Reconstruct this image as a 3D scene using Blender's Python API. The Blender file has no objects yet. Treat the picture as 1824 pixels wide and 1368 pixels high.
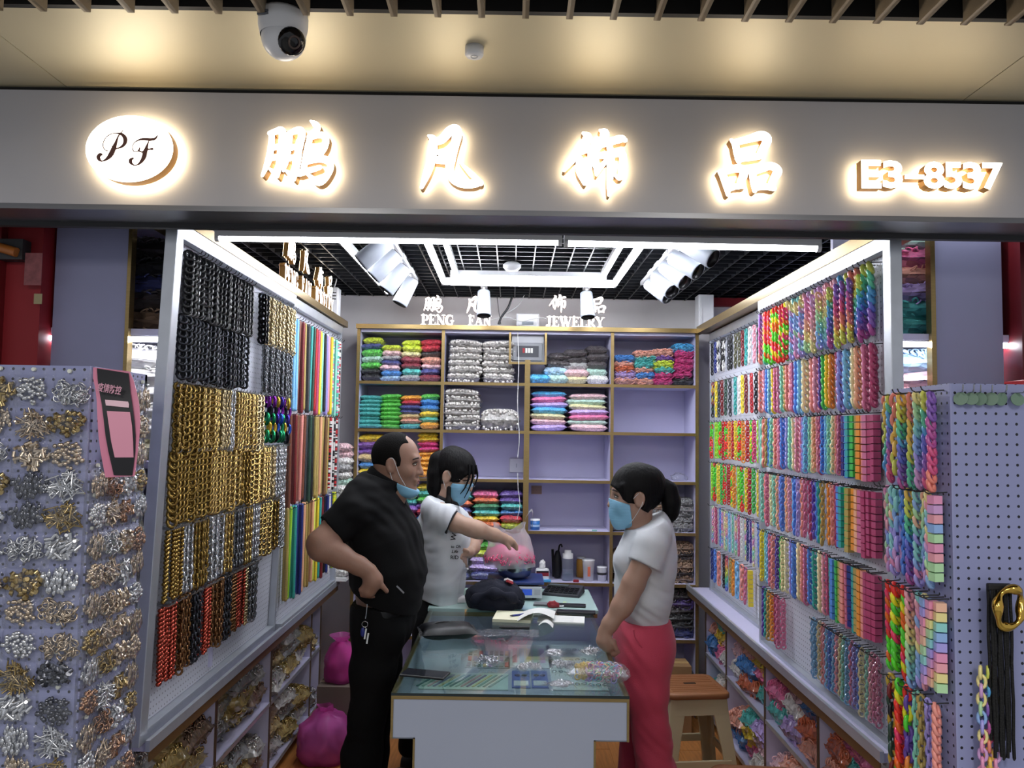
import bpy, bmesh, math, random
import numpy as np
from mathutils import Vector, Matrix, Euler, noise
PI = math.pi
R = math.radians
rng = random.Random(7)
scene = bpy.context.scene
col = scene.collection

# ------------------------------------------------------------------ camera, world, lights, exposure
CAM = Vector((0.0, 0.0, 1.62)); FPX = 1400.0; PITCH = R(3.5); ROLL = R(0.85)
fwd = Vector((0, math.cos(PITCH), math.sin(PITCH))); rgt = Vector((1, 0, 0)); upv = rgt.cross(fwd)
camd = bpy.data.cameras.new('camera'); camo = bpy.data.objects.new('camera', camd); col.objects.link(camo)
camd.sensor_width = 36.0; camd.lens = 36.0 * FPX / 1824.0; camd.clip_start = 0.02; camd.clip_end = 60
r2 = rgt * math.cos(ROLL) + upv * math.sin(ROLL); u2 = -rgt * math.sin(ROLL) + upv * math.cos(ROLL)
mw = Matrix.Identity(4)
for i in range(3):
    mw[i][0] = r2[i]; mw[i][1] = u2[i]; mw[i][2] = -fwd[i]; mw[i][3] = CAM[i]
camo.matrix_world = mw
scene.camera = camo

def at(px, py, Y=None, X=None, Z=None):
    """the point of the place seen at a pixel of the photograph, on the plane Y=, X= or Z="""
    a = (px - 912) / FPX; b = (684 - py) / FPX
    d = fwd + r2 * a + u2 * b
    t = (Y / d.y) if Y is not None else (X / d.x) if X is not None else ((Z - CAM.z) / d.z)
    return CAM + d * t

world = bpy.data.worlds.new('world'); scene.world = world; world.use_nodes = True
bg = world.node_tree.nodes['Background']; bg.inputs[0].default_value = (0.90, 0.93, 1.0, 1); bg.inputs[1].default_value = 0.30
vs = scene.view_settings
vs.view_transform = 'Standard'; vs.look = 'None'; vs.gamma = 1.0; vs.use_curve_mapping = False
vs.exposure = 0.80
scene.cycles.max_bounces = 6; scene.cycles.transparent_max_bounces = 10; scene.cycles.diffuse_bounces = 3
scene.cycles.glossy_bounces = 3; scene.cycles.caustics_reflective = False; scene.cycles.caustics_refractive = False
scene.cycles.sample_clamp_indirect = 4.0; scene.cycles.adaptive_threshold = 0.035

def area_light(name, loc, size, power, color, rot=(0, 0, 0)):
    l = bpy.data.lights.new(name, 'AREA'); l.shape = 'RECTANGLE'; l.size = size[0]; l.size_y = size[1]
    l.energy = power; l.color = color
    o = bpy.data.objects.new(name, l); o.location = loc; o.rotation_euler = rot; col.objects.link(o); return o
# the market corridor's ceiling lamps, behind and above the photographer
TUBE_E = 36.0
area_light('corridor_lamp', (-0.9, -0.5, 2.62), (0.3, 1.2), 17, (1.0, 0.95, 0.88))
area_light('corridor_lamp.001', (0.9, -0.5, 2.62), (0.3, 1.2), 17, (1.0, 0.95, 0.88))

# ------------------------------------------------------------------ helpers
def lin(c):
    if c and isinstance(c, str):
        c = c.lstrip('#'); c = [int(c[i:i + 2], 16) for i in (0, 2, 4)]
    return tuple(((v / 255) / 12.92 if v / 255 <= 0.04045 else ((v / 255 + 0.055) / 1.055) ** 2.4) for v in c)

class NT:
    def __init__(s, name):
        s.m = bpy.data.materials.new(name); s.m.use_nodes = True; s.t = s.m.node_tree
        s.b = s.t.nodes['Principled BSDF']; s.out = s.t.nodes['Material Output']
    def n(s, typ, **k):
        x = s.t.nodes.new(typ)
        for a, v in k.items():
            setattr(x, a, v)
        return x
    def l(s, a, b): s.t.links.new(a, b)

def setc(inp, c): inp.default_value = (*c, 1)

def mat(name, c, rough=0.5, metal=0.0, spec=0.5, coat=0.0, noise_s=0, noise_a=0.0, bump=0.0, bump_s=200, trans=0.0, alpha=1.0, emit=None, es=0.0, ior=1.45, stretch=None, sheen=0):
    N = NT(name); b = N.b; c = lin(c)
    setc(b.inputs['Base Color'], c); b.inputs['Roughness'].default_value = rough; b.inputs['Metallic'].default_value = metal
    b.inputs['Specular IOR Level'].default_value = spec; b.inputs['Coat Weight'].default_value = coat; b.inputs['IOR'].default_value = ior
    b.inputs['Transmission Weight'].default_value = trans; b.inputs['Alpha'].default_value = alpha
    b.inputs['Sheen Weight'].default_value = sheen
    if emit:
        setc(b.inputs['Emission Color'], lin(emit)); b.inputs['Emission Strength'].default_value = es
    if noise_a or bump:
        tc = N.n('ShaderNodeTexCoord'); mp = N.n('ShaderNodeMapping'); N.l(tc.outputs['Object'], mp.inputs[0])
        if stretch: mp.inputs['Scale'].default_value = stretch
    if noise_a:
        nz = N.n('ShaderNodeTexNoise'); nz.inputs['Scale'].default_value = noise_s or 8; nz.inputs['Detail'].default_value = 5
        N.l(mp.outputs[0], nz.inputs['Vector'])
        mr = N.n('ShaderNodeMapRange'); mr.inputs['From Min'].default_value = 0.3; mr.inputs['From Max'].default_value = 0.7
        mr.inputs['To Min'].default_value = 1 - noise_a; mr.inputs['To Max'].default_value = 1 + noise_a
        N.l(nz.outputs['Fac'], mr.inputs['Value'])
        mx = N.n('ShaderNodeMix', data_type='RGBA', blend_type='MULTIPLY'); mx.inputs[0].default_value = 1
        setc(mx.inputs[6], c); N.l(mr.outputs[0], mx.inputs[7]); N.l(mx.outputs[2], b.inputs['Base Color'])
    if bump:
        n2 = N.n('ShaderNodeTexNoise'); n2.inputs['Scale'].default_value = bump_s; n2.inputs['Detail'].default_value = 3
        N.l(mp.outputs[0], n2.inputs['Vector']); bp = N.n('ShaderNodeBump'); bp.inputs['Strength'].default_value = bump; bp.inputs['Distance'].default_value = 0.004
        N.l(n2.outputs['Fac'], bp.inputs['Height']); N.l(bp.outputs[0], b.inputs['Normal'])
    return N.m

def emit_mat(name, c, s):
    N = NT(name); N.t.nodes.remove(N.b); e = N.n('ShaderNodeEmission'); setc(e.inputs[0], lin(c)); e.inputs[1].default_value = s
    N.l(e.outputs[0], N.out.inputs[0]); return N.m

def obj_color_mat(name, rough=0.3, metal=0.0, coat=0.0, bump=0, bump_s=200, attr=None, var=0.0, voronoi=0, trans=0.0, alpha=1.0, spec=0.5, zs=1.0):
    """the colour comes from the object (or from the colour attribute of its pieces)"""
    N = NT(name); b = N.b
    b.inputs['Roughness'].default_value = rough; b.inputs['Metallic'].default_value = metal; b.inputs['Coat Weight'].default_value = coat
    b.inputs['Coat Roughness'].default_value = 0.12; b.inputs['Transmission Weight'].default_value = trans; b.inputs['Alpha'].default_value = alpha
    b.inputs['Specular IOR Level'].default_value = spec
    if attr:
        a = N.n('ShaderNodeAttribute', attribute_name=attr); src = a.outputs['Color']
    else:
        a = N.n('ShaderNodeObjectInfo'); src = a.outputs['Color']
    if var or bump or voronoi:
        tc = N.n('ShaderNodeTexCoord'); mpv = N.n('ShaderNodeMapping'); mpv.inputs['Scale'].default_value = (1, 1, zs); N.l(tc.outputs['Object'], mpv.inputs[0]); vec = mpv.outputs[0]
    if var:
        vo = N.n('ShaderNodeTexVoronoi'); vo.inputs['Scale'].default_value = voronoi or 120; N.l(vec, vo.inputs['Vector'])
        sep = N.n('ShaderNodeSeparateColor'); N.l(vo.outputs['Color'], sep.inputs[0])
        mr = N.n('ShaderNodeMapRange'); mr.inputs['To Min'].default_value = 1 - var; mr.inputs['To Max'].default_value = 1 + var
        N.l(sep.outputs[0], mr.inputs['Value'])
        mx = N.n('ShaderNodeMix', data_type='RGBA', blend_type='MULTIPLY'); mx.inputs[0].default_value = 1
        N.l(src, mx.inputs[6]); N.l(mr.outputs[0], mx.inputs[7]); src = mx.outputs[2]
    N.l(src, b.inputs['Base Color'])
    if bump:
        if voronoi:
            n2 = N.n('ShaderNodeTexVoronoi'); n2.inputs['Scale'].default_value = voronoi; N.l(vec, n2.inputs['Vector']); h = n2.outputs['Distance']
        else:
            n2 = N.n('ShaderNodeTexNoise'); n2.inputs['Scale'].default_value = bump_s; N.l(tc.outputs['Object'], n2.inputs['Vector']); h = n2.outputs['Fac']
        bp = N.n('ShaderNodeBump'); bp.inputs['Strength'].default_value = bump; bp.inputs['Distance'].default_value = 0.006
        N.l(h, bp.inputs['Height']); N.l(bp.outputs[0], b.inputs['Normal'])
    return N.m

class MB:
    def __init__(s): s.v = []; s.f = []; s.sm = []; s.c = []; s.cur = None
    def _add(s, vs, fs, smooth=False):
        o = len(s.v); s.v.extend([tuple(p) for p in vs])
        for f in fs:
            s.f.append(tuple(i + o for i in f)); s.sm.append(smooth); s.c.append(s.cur)
        return s
    def box(s, lo, hi):
        x0, y0, z0 = lo; x1, y1, z1 = hi
        return s._add([(x0, y0, z0), (x1, y0, z0), (x1, y1, z0), (x0, y1, z0), (x0, y0, z1), (x1, y0, z1), (x1, y1, z1), (x0, y1, z1)],
                      [(0, 3, 2, 1), (4, 5, 6, 7), (0, 1, 5, 4), (1, 2, 6, 5), (2, 3, 7, 6), (3, 0, 4, 7)])
    def cbox(s, c, d, M=None):
        m2 = MB().box([-x / 2 for x in d], [x / 2 for x in d]); T = Matrix.Translation(c) @ (M.to_4x4() if M else Matrix.Identity(4))
        return s._add([T @ Vector(p) for p in m2.v], m2.f)
    def frame(s, a, b):
        d = (Vector(b) - Vector(a)).normalized(); u = d.orthogonal().normalized(); return d, u, d.cross(u)
    def cyl(s, a, b, r0, r1=None, n=12, caps=True, smooth=True):
        r1 = r0 if r1 is None else r1; a = Vector(a); b = Vector(b); d, u, w = s.frame(a, b); vs = []
        for p, r in ((a, r0), (b, r1)):
            for i in range(n):
                t = 2 * PI * i / n; vs.append(p + (u * math.cos(t) + w * math.sin(t)) * r)
        s._add(vs, [(i, (i + 1) % n, n + (i + 1) % n, n + i) for i in range(n)], smooth)
        if caps: s._add(vs[:n], [tuple(range(n))[::-1]]); s._add(vs[n:], [tuple(range(n))])
        return s
    def tube(s, pts, r, n=8, closed=False, caps=True, up=None):
        pts = [Vector(p) for p in pts]; m = len(pts); rs = r if isinstance(r, (list, tuple)) else [r] * m; vs = []; u = None
        for i, p in enumerate(pts):
            t = (pts[(i + 1) % m] - pts[i - 1]) if closed or 0 < i < m - 1 else (pts[1] - pts[0] if i == 0 else pts[-1] - pts[-2])
            t = t.normalized() if t.length > 1e-9 else Vector((0, 0, 1))
            if u is None: u = t.orthogonal().normalized() if up is None else Vector(up)
            u = (u - t * u.dot(t)); u = u.normalized() if u.length > 1e-6 else t.orthogonal().normalized()
            w = t.cross(u)
            for k in range(n):
                a = 2 * PI * k / n; vs.append(p + (u * math.cos(a) + w * math.sin(a)) * rs[i])
        fs = []
        for i in range(m if closed else m - 1):
            j = (i + 1) % m
            for k in range(n):
                k2 = (k + 1) % n; fs.append((i * n + k, i * n + k2, j * n + k2, j * n + k))
        s._add(vs, fs, True)
        if caps and not closed: s._add(vs[:n], [tuple(range(n))[::-1]]); s._add(vs[-n:], [tuple(range(n))])
        return s
    def lathe(s, prof, n=24, c=(0, 0, 0), smooth=True):
        vs = [(c[0] + r * math.cos(2 * PI * k / n), c[1] + r * math.sin(2 * PI * k / n), c[2] + z) for r, z in prof for k in range(n)]
        fs = [(i * n + k, i * n + (k + 1) % n, (i + 1) * n + (k + 1) % n, (i + 1) * n + k) for i in range(len(prof) - 1) for k in range(n)]
        return s._add(vs, fs, smooth)
    def ball(s, c, r, n=8, m=5, sc=(1, 1, 1)):
        vs = [(c[0], c[1], c[2] + r * sc[2])]
        for i in range(1, m):
            a = PI * i / m
            for k in range(n):
                b = 2 * PI * k / n; vs.append((c[0] + r * sc[0] * math.sin(a) * math.cos(b), c[1] + r * sc[1] * math.sin(a) * math.sin(b), c[2] + r * sc[2] * math.cos(a)))
        vs.append((c[0], c[1], c[2] - r * sc[2])); fs = [(0, 1 + k, 1 + (k + 1) % n) for k in range(n)]
        for i in range(m - 2):
            for k in range(n): fs.append((1 + i * n + k, 1 + (i + 1) * n + k, 1 + (i + 1) * n + (k + 1) % n, 1 + i * n + (k + 1) % n))
        L = len(vs) - 1; o = 1 + (m - 2) * n
        fs += [(o + k, L, o + (k + 1) % n) for k in range(n)]
        return s._add(vs, fs, True)
    def grid(s, fn, nu, nv, smooth=True):
        vs = [fn(i / nu, j / nv) for i in range(nu + 1) for j in range(nv + 1)]
        fs = [(i * (nv + 1) + j, (i + 1) * (nv + 1) + j, (i + 1) * (nv + 1) + j + 1, i * (nv + 1) + j + 1) for i in range(nu) for j in range(nv)]
        return s._add(vs, fs, smooth)
    def xf(s, M):
        s.v = [tuple(M @ Vector(p)) for p in s.v]; return s
    def mesh(s, name, m=None):
        me = bpy.data.meshes.new(name); me.from_pydata(s.v, [], s.f); me.update()
        me.polygons.foreach_set('use_smooth', s.sm)
        if any(c is not None for c in s.c):
            at_ = me.color_attributes.new('Col', 'FLOAT_COLOR', 'CORNER'); arr = []
            for f, c in zip(s.f, s.c):
                arr.extend((*(c or (1, 1, 1)), 1) * len(f))
            at_.data.foreach_set('color', arr)
        if m: me.materials.append(m)
        return me
    def build(s, name, m, parent=None, loc=(0, 0, 0), rot=(0, 0, 0), bevel=0):
        return obj(name, s.mesh(name, m), parent, loc, rot, bevel)

def obj(name, me, parent=None, loc=(0, 0, 0), rot=(0, 0, 0), bevel=0, color=None):
    o = bpy.data.objects.new(name, me); col.objects.link(o); o.location = loc; o.rotation_euler = rot
    if parent: o.parent = parent
    if color: o.color = (*lin(color), 1)
    if bevel:
        b = o.modifiers.new('bevel', 'BEVEL'); b.width = bevel; b.segments = 2; b.limit_method = 'ANGLE'
    return o
def tag(o, label=None, cat=None, group=None, kind=None):
    for k, v in (('label', label), ('category', cat), ('group', group), ('kind', kind)):
        if v: o[k] = v
    return o
def empty(name, loc=(0, 0, 0), label=None, cat=None, group=None, rot=(0, 0, 0)):
    o = bpy.data.objects.new(name, None); col.objects.link(o); o.location = loc; o.rotation_euler = rot; o.empty_display_size = 0.05
    return tag(o, label, cat, group)
def struct(o): o['kind'] = 'structure'; return o
def bx(lo, hi): return MB().box(lo, hi)
def catmull(pts, k=6):
    P = [np.array(p, float) for p in pts]; P = [2 * P[0] - P[1]] + P + [2 * P[-1] - P[-2]]; out = []
    for i in range(1, len(P) - 2):
        for j in range(k):
            t = j / k; a, b, c, d = P[i - 1:i + 3]
            out.append(0.5 * ((2 * b) + (c - a) * t + (2 * a - 5 * b + 4 * c - d) * t * t + (3 * b - a - 3 * c + d) * t ** 3))
    out.append(P[-2]); return out

# ------------------------------------------------------------------ materials of the place
M = {}
M['fascia'] = mat('fascia_panel', '#bcbbc0', 0.42, 0.0, noise_s=3, noise_a=0.03)
M['under'] = mat('brushed_steel', '#8b8c90', 0.32, 0.85, noise_s=30, noise_a=0.06, stretch=(0.2, 4, 4))
M['soffit'] = mat('cream_metal_panel', '#cdc4a8', 0.52, 0.45, noise_s=2, noise_a=0.03)
M['black'] = mat('black_paint', '#141416', 0.6)
M['darkmetal'] = mat('dark_metal', '#3a3a3c', 0.5, 0.3)
M['fin'] = mat('louver_fin_paint', '#988870', 0.55, noise_s=20, noise_a=0.06)
M['lav'] = mat('lavender_laminate', '#c4c2de', 0.45, noise_s=4, noise_a=0.025)
M['lavwall'] = mat('lavender_board', '#9496b6', 0.5, noise_s=4, noise_a=0.03)
M['white'] = mat('white_paint', '#e4e4e6', 0.5, noise_s=5, noise_a=0.02)
M['wallwhite'] = mat('white_wall', '#ece8e8', 0.6, noise_s=6, noise_a=0.03)
M['gold'] = mat('gold_trim', '#9a8458', 0.3, 0.85, noise_s=40, noise_a=0.08, stretch=(1, 1, 6))
M['alu'] = mat('aluminium', '#c3c8d0', 0.35, 0.65, noise_s=20, noise_a=0.05)
M['red'] = mat('red_paint', '#8c1a22', 0.6, noise_s=6, noise_a=0.08)
M['wood'] = mat('oak_laminate', '#a9703c', 0.42, noise_s=9, noise_a=0.22, stretch=(9, 0.8, 1))
M['tile'] = mat('grey_tile', '#9a9a98', 0.3, noise_s=5, noise_a=0.05)
M['tube'] = emit_mat('led_tube_glow', '#f4f7ff', TUBE_E)
M['steel'] = mat('steel', '#b9bcc0', 0.25, 1.0)
M['whiteplastic'] = mat('white_plastic', '#e6e7ea', 0.35)
M['blackplastic'] = mat('black_plastic', '#17181b', 0.35)
M['chrome'] = mat('chrome', '#d4d6d8', 0.12, 1.0)
M['cable'] = mat('white_cable', '#d5d5d5', 0.5)
def peg_mat(name, c, hole, axis, hs, rough=0.45):
    """punched board: a grid of small dark (or lit) holes, 'axis' is the board's normal"""
    N = NT(name); b = N.b; tc = N.n('ShaderNodeTexCoord'); sx = N.n('ShaderNodeSeparateXYZ'); N.l(tc.outputs['Object'], sx.inputs[0])
    outs = [sx.outputs[i] for i in range(3) if i != axis]; ds = []
    for o in outs:
        m1 = N.n('ShaderNodeMath', operation='DIVIDE'); m1.inputs[1].default_value = hs; N.l(o, m1.inputs[0])
        m2 = N.n('ShaderNodeMath', operation='FRACT'); N.l(m1.outputs[0], m2.inputs[0])
        m3 = N.n('ShaderNodeMath', operation='SUBTRACT'); m3.inputs[1].default_value = 0.5; N.l(m2.outputs[0], m3.inputs[0])
        m4 = N.n('ShaderNodeMath', operation='MULTIPLY'); N.l(m3.outputs[0], m4.inputs[0]); N.l(m3.outputs[0], m4.inputs[1]); ds.append(m4.outputs[0])
    ad = N.n('ShaderNodeMath', operation='ADD'); N.l(ds[0], ad.inputs[0]); N.l(ds[1], ad.inputs[1])
    lt = N.n('ShaderNodeMath', operation='LESS_THAN'); lt.inputs[1].default_value = 0.0196; N.l(ad.outputs[0], lt.inputs[0])
    mx = N.n('ShaderNodeMix', data_type='RGBA'); N.l(lt.outputs[0], mx.inputs[0]); setc(mx.inputs[6], lin(c)); setc(mx.inputs[7], lin(hole))
    N.l(mx.outputs[2], b.inputs['Base Color']); b.inputs['Roughness'].default_value = rough
    return N.m
M['peg_x'] = peg_mat('punched_white_board', '#cdd0dc', '#6f727c', 0, 0.019)
M['peg_sx'] = peg_mat('punched_lavender_board_side', '#9498c0', '#1c1d26', 0, 0.0225)
M['peg_sy'] = peg_mat('punched_lavender_board', '#8e93bc', '#14151c', 1, 0.0225)
# ------------------------------------------------------------------ the setting
# floors
fl = struct(bx((-1.75, 2.0, -0.06), (1.85, 5.0, -0.012)).build('floor', mat('floor_base', '#6b4526', 0.6)))
pm = bx((-0.0595, -0.6, -0.012), (0.0595, 0.6, 0.0)).mesh('plank', M['wood'])
for i in range(30):
    for j in range(4):
        y0 = 1.75 + j * 1.2 - (0.55 if i % 2 else 0)
        a_, b_ = max(2.0, y0), min(5.0, y0 + 1.197)
        if b_ - a_ > 0.1:
            o = obj('plank', pm, fl, (-1.69 + i * 0.12, (a_ + b_) / 2, 0)); o.scale = (1, (b_ - a_) / 1.2, 1)
struct(bx((-4, -4, -0.06), (4, 2.0, -0.005)).build('floor_corridor', M['tile']))
# walls of the stall, the dark void above the grid ceiling
struct(bx((-1.75, 4.97, 0), (1.85, 5.05, 3.0)).build('wall_back', M['wallwhite']))
struct(bx((-1.55, 2.36, 0), (-1.45, 4.97, 3.0)).build('wall_left', M['lavwall']))
struct(bx((1.55, 2.36, 0), (1.65, 4.97, 3.0)).build('wall_right', M['lavwall']))
struct(bx((-1.75, 2.2, 2.9), (1.85, 5.05, 3.0)).build('ceiling', M['black']))
# grid ceiling of thin black bars
gc = struct(empty('ceiling_grid')); gm = mat('grid_bar_black', '#1d1f24', 0.35, 0.4)
me = bx((-1.5, -0.003, 0), (1.55, 0.003, 0.04)).mesh('grid_bar', gm)
for i in range(30): obj('grid_bar', me, gc, (0, 2.32 + i * 0.09, 2.47))
me = bx((-0.003, 2.25, 0), (0.003, 4.96, 0.04)).mesh('grid_bar', gm)
for i in range(33): obj('grid_bar', me, gc, (-1.43 + i * 0.09, 0, 2.47))
me = bx((-0.011, 2.25, 0), (0.011, 4.96, 0.02)).mesh('carrier_bar', mat('grid_carrier', '#8b8d92', 0.4, 0.6))
for x in (-1.15, -0.55, 0.10, 0.75, 1.25): obj('carrier_bar', me, gc, (x, 0, 2.512))
# columns beside the opening: lavender boards and red shutter posts
struct(bx((-1.385, 2.35, 0), (-1.165, 2.375, 2.9)).build('wall_front_a', M['lavwall']))
struct(bx((1.272, 2.35, 0), (1.475, 2.375, 2.9)).build('wall_front_b', M['lavwall']))
struct(bx((-1.165, 2.345, 0), (-1.154, 2.375, 2.6)).build('trim_1', M['gold']))
struct(bx((1.258, 2.345, 0), (1.272, 2.375, 2.6)).build('trim_2', M['gold']))
t = struct(empty('shutter_post_a')); t.name = 'wall_shutter_a'
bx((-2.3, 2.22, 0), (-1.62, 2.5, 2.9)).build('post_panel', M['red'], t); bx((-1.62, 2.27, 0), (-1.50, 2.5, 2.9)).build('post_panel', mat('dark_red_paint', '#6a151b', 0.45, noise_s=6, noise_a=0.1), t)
bx((-1.50, 2.3, 0), (-1.395, 2.5, 2.9)).build('post_panel', M['red'], t)
bx((-1.50, 2.26, 2.10), (-1.43, 2.3, 2.16)).build('bracket', M['darkmetal'], t); MB().cyl((-1.50, 2.25, 2.135), (-1.44, 2.25, 2.118), 0.014, n=10).build('latch', mat('orange_latch', '#a5622a', 0.4), t)
st = mat('torn_sticker', '#8a4f52', 0.6, noise_s=40, noise_a=0.3); sw = mat('sticker_white', '#c9c3cf', 0.5, noise_s=60, noise_a=0.3)
p0 = at(258 / 4.56, 380 + 460 / 4.56, Y=2.27)
bx((p0.x - 0.02, 2.268, p0.z - 0.045), (p0.x + 0.03, 2.2699, p0.z + 0.05)).build('sticker', st, t)
bx((p0.x + 0.012, 2.2675, p0.z - 0.10), (p0.x + 0.035, 2.2699, p0.z - 0.07)).build('sticker', mat('yellowed_sticker', '#a59873', 0.6), t)
mb = MB(); mb._add([(-0.012, 0, 0.05), (0.004, 0, 0.055), (0.006, 0, 0.0), (-0.02, 0, 0.0)], [(0, 1, 2, 3)]); mb._add([(-0.03, 0, -0.01), (0.006, 0, -0.003), (0.004, 0, -0.05), (-0.016, 0, -0.045)], [(0, 1, 2, 3)])
mb.build('sticker', sw, t, (-1.64, 2.2185, 1.985))
t = struct(empty('wall_shutter_b'))
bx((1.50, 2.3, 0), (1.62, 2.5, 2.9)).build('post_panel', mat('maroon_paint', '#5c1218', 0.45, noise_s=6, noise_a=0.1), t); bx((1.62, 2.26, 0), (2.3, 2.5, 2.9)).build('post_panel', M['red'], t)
# fascia with its brushed underside
f = struct(empty('wall_fascia'))
bx((-2.3, 2.0, 2.192), (2.3, 2.03, 2.492)).build('front_panel', M['fascia'], f)
bx((-2.3, 2.0, 2.178), (2.3, 2.125, 2.192)).build('bottom_panel', M['under'], f)
bx((-2.3, 2.125, 2.165), (2.3, 2.145, 2.30)).build('shutter_lip', M['darkmetal'], f)
bx((-2.3, 2.145, 2.235), (2.3, 2.26, 2.9)).build('shutter_box', M['black'], f)
# cream ceiling strip of the corridor and the louvre beyond it
s = struct(empty('ceiling_soffit'))
for x0, x1 in ((-2.4, -1.18), (-1.177, 1.17), (1.173, 2.4)):
    bx((x0, 1.615, 2.505), (x1, 2.06, 2.53)).build('panel', M['soffit'], s)
bx((-2.4, 2.012, 2.493), (2.4, 2.06, 2.505)).build('shadow_gap', M['black'], s)
bx((-2.4, 1.600, 2.502), (2.4, 1.615, 2.60)).build('edge_rail', M['black'], s)
lv = struct(empty('ceiling_louvre'))
me = MB().box((-0.004, 0.7, 0.0), (0.004, 1.592, 0.075)).box((-0.010, 0.7, 0.0), (0.004, 1.592, 0.004)).mesh('louvre_fin', M['fin'])
for i in range(-24, 25): obj('louvre_fin', me, lv, (i * 0.0915 + 0.02, 0, 2.482))
bx((-2.4, 0.7, 2.56), (2.4, 1.6, 2.58)).build('louvre_back', M['black'], lv)

# ------------------------------------------------------------------ back shelf cabinet
CX0, CX1, CY = -0.905, 1.085, 4.6
BAY = (CX1 - CX0) / 4
LEV = [0.08, 0.44, 0.755, 1.05, 1.345, 1.628, 1.908, 2.20]
cab = empty('shelf_cabinet', (0, 0, 0), 'tall lavender shelf cabinet with gold trim filling the back wall', 'cabinet')
bx((CX0, 4.90, 0), (CX1, 4.93, 2.215)).build('back_panel', M['lav'], cab)
for i in range(5):
    x = CX0 + i * BAY; top = 2.215 if i != 2 else 2.045
    bx((x - 0.009, CY + 0.004, 0), (x + 0.009, 4.9, top)).build('divider', M['lav'], cab)
    w = 0.009 if i != 2 else 0.016
    bx((x - w, CY - 0.006, 0), (x + w, CY + 0.004, top)).build('post_trim', M['gold'], cab)
for i in range(4):
    x0 = CX0 + i * BAY + 0.009; x1 = x0 + BAY - 0.018
    for j, z in enumerate(LEV[:-1]):
        bx((x0, CY + 0.004, z - 0.016), (x1, 4.9, z)).build('shelf', M['lav'], cab)
        bx((x0, CY - 0.004, z - 0.017), (x1, CY + 0.004, z + 0.0005)).build('shelf_trim', M['gold'], cab)
bx((CX0 - 0.012, CY - 0.03, 2.215), (CX1 + 0.03, 4.9, 2.24)).build('top_board', M['gold'], cab)
bx((CX0 + 0.012, CY + 0.004, 2.198), (CX1 - 0.012, 4.9, 2.215)).build('top_panel', M['lav'], cab)
# the cut-out with the electric meter box
ex0, ex1 = at(910, 640, Y=4.6).x, at(970, 640, Y=4.6).x
for a, b_ in (((ex0 - 0.012, CY - 0.008, 2.03), (ex0, CY + 0.01, 2.205)), ((ex1, CY - 0.008, 2.03), (ex1 + 0.012, CY + 0.01, 2.205)), ((ex0 - 0.012, CY - 0.008, 2.018), (ex1 + 0.012, CY + 0.01, 2.032))):
    bx(a, b_).build('cutout_trim', M['gold'], cab)
e = empty('breaker_box', ((ex0 + ex1) / 2, 4.64, 2.10), 'grey plastic breaker box let into the top of the shelf cabinet', 'breaker box')
w = (ex1 - ex0) / 2 - 0.004
gp = mat('grey_plastic', '#9b9ca0', 0.4)
bx((-w, 0, -0.066), (w, 0.10, 0.098)).build('housing', gp, e); bx((-w + 0.008, -0.012, -0.058), (w - 0.008, 0, 0.05)).build('cover', mat('smoked_cover', '#7d7f84', 0.3), e, bevel=0.004)
bx((-w + 0.03, -0.016, -0.035), (w - 0.03, -0.012, 0.03)).build('window', mat('breaker_window', '#4c4d52', 0.15), e)
for k in range(4): bx((-0.03 + k * 0.016, -0.0185, -0.012), (-0.018 + k * 0.016, -0.016, 0.016)).build('breaker_switch', mat('switch_white', '#c9c9c4', 0.5) if k else M['red'], e)
# meter above
e = empty('meter_box', (at(940, 565, Y=4.75).x, 4.75, 2.242), 'white square electric meter box standing on top of the shelf cabinet', 'meter box')
bx((-0.07, 0, 0), (0.07, 0.06, 0.10)).build('housing', M['whiteplastic'], e, bevel=0.006); bx((-0.055, -0.006, 0.018), (0.055, 0, 0.09)).build('window', mat('meter_window', '#b9bcc0', 0.2), e)
bx((-0.035, -0.010, 0.03), (0.035, -0.006, 0.05)).build('dial', mat('meter_dial', '#77808a', 0.4), e)

# ------------------------------------------------------------------ low cabinets under the side boards
def low_cabinet(sx, xf, xl, ys, label):
    c = empty('low_cabinet', (0, 0, 0), label, 'cabinet')
    xo = xf + sx * 0.36
    lo, hi = min(xf, xo), max(xf, xo)
    bx((min(xo, xo + sx * 0.02), 2.24, 0), (max(xo, xo + sx * 0.02), 4.58, 0.74)).build('back_panel', M['lav'], c)
    for y in ys:
        bx((lo, y - 0.009, 0.0), (hi, y + 0.009, 0.72)).build('divider', M['lav'], c)
        bx((xf - 0.004 if sx > 0 else xf, y - 0.009, 0.0), (xf if sx > 0 else xf + 0.004, y + 0.009, 0.72)).build('edge_strip', mat('edge_brown', '#5b4a3c', 0.5), c)
    for a, b_ in zip(ys[:-1], ys[1:]):
        for z in (0.07, 0.385):
            bx((lo, a + 0.009, z - 0.016), (hi, b_ - 0.009, z)).build('shelf', M['lav'], c)
            bx((xf - 0.004 if sx > 0 else xf, a + 0.009, z - 0.017), (xf if sx > 0 else xf + 0.004, b_ - 0.009, z + 0.001)).build('shelf_trim', M['alu'], c)
    bx((min(xl, xo), 2.24, 0.72), (max(xl, xo), 4.58, 0.745)).build('worktop', M['lav'], c)
    bx((min(xl, xl - sx * 0.012), 2.20, 0.735), (max(xl, xl - sx * 0.012), 4.58, 0.765)).build('edge_rail', M['alu'], c)
    bx((min(xl, xl - sx * 0.004), 2.22, 0.700), (max(xl, xl - sx * 0.004), 4.58, 0.734)).build('gold_edge', mat('brown_edge', '#7a5c3a', 0.4, 0.5), c)
    return c
YL = [2.30, 2.97, 3.64, 4.36, 4.57]; YR = [2.32, 2.92, 3.52, 4.14, 4.57]
low_cabinet(-1, -1.075, -0.985, YL, 'low lavender cabinet with open compartments under the metal chain board')
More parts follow.
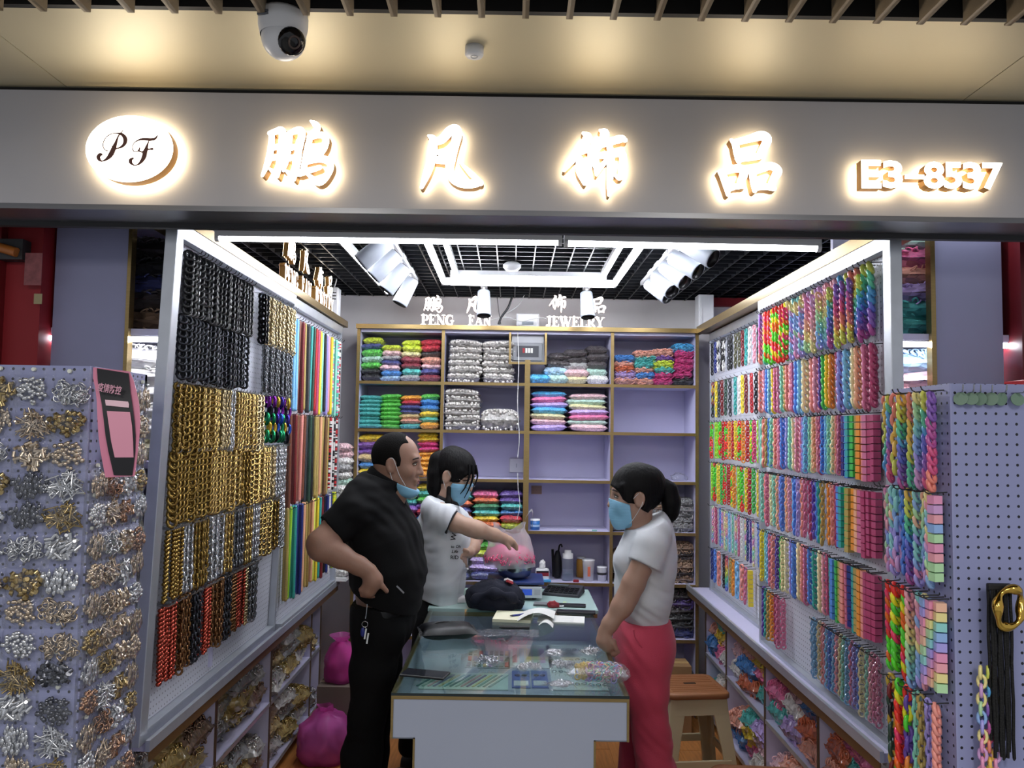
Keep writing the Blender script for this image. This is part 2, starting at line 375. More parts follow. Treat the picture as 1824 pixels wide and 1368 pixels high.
low_cabinet(1, 1.13, 1.03, YR, 'low lavender cabinet with open compartments under the pastel chain board')

# ------------------------------------------------------------------ side boards with hooks
def peg_panel(name, xs, sx, y0, y1, z0, z1, label, post=True):
    """xs: plane of the board; sx: side of the stall it stands on"""
    p = empty(name, (xs, y0, z0), label, 'display board')
    bx((0 if sx > 0 else -0.006, 0, 0), (0.006 if sx > 0 else 0, y1 - y0, z1 - z0)).build('board', M['peg_x'], p)
    q = -sx
    def rail(y_0, y_1, z_0, z_1, d=0.028, nm='rail'):
        bx((min(0, q * d), y_0, z_0), (max(0, q * d), y_1, z_1)).build(nm, M['alu'], p, bevel=0.002)
    rail(0, y1 - y0, z1 - z0, z1 - z0 + 0.045); rail(0, y1 - y0, -0.03, 0.0)
    if post:
        rail(-0.045, 0, -0.03, z1 - z0 + 0.045, 0.034, 'post')
        rail(-0.062, -0.045, -0.03, z1 - z0 + 0.045, 0.0, 'post_lip') if False else None
    rail(y1 - y0, y1 - y0 + 0.022, -0.03, z1 - z0 + 0.045)
    return p
PL1 = peg_panel('chain_board', -0.985, -1, 2.235, 3.42, 0.78, 2.165, 'aluminium framed white punched board of metal chains by the entrance')
TILT = 0.045 / 1.385   # the entrance board leans back a little towards its foot
PL1.location.x = -1.03; PL1.rotation_euler.y = math.atan(TILT)
PL2 = peg_panel('chain_board', -1.005, -1, 3.45, 4.47, 0.78, 2.165, 'white punched board of long beaded strands beside the back cabinet', False)
PR1 = peg_panel('chain_board', 1.095, 1, 2.235, 3.38, 0.76, 2.16, 'aluminium framed white punched board of pastel chains by the entrance')
PR2 = peg_panel('chain_board', 1.165, 1, 3.41, 4.50, 0.76, 2.16, 'white punched board of neon and dark chains beside the back cabinet', False)
struct(bx((-1.09, 2.30, 2.215), (-0.965, 4.57, 2.25)).build('trim_3', M['gold']))
struct(bx((1.075, 2.30, 2.21), (1.19, 4.57, 2.25)).build('trim_4', M['gold']))
# ------------------------------------------------------------------ lamps of the stall
M['tube_front'] = emit_mat('led_front_glow', '#f4f7ff', TUBE_E * 0.27)
def led_tube(a, b, r, label, group='led tubes under the grid ceiling', z_house=0.028):
    a = Vector(a); b = Vector(b); t = empty('led_tube', a, label, 'led tube', group)
    d = (b - a); n = d.normalized(); e = MB().cyl(n * 0.012, d - n * 0.012, r, n=10); e.build('glowing_tube', M['tube_front'] if 'front' in group else M['tube'], t)
    side = Vector((n.y, -n.x, 0)) * 0.011; up = Vector((0, 0, 1))
    mb = MB(); vs = []
    for p in (Vector((0, 0, 0)), d):
        for s_, u in ((-1, 0.004), (1, 0.004), (1, z_house), (-1, z_house)): vs.append(p + side * s_ + up * u)
    mb._add(vs, [(0, 1, 2, 3), (7, 6, 5, 4), (0, 4, 5, 1), (1, 5, 6, 2), (2, 6, 7, 3), (3, 7, 4, 0)])
    mb.build('housing', M['whiteplastic'], t)
    for p in (n * 0.006, d - n * 0.006): MB().cyl(p - n * 0.006, p + n * 0.006, r * 1.15, n=10).build('end_cap', M['whiteplastic'], t)
    return t
led_tube((-0.885, 2.30, 2.181), (0.142, 2.30, 2.183), 0.0095, 'longer white led tube across the front of the stall under the fascia', 'led tubes across the front')
led_tube((0.148, 2.30, 2.183), (0.908, 2.30, 2.178), 0.0115, 'shorter white led tube across the front of the stall under the fascia', 'led tubes across the front')
Zt = 2.405
led_tube((-0.72, 3.12, Zt), (-0.715, 4.44, Zt), 0.011, 'long led tube running to the back beside the gold-lettered sign')
led_tube((0.855, 3.12, Zt), (0.865, 4.42, Zt), 0.011, 'long led tube running to the back above the neon chain board')
led_tube((-0.365, 2.9, Zt), (-0.37, 4.10, Zt), 0.011, 'outer led tube of the nested set on the metal chain side')
led_tube((-0.285, 2.9, Zt), (-0.29, 3.91, Zt), 0.011, 'inner led tube of the nested set on the metal chain side')
led_tube((0.535, 2.9, Zt), (0.535, 4.10, Zt), 0.011, 'outer led tube of the nested set on the pastel chain side')
led_tube((0.445, 2.9, Zt), (0.45, 3.91, Zt), 0.011, 'inner led tube of the nested set on the pastel chain side')
led_tube((-0.32, 3.94, Zt), (0.47, 3.945, Zt), 0.011, 'crosswise led tube of the nested set nearer the entrance')
led_tube((-0.38, 4.13, Zt), (0.545, 4.135, Zt), 0.011, 'crosswise led tube of the nested set nearer the back wall')
# spot heads on rails
M['spotwhite'] = mat('spot_paint', '#9aa0aa', 0.45)
lens = mat('spot_lens', '#141417', 0.3)
def spot(loc, aim, label, group, L=0.115, r=0.040):
    """loc: joint at the rail; aim: direction of the beam"""
    t = empty('track_spotlight', loc, label, 'spotlight', group)
    d = Vector(aim).normalized(); c = Vector((0, 0, -0.055)); q = Vector((0, 0, 1)).rotation_difference(d).to_matrix().to_4x4()
    bx((-0.018, -0.05, -0.004), (0.018, 0.05, 0.024)).build('adapter', M['whiteplastic'], t)
    MB().cyl((0, 0, 0), (0, 0, -0.035), 0.007, n=8).build('stem', M['whiteplastic'], t)
    mb = MB(); mb.lathe([(0.0, -0.03), (r * 0.80, -0.03), (r * 0.86, -0.026), (r * 1.0, L - 0.005), (r, L), (r * 0.93, L + 0.001)], 20)
    mb.xf(Matrix.Translation(c) @ q).build('spot_body', M['spotwhite'], t)
    mb = MB(); mb.lathe([(r * 0.93, L + 0.001), (r * 0.90, L - 0.012), (r * 0.66, L - 0.022), (r * 0.64, L - 0.018), (0.001, L - 0.018)], 20); mb.xf(Matrix.Translation(c) @ q).build('lens', lens, t)
    mb = MB(); mb.lathe([(0.001, -0.0305), (r * 0.6, -0.0305), (r * 0.62, -0.034), (0.001, -0.034)], 16); mb.xf(Matrix.Translation(c) @ q).build('rear_grille', M['darkmetal'], t)
    return t
def rail(a, b, label):
    a = Vector(a); b = Vector(b); lo = [min(x, y) - 0.014 for x, y in zip(a, b)]; hi = [max(x, y) + 0.014 for x, y in zip(a, b)]
    lo[2] = a.z; hi[2] = a.z + 0.02
    return tag(bx(lo, hi).build('light_rail', M['whiteplastic'], bevel=0.002), label, 'light rail')
rail((-0.53, 3.0, 2.424), (-0.53, 4.2, 2.424), 'white light rail on the metal chain side carrying four spotlights')
rail((0.70, 3.0, 2.424), (0.70, 4.2, 2.424), 'white light rail on the pastel chain side carrying spotlights')
rail((-0.25, 4.30, 2.424), (0.52, 4.30, 2.424), 'short white light rail in front of the back wall')
for k, (y, dx) in enumerate(((3.13, -0.85), (3.38, -0.72), (3.66, -0.55), (3.98, -0.35))):
    spot((-0.53, y, 2.42), (dx, -0.10, -0.75), ('nearest', 'second', 'third', 'farthest')[k] + ' spotlight on the rail over the metal chain side', 'spotlights on the metal chain side')
for k, (y, dx) in enumerate(((3.08, 0.75), (3.32, 0.72), (3.52, 0.55), (3.74, 0.40), (3.92, 0.62))):
    spot((0.70, y, 2.42), (dx, -0.62, -0.62), ('nearest', 'second', 'third', 'fourth', 'farthest')[k] + ' spotlight on the rail over the pastel chain side', 'spotlights on the pastel chain side')
spot((at(862, 512, Y=4.3).x, 4.30, 2.42), (0.03, -0.25, -1), 'downward spotlight hanging before the lit word for FAN', 'spotlights before the back sign')
spot((at(1045, 512, Y=4.3).x, 4.30, 2.42), (0.05, -0.25, -1), 'downward spotlight hanging before the lit word JEWELRY', 'spotlights before the back sign')
# round detector on the grid, dome camera and detector on the cream ceiling
t = empty('smoke_detector', at(912, 478, Z=2.44), 'white dome detector hung from the black grid ceiling', 'detector')
MB().lathe([(0.001, 0.03), (0.03, 0.03), (0.045, 0.018), (0.045, 0.004), (0.03, -0.012), (0.001, -0.016)], 20).build('housing', M['whiteplastic'], t); MB().cyl((0, 0, 0.03), (0, 0, 0.06), 0.003, n=6).build('hanger', M['darkmetal'], t)
t = empty('smoke_detector', at(845, 84, Z=2.505), 'small round white detector on the cream corridor ceiling', 'detector')
MB().lathe([(0.001, 0), (0.0215, 0), (0.0215, -0.018), (0.019, -0.022), (0.001, -0.023)], 24).build('housing', M['whiteplastic'], t); MB().lathe([(0.006, -0.0232), (0.0075, -0.0245), (0.009, -0.0232)], 16).build('button_ring', mat('pale_grey', '#b9bbc0', 0.4), t)
cp = at(505, 26, Z=2.505)
t = empty('security_camera', cp, 'white dome security camera with black lens on the cream corridor ceiling', 'security camera')
MB().lathe([(0.001, 0), (0.050, 0), (0.052, -0.006), (0.052, -0.026), (0.047, -0.050)], 28).build('base', M['whiteplastic'], t)
hd = empty('x'); bpy.data.objects.remove(hd)
q = Matrix.Translation((0.002, 0, -0.052)) @ Matrix.Rotation(R(12), 4, 'X')
mb = MB(); mb.ball((0, 0, 0), 0.0465, 24, 14); h = mb.xf(q).build('eyeball', M['whiteplastic'], t)
ld = Vector((0.62, -0.62, -0.48)).normalized(); qq = Vector((0, 0, 1)).rotation_difference(ld).to_matrix().to_4x4()
mb = MB(); mb.lathe([(0.001, 0.052), (0.022, 0.050), (0.028, 0.046), (0.029, 0.036)], 24); mb.xf(Matrix.Translation((0.002, 0, -0.052)) @ qq).build('lens_window', mat('lens_glass', '#0c0b0d', 0.08), h)
mb = MB(); mb.lathe([(0.010, 0.0525), (0.012, 0.0535), (0.014, 0.0525)], 20); mb.xf(Matrix.Translation((0.002, 0, -0.052)) @ qq).build('lens_ring', mat('lens_ring', '#4a3a34', 0.3), h)
for dz in (0, 0.006): bx((-0.032, -0.0535, -0.020 - dz), (-0.008, -0.049, -0.016 - dz)).build('printed_mark', mat('print_grey', '#60646c', 0.5), t, rot=(0, 0, R(-10)))

# ------------------------------------------------------------------ lit signs
M['signface'] = emit_mat('lit_sign_face', '#fff4e4', 6.0)
M['signback'] = emit_mat('lit_sign_back', '#ffe2b0', 11.0)
M['signgold'] = mat('sign_return', '#b98a4a', 0.4, 0.5)
M['signback2'] = emit_mat('lit_sign_back_soft', '#ffd0c0', 0.7)
M['signface2'] = emit_mat('lit_sign_face_soft', '#fff2ec', 2.6)
M['signred'] = mat('sign_return_red', '#b5705e', 0.4, 0.3)
def stroke_mesh(strokes, y0, y1, mode, grow=0.0):
    """brush strokes (x, z, width) in metres as plates between y0 (front) and y1; mode: face, side or both"""
    mb = MB()
    for sidx, st_ in enumerate(strokes):
        P = catmull(st_, 5); n = len(P); Lp, Rp = [], []
        for i, p in enumerate(P):
            t_ = P[min(i + 1, n - 1)][:2] - P[max(i - 1, 0)][:2]; l_ = np.hypot(*t_) or 1e-9; nx, nz = -t_[1] / l_, t_[0] / l_
            w_ = max(p[2], 0.0006) / 2 + grow
            Lp.append((p[0] + nx * w_, p[1] + nz * w_)); Rp.append((p[0] - nx * w_, p[1] - nz * w_))
        def cap(p, q, w_, dirx, dirz):
            out = []
            a0 = math.atan2(q[1] - p[1], q[0] - p[0])
            for k in range(1, 4):
                a = a0 + dirx * PI * k / 4; out.append((p[0] + w_ * math.cos(a), p[1] + w_ * math.sin(a)))
            return out
        e = cap(P[-1][:2], Lp[-1], max(P[-1][2], 0.0006) / 2 + grow, -1, 0); b_ = cap(P[0][:2], Rp[0], max(P[0][2], 0.0006) / 2 + grow, -1, 0)
        dy = 0.0002 * (sidx % 5)
        if mode != 'side':
            vs = [(x, y0 + dy, z) for x, z in Lp] + [(x, y0 + dy, z) for x, z in Rp]
            mb._add(vs, [(i, i + 1, n + i + 1, n + i) for i in range(n - 1)])
            mb._add([(x, y0 + dy, z) for x, z in [Lp[-1]] + e + [Rp[-1]]], [tuple(range(5))]); mb._add([(x, y0 + dy, z) for x, z in [Rp[0]] + b_ + [Lp[0]]], [tuple(range(5))])
        if mode != 'face':
            o = Lp + e + Rp[::-1] + b_; m = len(o)
            mb._add([(x, y0 + dy + 0.0003, z) for x, z in o] + [(x, y1, z) for x, z in o], [(i, (i + 1) % m, m + (i + 1) % m, m + i) for i in range(m)])
    return mb
def crop_strokes(raw, sc, cx, cy, mpp):
    return [[((x - cx) / sc * mpp, -(y - cy) / sc * mpp, w_ / sc * mpp) for x, y, w_ in s_] for s_ in raw]
CH = {}
CH['peng'] = ([[(310, 372, 70), (400, 345, 95), (470, 320, 100), (500, 380, 110), (490, 560, 105), (470, 800, 110), (445, 1020, 45)],
  [(345, 380, 80), (335, 600, 95), (300, 800, 95), (225, 1005, 45)], [(345, 590, 90), (480, 560, 85)], [(335, 745, 90), (470, 715, 85)], [(445, 1010, 40), (390, 950, 70), (330, 905, 40)],
  [(590, 375, 70), (690, 330, 100), (760, 325, 110), (780, 400, 110), (745, 600, 105), (715, 820, 120), (690, 1060, 50)], [(610, 380, 80), (590, 600, 90), (565, 780, 80), (530, 930, 40)],
  [(600, 590, 90), (740, 555, 85)], [(590, 745, 90), (720, 715, 85)], [(690, 1050, 45), (640, 990, 80), (580, 935, 50)],
  [(905, 180, 30), (970, 225, 90), (1010, 290, 90), (930, 370, 90), (880, 420, 60)], [(905, 400, 80), (870, 600, 95), (830, 850, 90), (800, 930, 50)],
  [(900, 420, 90), (1050, 385, 95), (1130, 430, 100), (1120, 560, 95), (1060, 700, 60)], [(890, 560, 90), (1090, 560, 85)], [(880, 665, 90), (1060, 650, 90)],
  [(830, 815, 70), (950, 760, 100), (1100, 745, 110), (1200, 800, 100), (1210, 900, 95), (1130, 1050, 90), (1040, 1095, 95), (930, 1010, 60), (860, 960, 30)], [(760, 960, 110), (900, 920, 90), (1060, 870, 70)]], 8.045, 735, 640, (531, 270))
CH['fan'] = ([[(365, 345, 40), (430, 400, 120), (440, 560, 130), (415, 750, 130), (350, 950, 120), (275, 1165, 55)],
  [(430, 430, 110), (560, 410, 130), (690, 270, 150), (780, 235, 150), (810, 320, 150), (770, 500, 140), (720, 700, 150), (705, 880, 130), (760, 1020, 130), (900, 1095, 130), (1080, 1095, 130), (1190, 1075, 80)],
  [(1190, 1085, 90), (1060, 960, 90), (950, 850, 60), (850, 755, 15)], [(520, 600, 60), (590, 660, 120), (600, 740, 110)], [(450, 720, 110), (640, 740, 110)]], 8.55, 735, 690, (805, 281))
CH['shi'] = ([[(490, 300, 50), (560, 360, 140), (490, 500, 130), (350, 690, 120), (200, 895, 50)], [(470, 590, 100), (640, 520, 100), (690, 480, 40)],
  [(440, 700, 100), (440, 900, 110), (520, 1100, 60)], [(525, 1090, 60), (585, 850, 90), (625, 560, 110)],
  [(755, 250, 50), (825, 290, 140), (790, 410, 120), (720, 530, 100), (640, 640, 70)], [(750, 480, 110), (920, 425, 120), (1080, 380, 120), (1140, 400, 80)],
  [(700, 640, 80), (695, 800, 90), (702, 955, 50)], [(690, 650, 90), (860, 640, 120), (1000, 610, 120), (1090, 620, 130), (1115, 720, 120), (1100, 860, 130), (1065, 1000, 80), (990, 955, 50)],
  [(900, 480, 90), (925, 640, 110), (920, 850, 115), (905, 1100, 85), (895, 1275, 40)], [(705, 945, 50), (770, 830, 80), (860, 720, 70)]], 8.55, 670, 740, (1059, 287))
CH['pin'] = ([[(385, 260, 60), (450, 340, 110), (480, 480, 115), (510, 620, 90)], [(450, 300, 110), (650, 245, 120), (880, 180, 160), (980, 230, 150), (940, 350, 140), (865, 470, 110)], [(500, 570, 120), (700, 545, 120), (870, 520, 110)],
  [(190, 800, 70), (260, 890, 125), (310, 1050, 115), (330, 1180, 70)], [(230, 810, 110), (420, 745, 130), (560, 745, 140), (590, 830, 140), (540, 960, 120), (500, 1050, 80)], [(330, 1085, 100), (460, 1040, 100), (590, 1045, 70)],
  [(665, 720, 50), (730, 810, 115), (750, 950, 115), (770, 1110, 80)], [(720, 810, 100), (900, 725, 130), (1050, 690, 130), (1150, 765, 150), (1100, 880, 130), (1040, 990, 100)], [(780, 1050, 110), (950, 1035, 110), (1090, 1065, 90)]], 9.12, 680, 650, (1334.5, 291))
YF = 1.948
mpp = YF / FPX
names = {'peng': 'four-box bird character', 'fan': 'second, open-legged character', 'shi': 'third, slanting brush character', 'pin': 'three-box character'}
CHM = {}
def sign_char(key, loc, scale, rotz, label, group, small=False):
    raw, sc, cx, cy, _ = CH[key]
    if (key, small) not in CHM:
        S = crop_strokes(raw, sc, cx, cy, mpp); fm, bm_, sm_ = ('signface2', 'signback2', 'signred') if small else ('signface', 'signback', 'signgold')
        y0, yb = (0.0, 0.030)
        CHM[key, small] = [('face', stroke_mesh(S, y0, 0, 'face').mesh('face', M[fm])), ('side_return', stroke_mesh(S, y0, yb, 'side').mesh('side_return', M[sm_])), ('back_light', stroke_mesh(S, yb + 0.001, 0, 'face', -0.0008).mesh('back_light', M[bm_]))]
    t = empty('sign_character', loc, label, 'sign character', group, (0, 0, rotz)); t.scale = (scale,) * 3
    for nm, me in CHM[key, small]: obj(nm, me, t)
    return t
for k in CH: sign_char(k, at(*CH[k][4], Y=YF), 1, 0, 'large lit Chinese ' + names[k] + ' on the grey fascia', 'lit characters on the fascia')
# the oval emblem with its two script letters
oc = at(230.5, 265, Y=YF); t = empty('sign_emblem', oc, 'large lit white oval emblem with script letters P F on the fascia', 'sign')
ra, rb = 79.5 * mpp, 62 * mpp
def oval(y, k=1.0): return [(ra * k * math.cos(2 * PI * i / 64), y, rb * k * math.sin(2 * PI * i / 64)) for i in range(64)]
mb = MB(); mb._add(oval(0), [tuple(range(64))]); mb.build('face', M['signface'], t)
mb = MB(); mb._add(oval(0) + oval(0.03), [(i, (i + 1) % 64, 64 + (i + 1) % 64, 64 + i) for i in range(64)], True); mb.build('side_return', M['signgold'], t)
mb = MB(); mb._add(oval(0.031, 0.985), [tuple(range(64))]); mb.build('back_light', M['signback'], t)
PFs = {'script_letter': [[[(715, 385, 4), (650, 470, 22), (612, 580, 42), (580, 680, 72), (540, 780, 78), (480, 860, 52), (400, 905, 20), (345, 880, 48), (330, 830, 58), (360, 795, 52), (388, 800, 25)],
  [(480, 735, 9), (420, 705, 10), (395, 620, 8), (430, 520, 7), (510, 450, 7), (600, 432, 14), (690, 445, 42), (748, 500, 62), (762, 570, 62), (728, 640, 46), (660, 680, 25), (600, 690, 15), (545, 650, 18)]],
 [[(1150, 560, 8), (1125, 640, 38), (1100, 740, 68), (1078, 840, 68), (1020, 930, 40), (940, 970, 15), (872, 930, 46), (865, 880, 52), (903, 852, 30)],
  [(1292, 460, 9), (1255, 510, 36), (1180, 530, 46), (1080, 522, 42), (990, 538, 26), (910, 590, 13), (885, 660, 8), (905, 730, 7), (960, 742, 7), (1000, 700, 26), (1005, 665, 9)],
  [(990, 722, 20), (1050, 742, 26), (1100, 705, 26), (1180, 690, 26), (1212, 690, 40)]]]}
for L in PFs['script_letter']:
    S = crop_strokes([[(x, y, max(17, w_ * 1.12)) for x, y, w_ in q_] for q_ in L], 9.12, (230.5 - 140) * 9.12, (265 - 190) * 9.12, mpp)
    stroke_mesh(S, -0.0035, -0.0005, 'both').build('script_letter', mat('bronze_letter', '#6e4a42', 0.5, 0.2), t)
# house number: plain bold figures
def text_mesh(s_, size, extrude=0.0, offset=0.0, m=None, name='text', bold=0.0):
    cu = bpy.data.curves.new('txt', 'FONT'); cu.body = s_; cu.size = size; cu.extrude = extrude; cu.offset = offset; cu.resolution_u = 3
    o = bpy.data.objects.new('txt', cu); col.objects.link(o); dg = bpy.context.evaluated_depsgraph_get()
    me = bpy.data.meshes.new_from_object(o.evaluated_get(dg)); bpy.data.objects.remove(o); me.name = name; me.materials.clear()
    if m: me.materials.append(m)
    return me
def mesh_bounds(me):
    a = np.empty(len(me.vertices) * 3); me.vertices.foreach_get('co', a); a = a.reshape(-1, 3); return a.min(0), a.max(0)
c0 = at(1660, 312, Y=YF); t = empty('sign_number', c0, 'lit stall number E3-8537 on the grey fascia', 'sign')
def fit_char(ch, w_, h_, m, ext, off, parent, x, z, y, name='figure'):
    me = text_mesh(ch, 1.0, 0.0, 0.03 if ch != '-' else 0.0, None, name); lo, hi = mesh_bounds(me)
    s1 = w_ / (hi[0] - lo[0]); s2 = h_ / (hi[1] - lo[1]); vs = [((v.co.x - lo[0]) * s1 + x, (v.co.y - lo[1]) * s2 + z) for v in me.vertices]; fs = [tuple(p.vertices) for p in me.polygons]
    mf = MB(); mf._add([(a, y, b) for a, b in vs], fs); o = mf.build(name, m[0], parent)
    ec = {}
    for f_ in fs:
        for i in range(len(f_)):
            k = tuple(sorted((f_[i], f_[(i + 1) % len(f_)]))); ec[k] = ec.get(k, 0) + 1
    ms = MB(); ms._add([(a, y + 0.0003, b) for a, b in vs] + [(a, y + ext, b) for a, b in vs], [(i, j, len(vs) + j, len(vs) + i) for (i, j), c in ec.items() if c == 1])
    ms.build('side_return', m[1], o); mk = MB(); mk._add([(a, y + ext + 0.001, b) for a, b in vs], fs); mk.build('back_light', m[2], o)
    bpy.data.meshes.remove(me)
for ch, x0, x1, y0, y1 in (('E', 1532, 1568, 284, 336), ('3', 1571, 1607, 285, 336), ('-', 1611, 1646, 311, 319), ('8', 1645, 1683, 287, 337), ('5', 1682, 1715, 288, 337), ('3', 1716, 1750, 288, 338), ('7', 1752, 1789, 289, 339)):
    fit_char(ch, (x1 - x0) * mpp, (y1 - y0) * mpp, (M['signface'], M['signgold'], M['signback']), 0.03, 0, t, (x0 - 1660) * mpp, -(y1 - 312 - 0.0148 * ((x0 + x1) / 2 - 1660)) * mpp, 0)
# serif letters of the inner signs, drawn as pen strokes on a unit cap height
T, th = 0.22, 0.09
def ser(x, z, w_=0.3): return [(x - w_ / 2, z, th), (x + w_ / 2, z, th)]
def arc(cx, cz, rx, rz, a0, a1, w0, w1, n=7):
    return [(cx + rx * math.cos(R(a0 + (a1 - a0) * i / n)), cz + rz * math.sin(R(a0 + (a1 - a0) * i / n)), w0 + (w1 - w0) * math.sin(PI * i / n)) for i in range(n + 1)]
SER = {
 'P': (0.70, [[(0.2, 0, T), (0.2, 1, T)], ser(0.2, 0.04, 0.42), ser(0.16, 0.96, 0.3), [(0.2, 0.96, th), (0.4, 0.96, th)] , arc(0.4, 0.71, 0.2, 0.25, 90, -90, th, T), [(0.2, 0.46, th), (0.4, 0.46, th)]]),
 'E': (0.72, [[(0.2, 0, T), (0.2, 1, T)], [(0.04, 0.96, th), (0.6, 0.96, th)], [(0.04, 0.04, th), (0.62, 0.04, th)], [(0.2, 0.52, th), (0.45, 0.52, th)], [(0.6, 0.97, 0.04), (0.61, 0.78, 0.05)], [(0.62, 0.03, 0.06), (0.64, 0.25, 0.05)], [(0.45, 0.4, 0.06), (0.45, 0.64, 0.06)]]),
 'N': (0.86, [[(0.17, 0, th), (0.17, 1, th)], [(0.14, 0.96, T), (0.68, 0.08, T)], [(0.70, 0, th), (0.70, 1, th)], ser(0.17, 0.04), ser(0.70, 0.96), ser(0.10, 0.96, 0.2)]),
 'G': (0.84, [arc(0.44, 0.5, 0.34, 0.46, 45, 315, th, T + 0.04, 12), [(0.66, 0.05, th), (0.66, 0.42, T)], ser(0.66, 0.42, 0.3), [(0.68, 0.68, 0.04), (0.69, 0.97, 0.05)]]),
 'F': (0.68, [[(0.2, 0, T), (0.2, 1, T)], [(0.04, 0.96, th), (0.58, 0.96, th)], ser(0.2, 0.04, 0.42), [(0.2, 0.5, th), (0.45, 0.5, th)], [(0.58, 0.97, 0.04), (0.6, 0.76, 0.05)], [(0.45, 0.38, 0.06), (0.45, 0.62, 0.06)]]),
 'A': (0.86, [[(0.12, 0.02, th), (0.42, 1, th)], [(0.42, 0.98, T), (0.70, 0.02, T)], [(0.2, 0.34, th), (0.6, 0.34, th)], ser(0.12, 0.04, 0.26), ser(0.70, 0.04, 0.34)]),
 'J': (0.56, [[(0.34, 1, T), (0.34, 0.3, T), (0.28, 0.08, 0.14), (0.12, 0.04, 0.1)], ser(0.34, 0.96, 0.42), [(0.1, 0.1, 0.15), (0.13, 0.16, 0.15)]]),
 'W': (1.12, [[(0.12, 0.98, T), (0.36, 0.04, T)], [(0.36, 0.02, th), (0.56, 0.8, th)], [(0.50, 0.98, T), (0.76, 0.04, T)], [(0.76, 0.02, th), (1.02, 0.98, th)], ser(0.14, 0.96, 0.34), ser(0.54, 0.96, 0.3), ser(1.0, 0.96, 0.22)]),
 'L': (0.68, [[(0.2, 0, T), (0.2, 1, T)], ser(0.2, 0.96, 0.4), [(0.04, 0.04, th), (0.6, 0.04, th)], [(0.6, 0.03, 0.06), (0.62, 0.28, 0.05)]]),
 'R': (0.80, [[(0.2, 0, T), (0.2, 1, T)], ser(0.2, 0.04, 0.38), ser(0.16, 0.96, 0.3), [(0.2, 0.96, th), (0.4, 0.96, th)], arc(0.4, 0.73, 0.19, 0.23, 90, -90, th, T), [(0.2, 0.5, th), (0.4, 0.5, th)], [(0.40, 0.5, 0.12), (0.56, 0.2, T), (0.74, 0.03, 0.1)]]),
 'Y': (0.80, [[(0.12, 0.98, T), (0.40, 0.45, T)], [(0.68, 0.98, th), (0.42, 0.48, th)], [(0.40, 0.5, T), (0.40, 0, T)], ser(0.40, 0.04, 0.4), ser(0.14, 0.96, 0.34), ser(0.68, 0.96, 0.24)])}
SM = {}
def serif_word(word, loc, width, h, rotz, label, group):
    t = empty('sign_word', loc, label, 'sign', group, (0, 0, rotz)); tot = sum(SER[c][0] for c in word); k = width / tot; x = 0
    for c in word:
        if c not in SM:
            S = SER[c][1]; SM[c] = [stroke_mesh(S, 0, 0, 'face').mesh('letter', M['signface2']), stroke_mesh(S, 0, 0.30, 'side').mesh('side_return', M['signgold']), stroke_mesh(S, 0.31, 0, 'face', 0.0).mesh('back_light', M['signback2'])]
        o = obj('letter', SM[c][0], t, (x, 0, 0)); o.scale = (k, h, h); x += SER[c][0] * k
        obj('side_return', SM[c][1], o); obj('back_light', SM[c][2], o)
    return t
YB = 4.60
kb = YB / FPX
for wd, px0, px1, py in (('PENG', 750, 809, 578), ('FAN', 834, 875, 578), ('JEWELRY', 972, 1077, 580)):
    p = at(px0, py, Y=YB); p.z = 2.243
    serif_word(wd, p, (px1 - px0) * kb, 0.060, 0, 'lit serif word ' + wd + ' standing on the back shelf cabinet', 'lit signs on the back cabinet')
for k, px, py in (('peng', 772, 541), ('fan', 846, 543), ('shi', 993, 540), ('pin', 1064, 544)):
    sign_char(k, at(px, py, Y=YB), 0.62, 0, 'small lit Chinese ' + names[k] + ' above the back cabinet', 'lit characters on the back cabinet', True)
XS = -1.0
for wd, y0, y1 in (('PENG', 3.40, 3.62), ('FAN', 3.68, 3.86), ('JEWELRY', 3.93, 4.34)):
    serif_word(wd, (XS, y0, 2.253), y1 - y0, 0.085, R(90), 'lit serif word ' + wd + ' standing on the gold beam beside the metal chains', 'lit signs on the side beam')
for k, y in (('peng', 3.50), ('fan', 3.76), ('shi', 4.03), ('pin', 4.25)):
    sign_char(k, (XS, y, 2.43 if k in ('peng', 'fan') else 2.40), 0.72, R(90), 'small lit Chinese ' + names[k] + ' above the gold side beam', 'lit characters on the side beam')
# things on the beams near the back wall
t = empty('power_adapter', (-1.02, 4.40, 2.252), 'white power supply box beside the gold-lettered side sign', 'power box')
bx((-0.03, 0, 0), (0.03, 0.08, 0.17)).build('housing', M['whiteplastic'], t, bevel=0.004)
for k in range(3): bx((-0.004 - 0.0, -0.001, 0.10 + k * 0.018), (0.02, 0.0, 0.106 + k * 0.018)).build('vent_slot', M['darkmetal'], t)
MB().tube(catmull([(0.0, 0.03, 0.17), (0.01, 0.04, 0.22), (0.0, 0.05, 0.24)]), 0.004, 6).build('plug_lead', M['cable'], t)
t = empty('wall_panel', (1.10, 4.62, 2.242), 'tall white cable duct panel standing at the back corner', 'panel'); t.name = 'cable_duct'; t['category'] = 'cable duct'
bx((0.0, 0, 0), (0.09, 0.10, 0.21)).build('panel', M['whiteplastic'], t, bevel=0.004); bx((0.012, -0.004, 0.01), (0.02, 0, 0.19)).build('rib', M['whiteplastic'], t)
struct(bx((1.2, 4.78, 2.41), (1.5, 4.82, 2.462)).build('trim_5', M['red'])); struct(bx((1.19, 4.82, 2.25), (1.54, 4.90, 2.45)).build('wall_corner', M['wallwhite']))
for k, (pts, r_, lb, m_) in enumerate(([ [(922, 592), (924, 650), (922, 720), (925, 780), (922, 815)], 0.0022, 'white lead hanging from the breaker box down to the socket', M['cable']],
        [[(922, 842), (923, 870), (926, 900), (921, 925)], 0.002, 'white lead hanging from the wall socket towards the counter', M['cable']])):
    tag(MB().tube([at(a, b_, Y=4.585) for a, b_ in catmull(pts)], r_, 6).build('power_lead', m_), lb, 'cable')
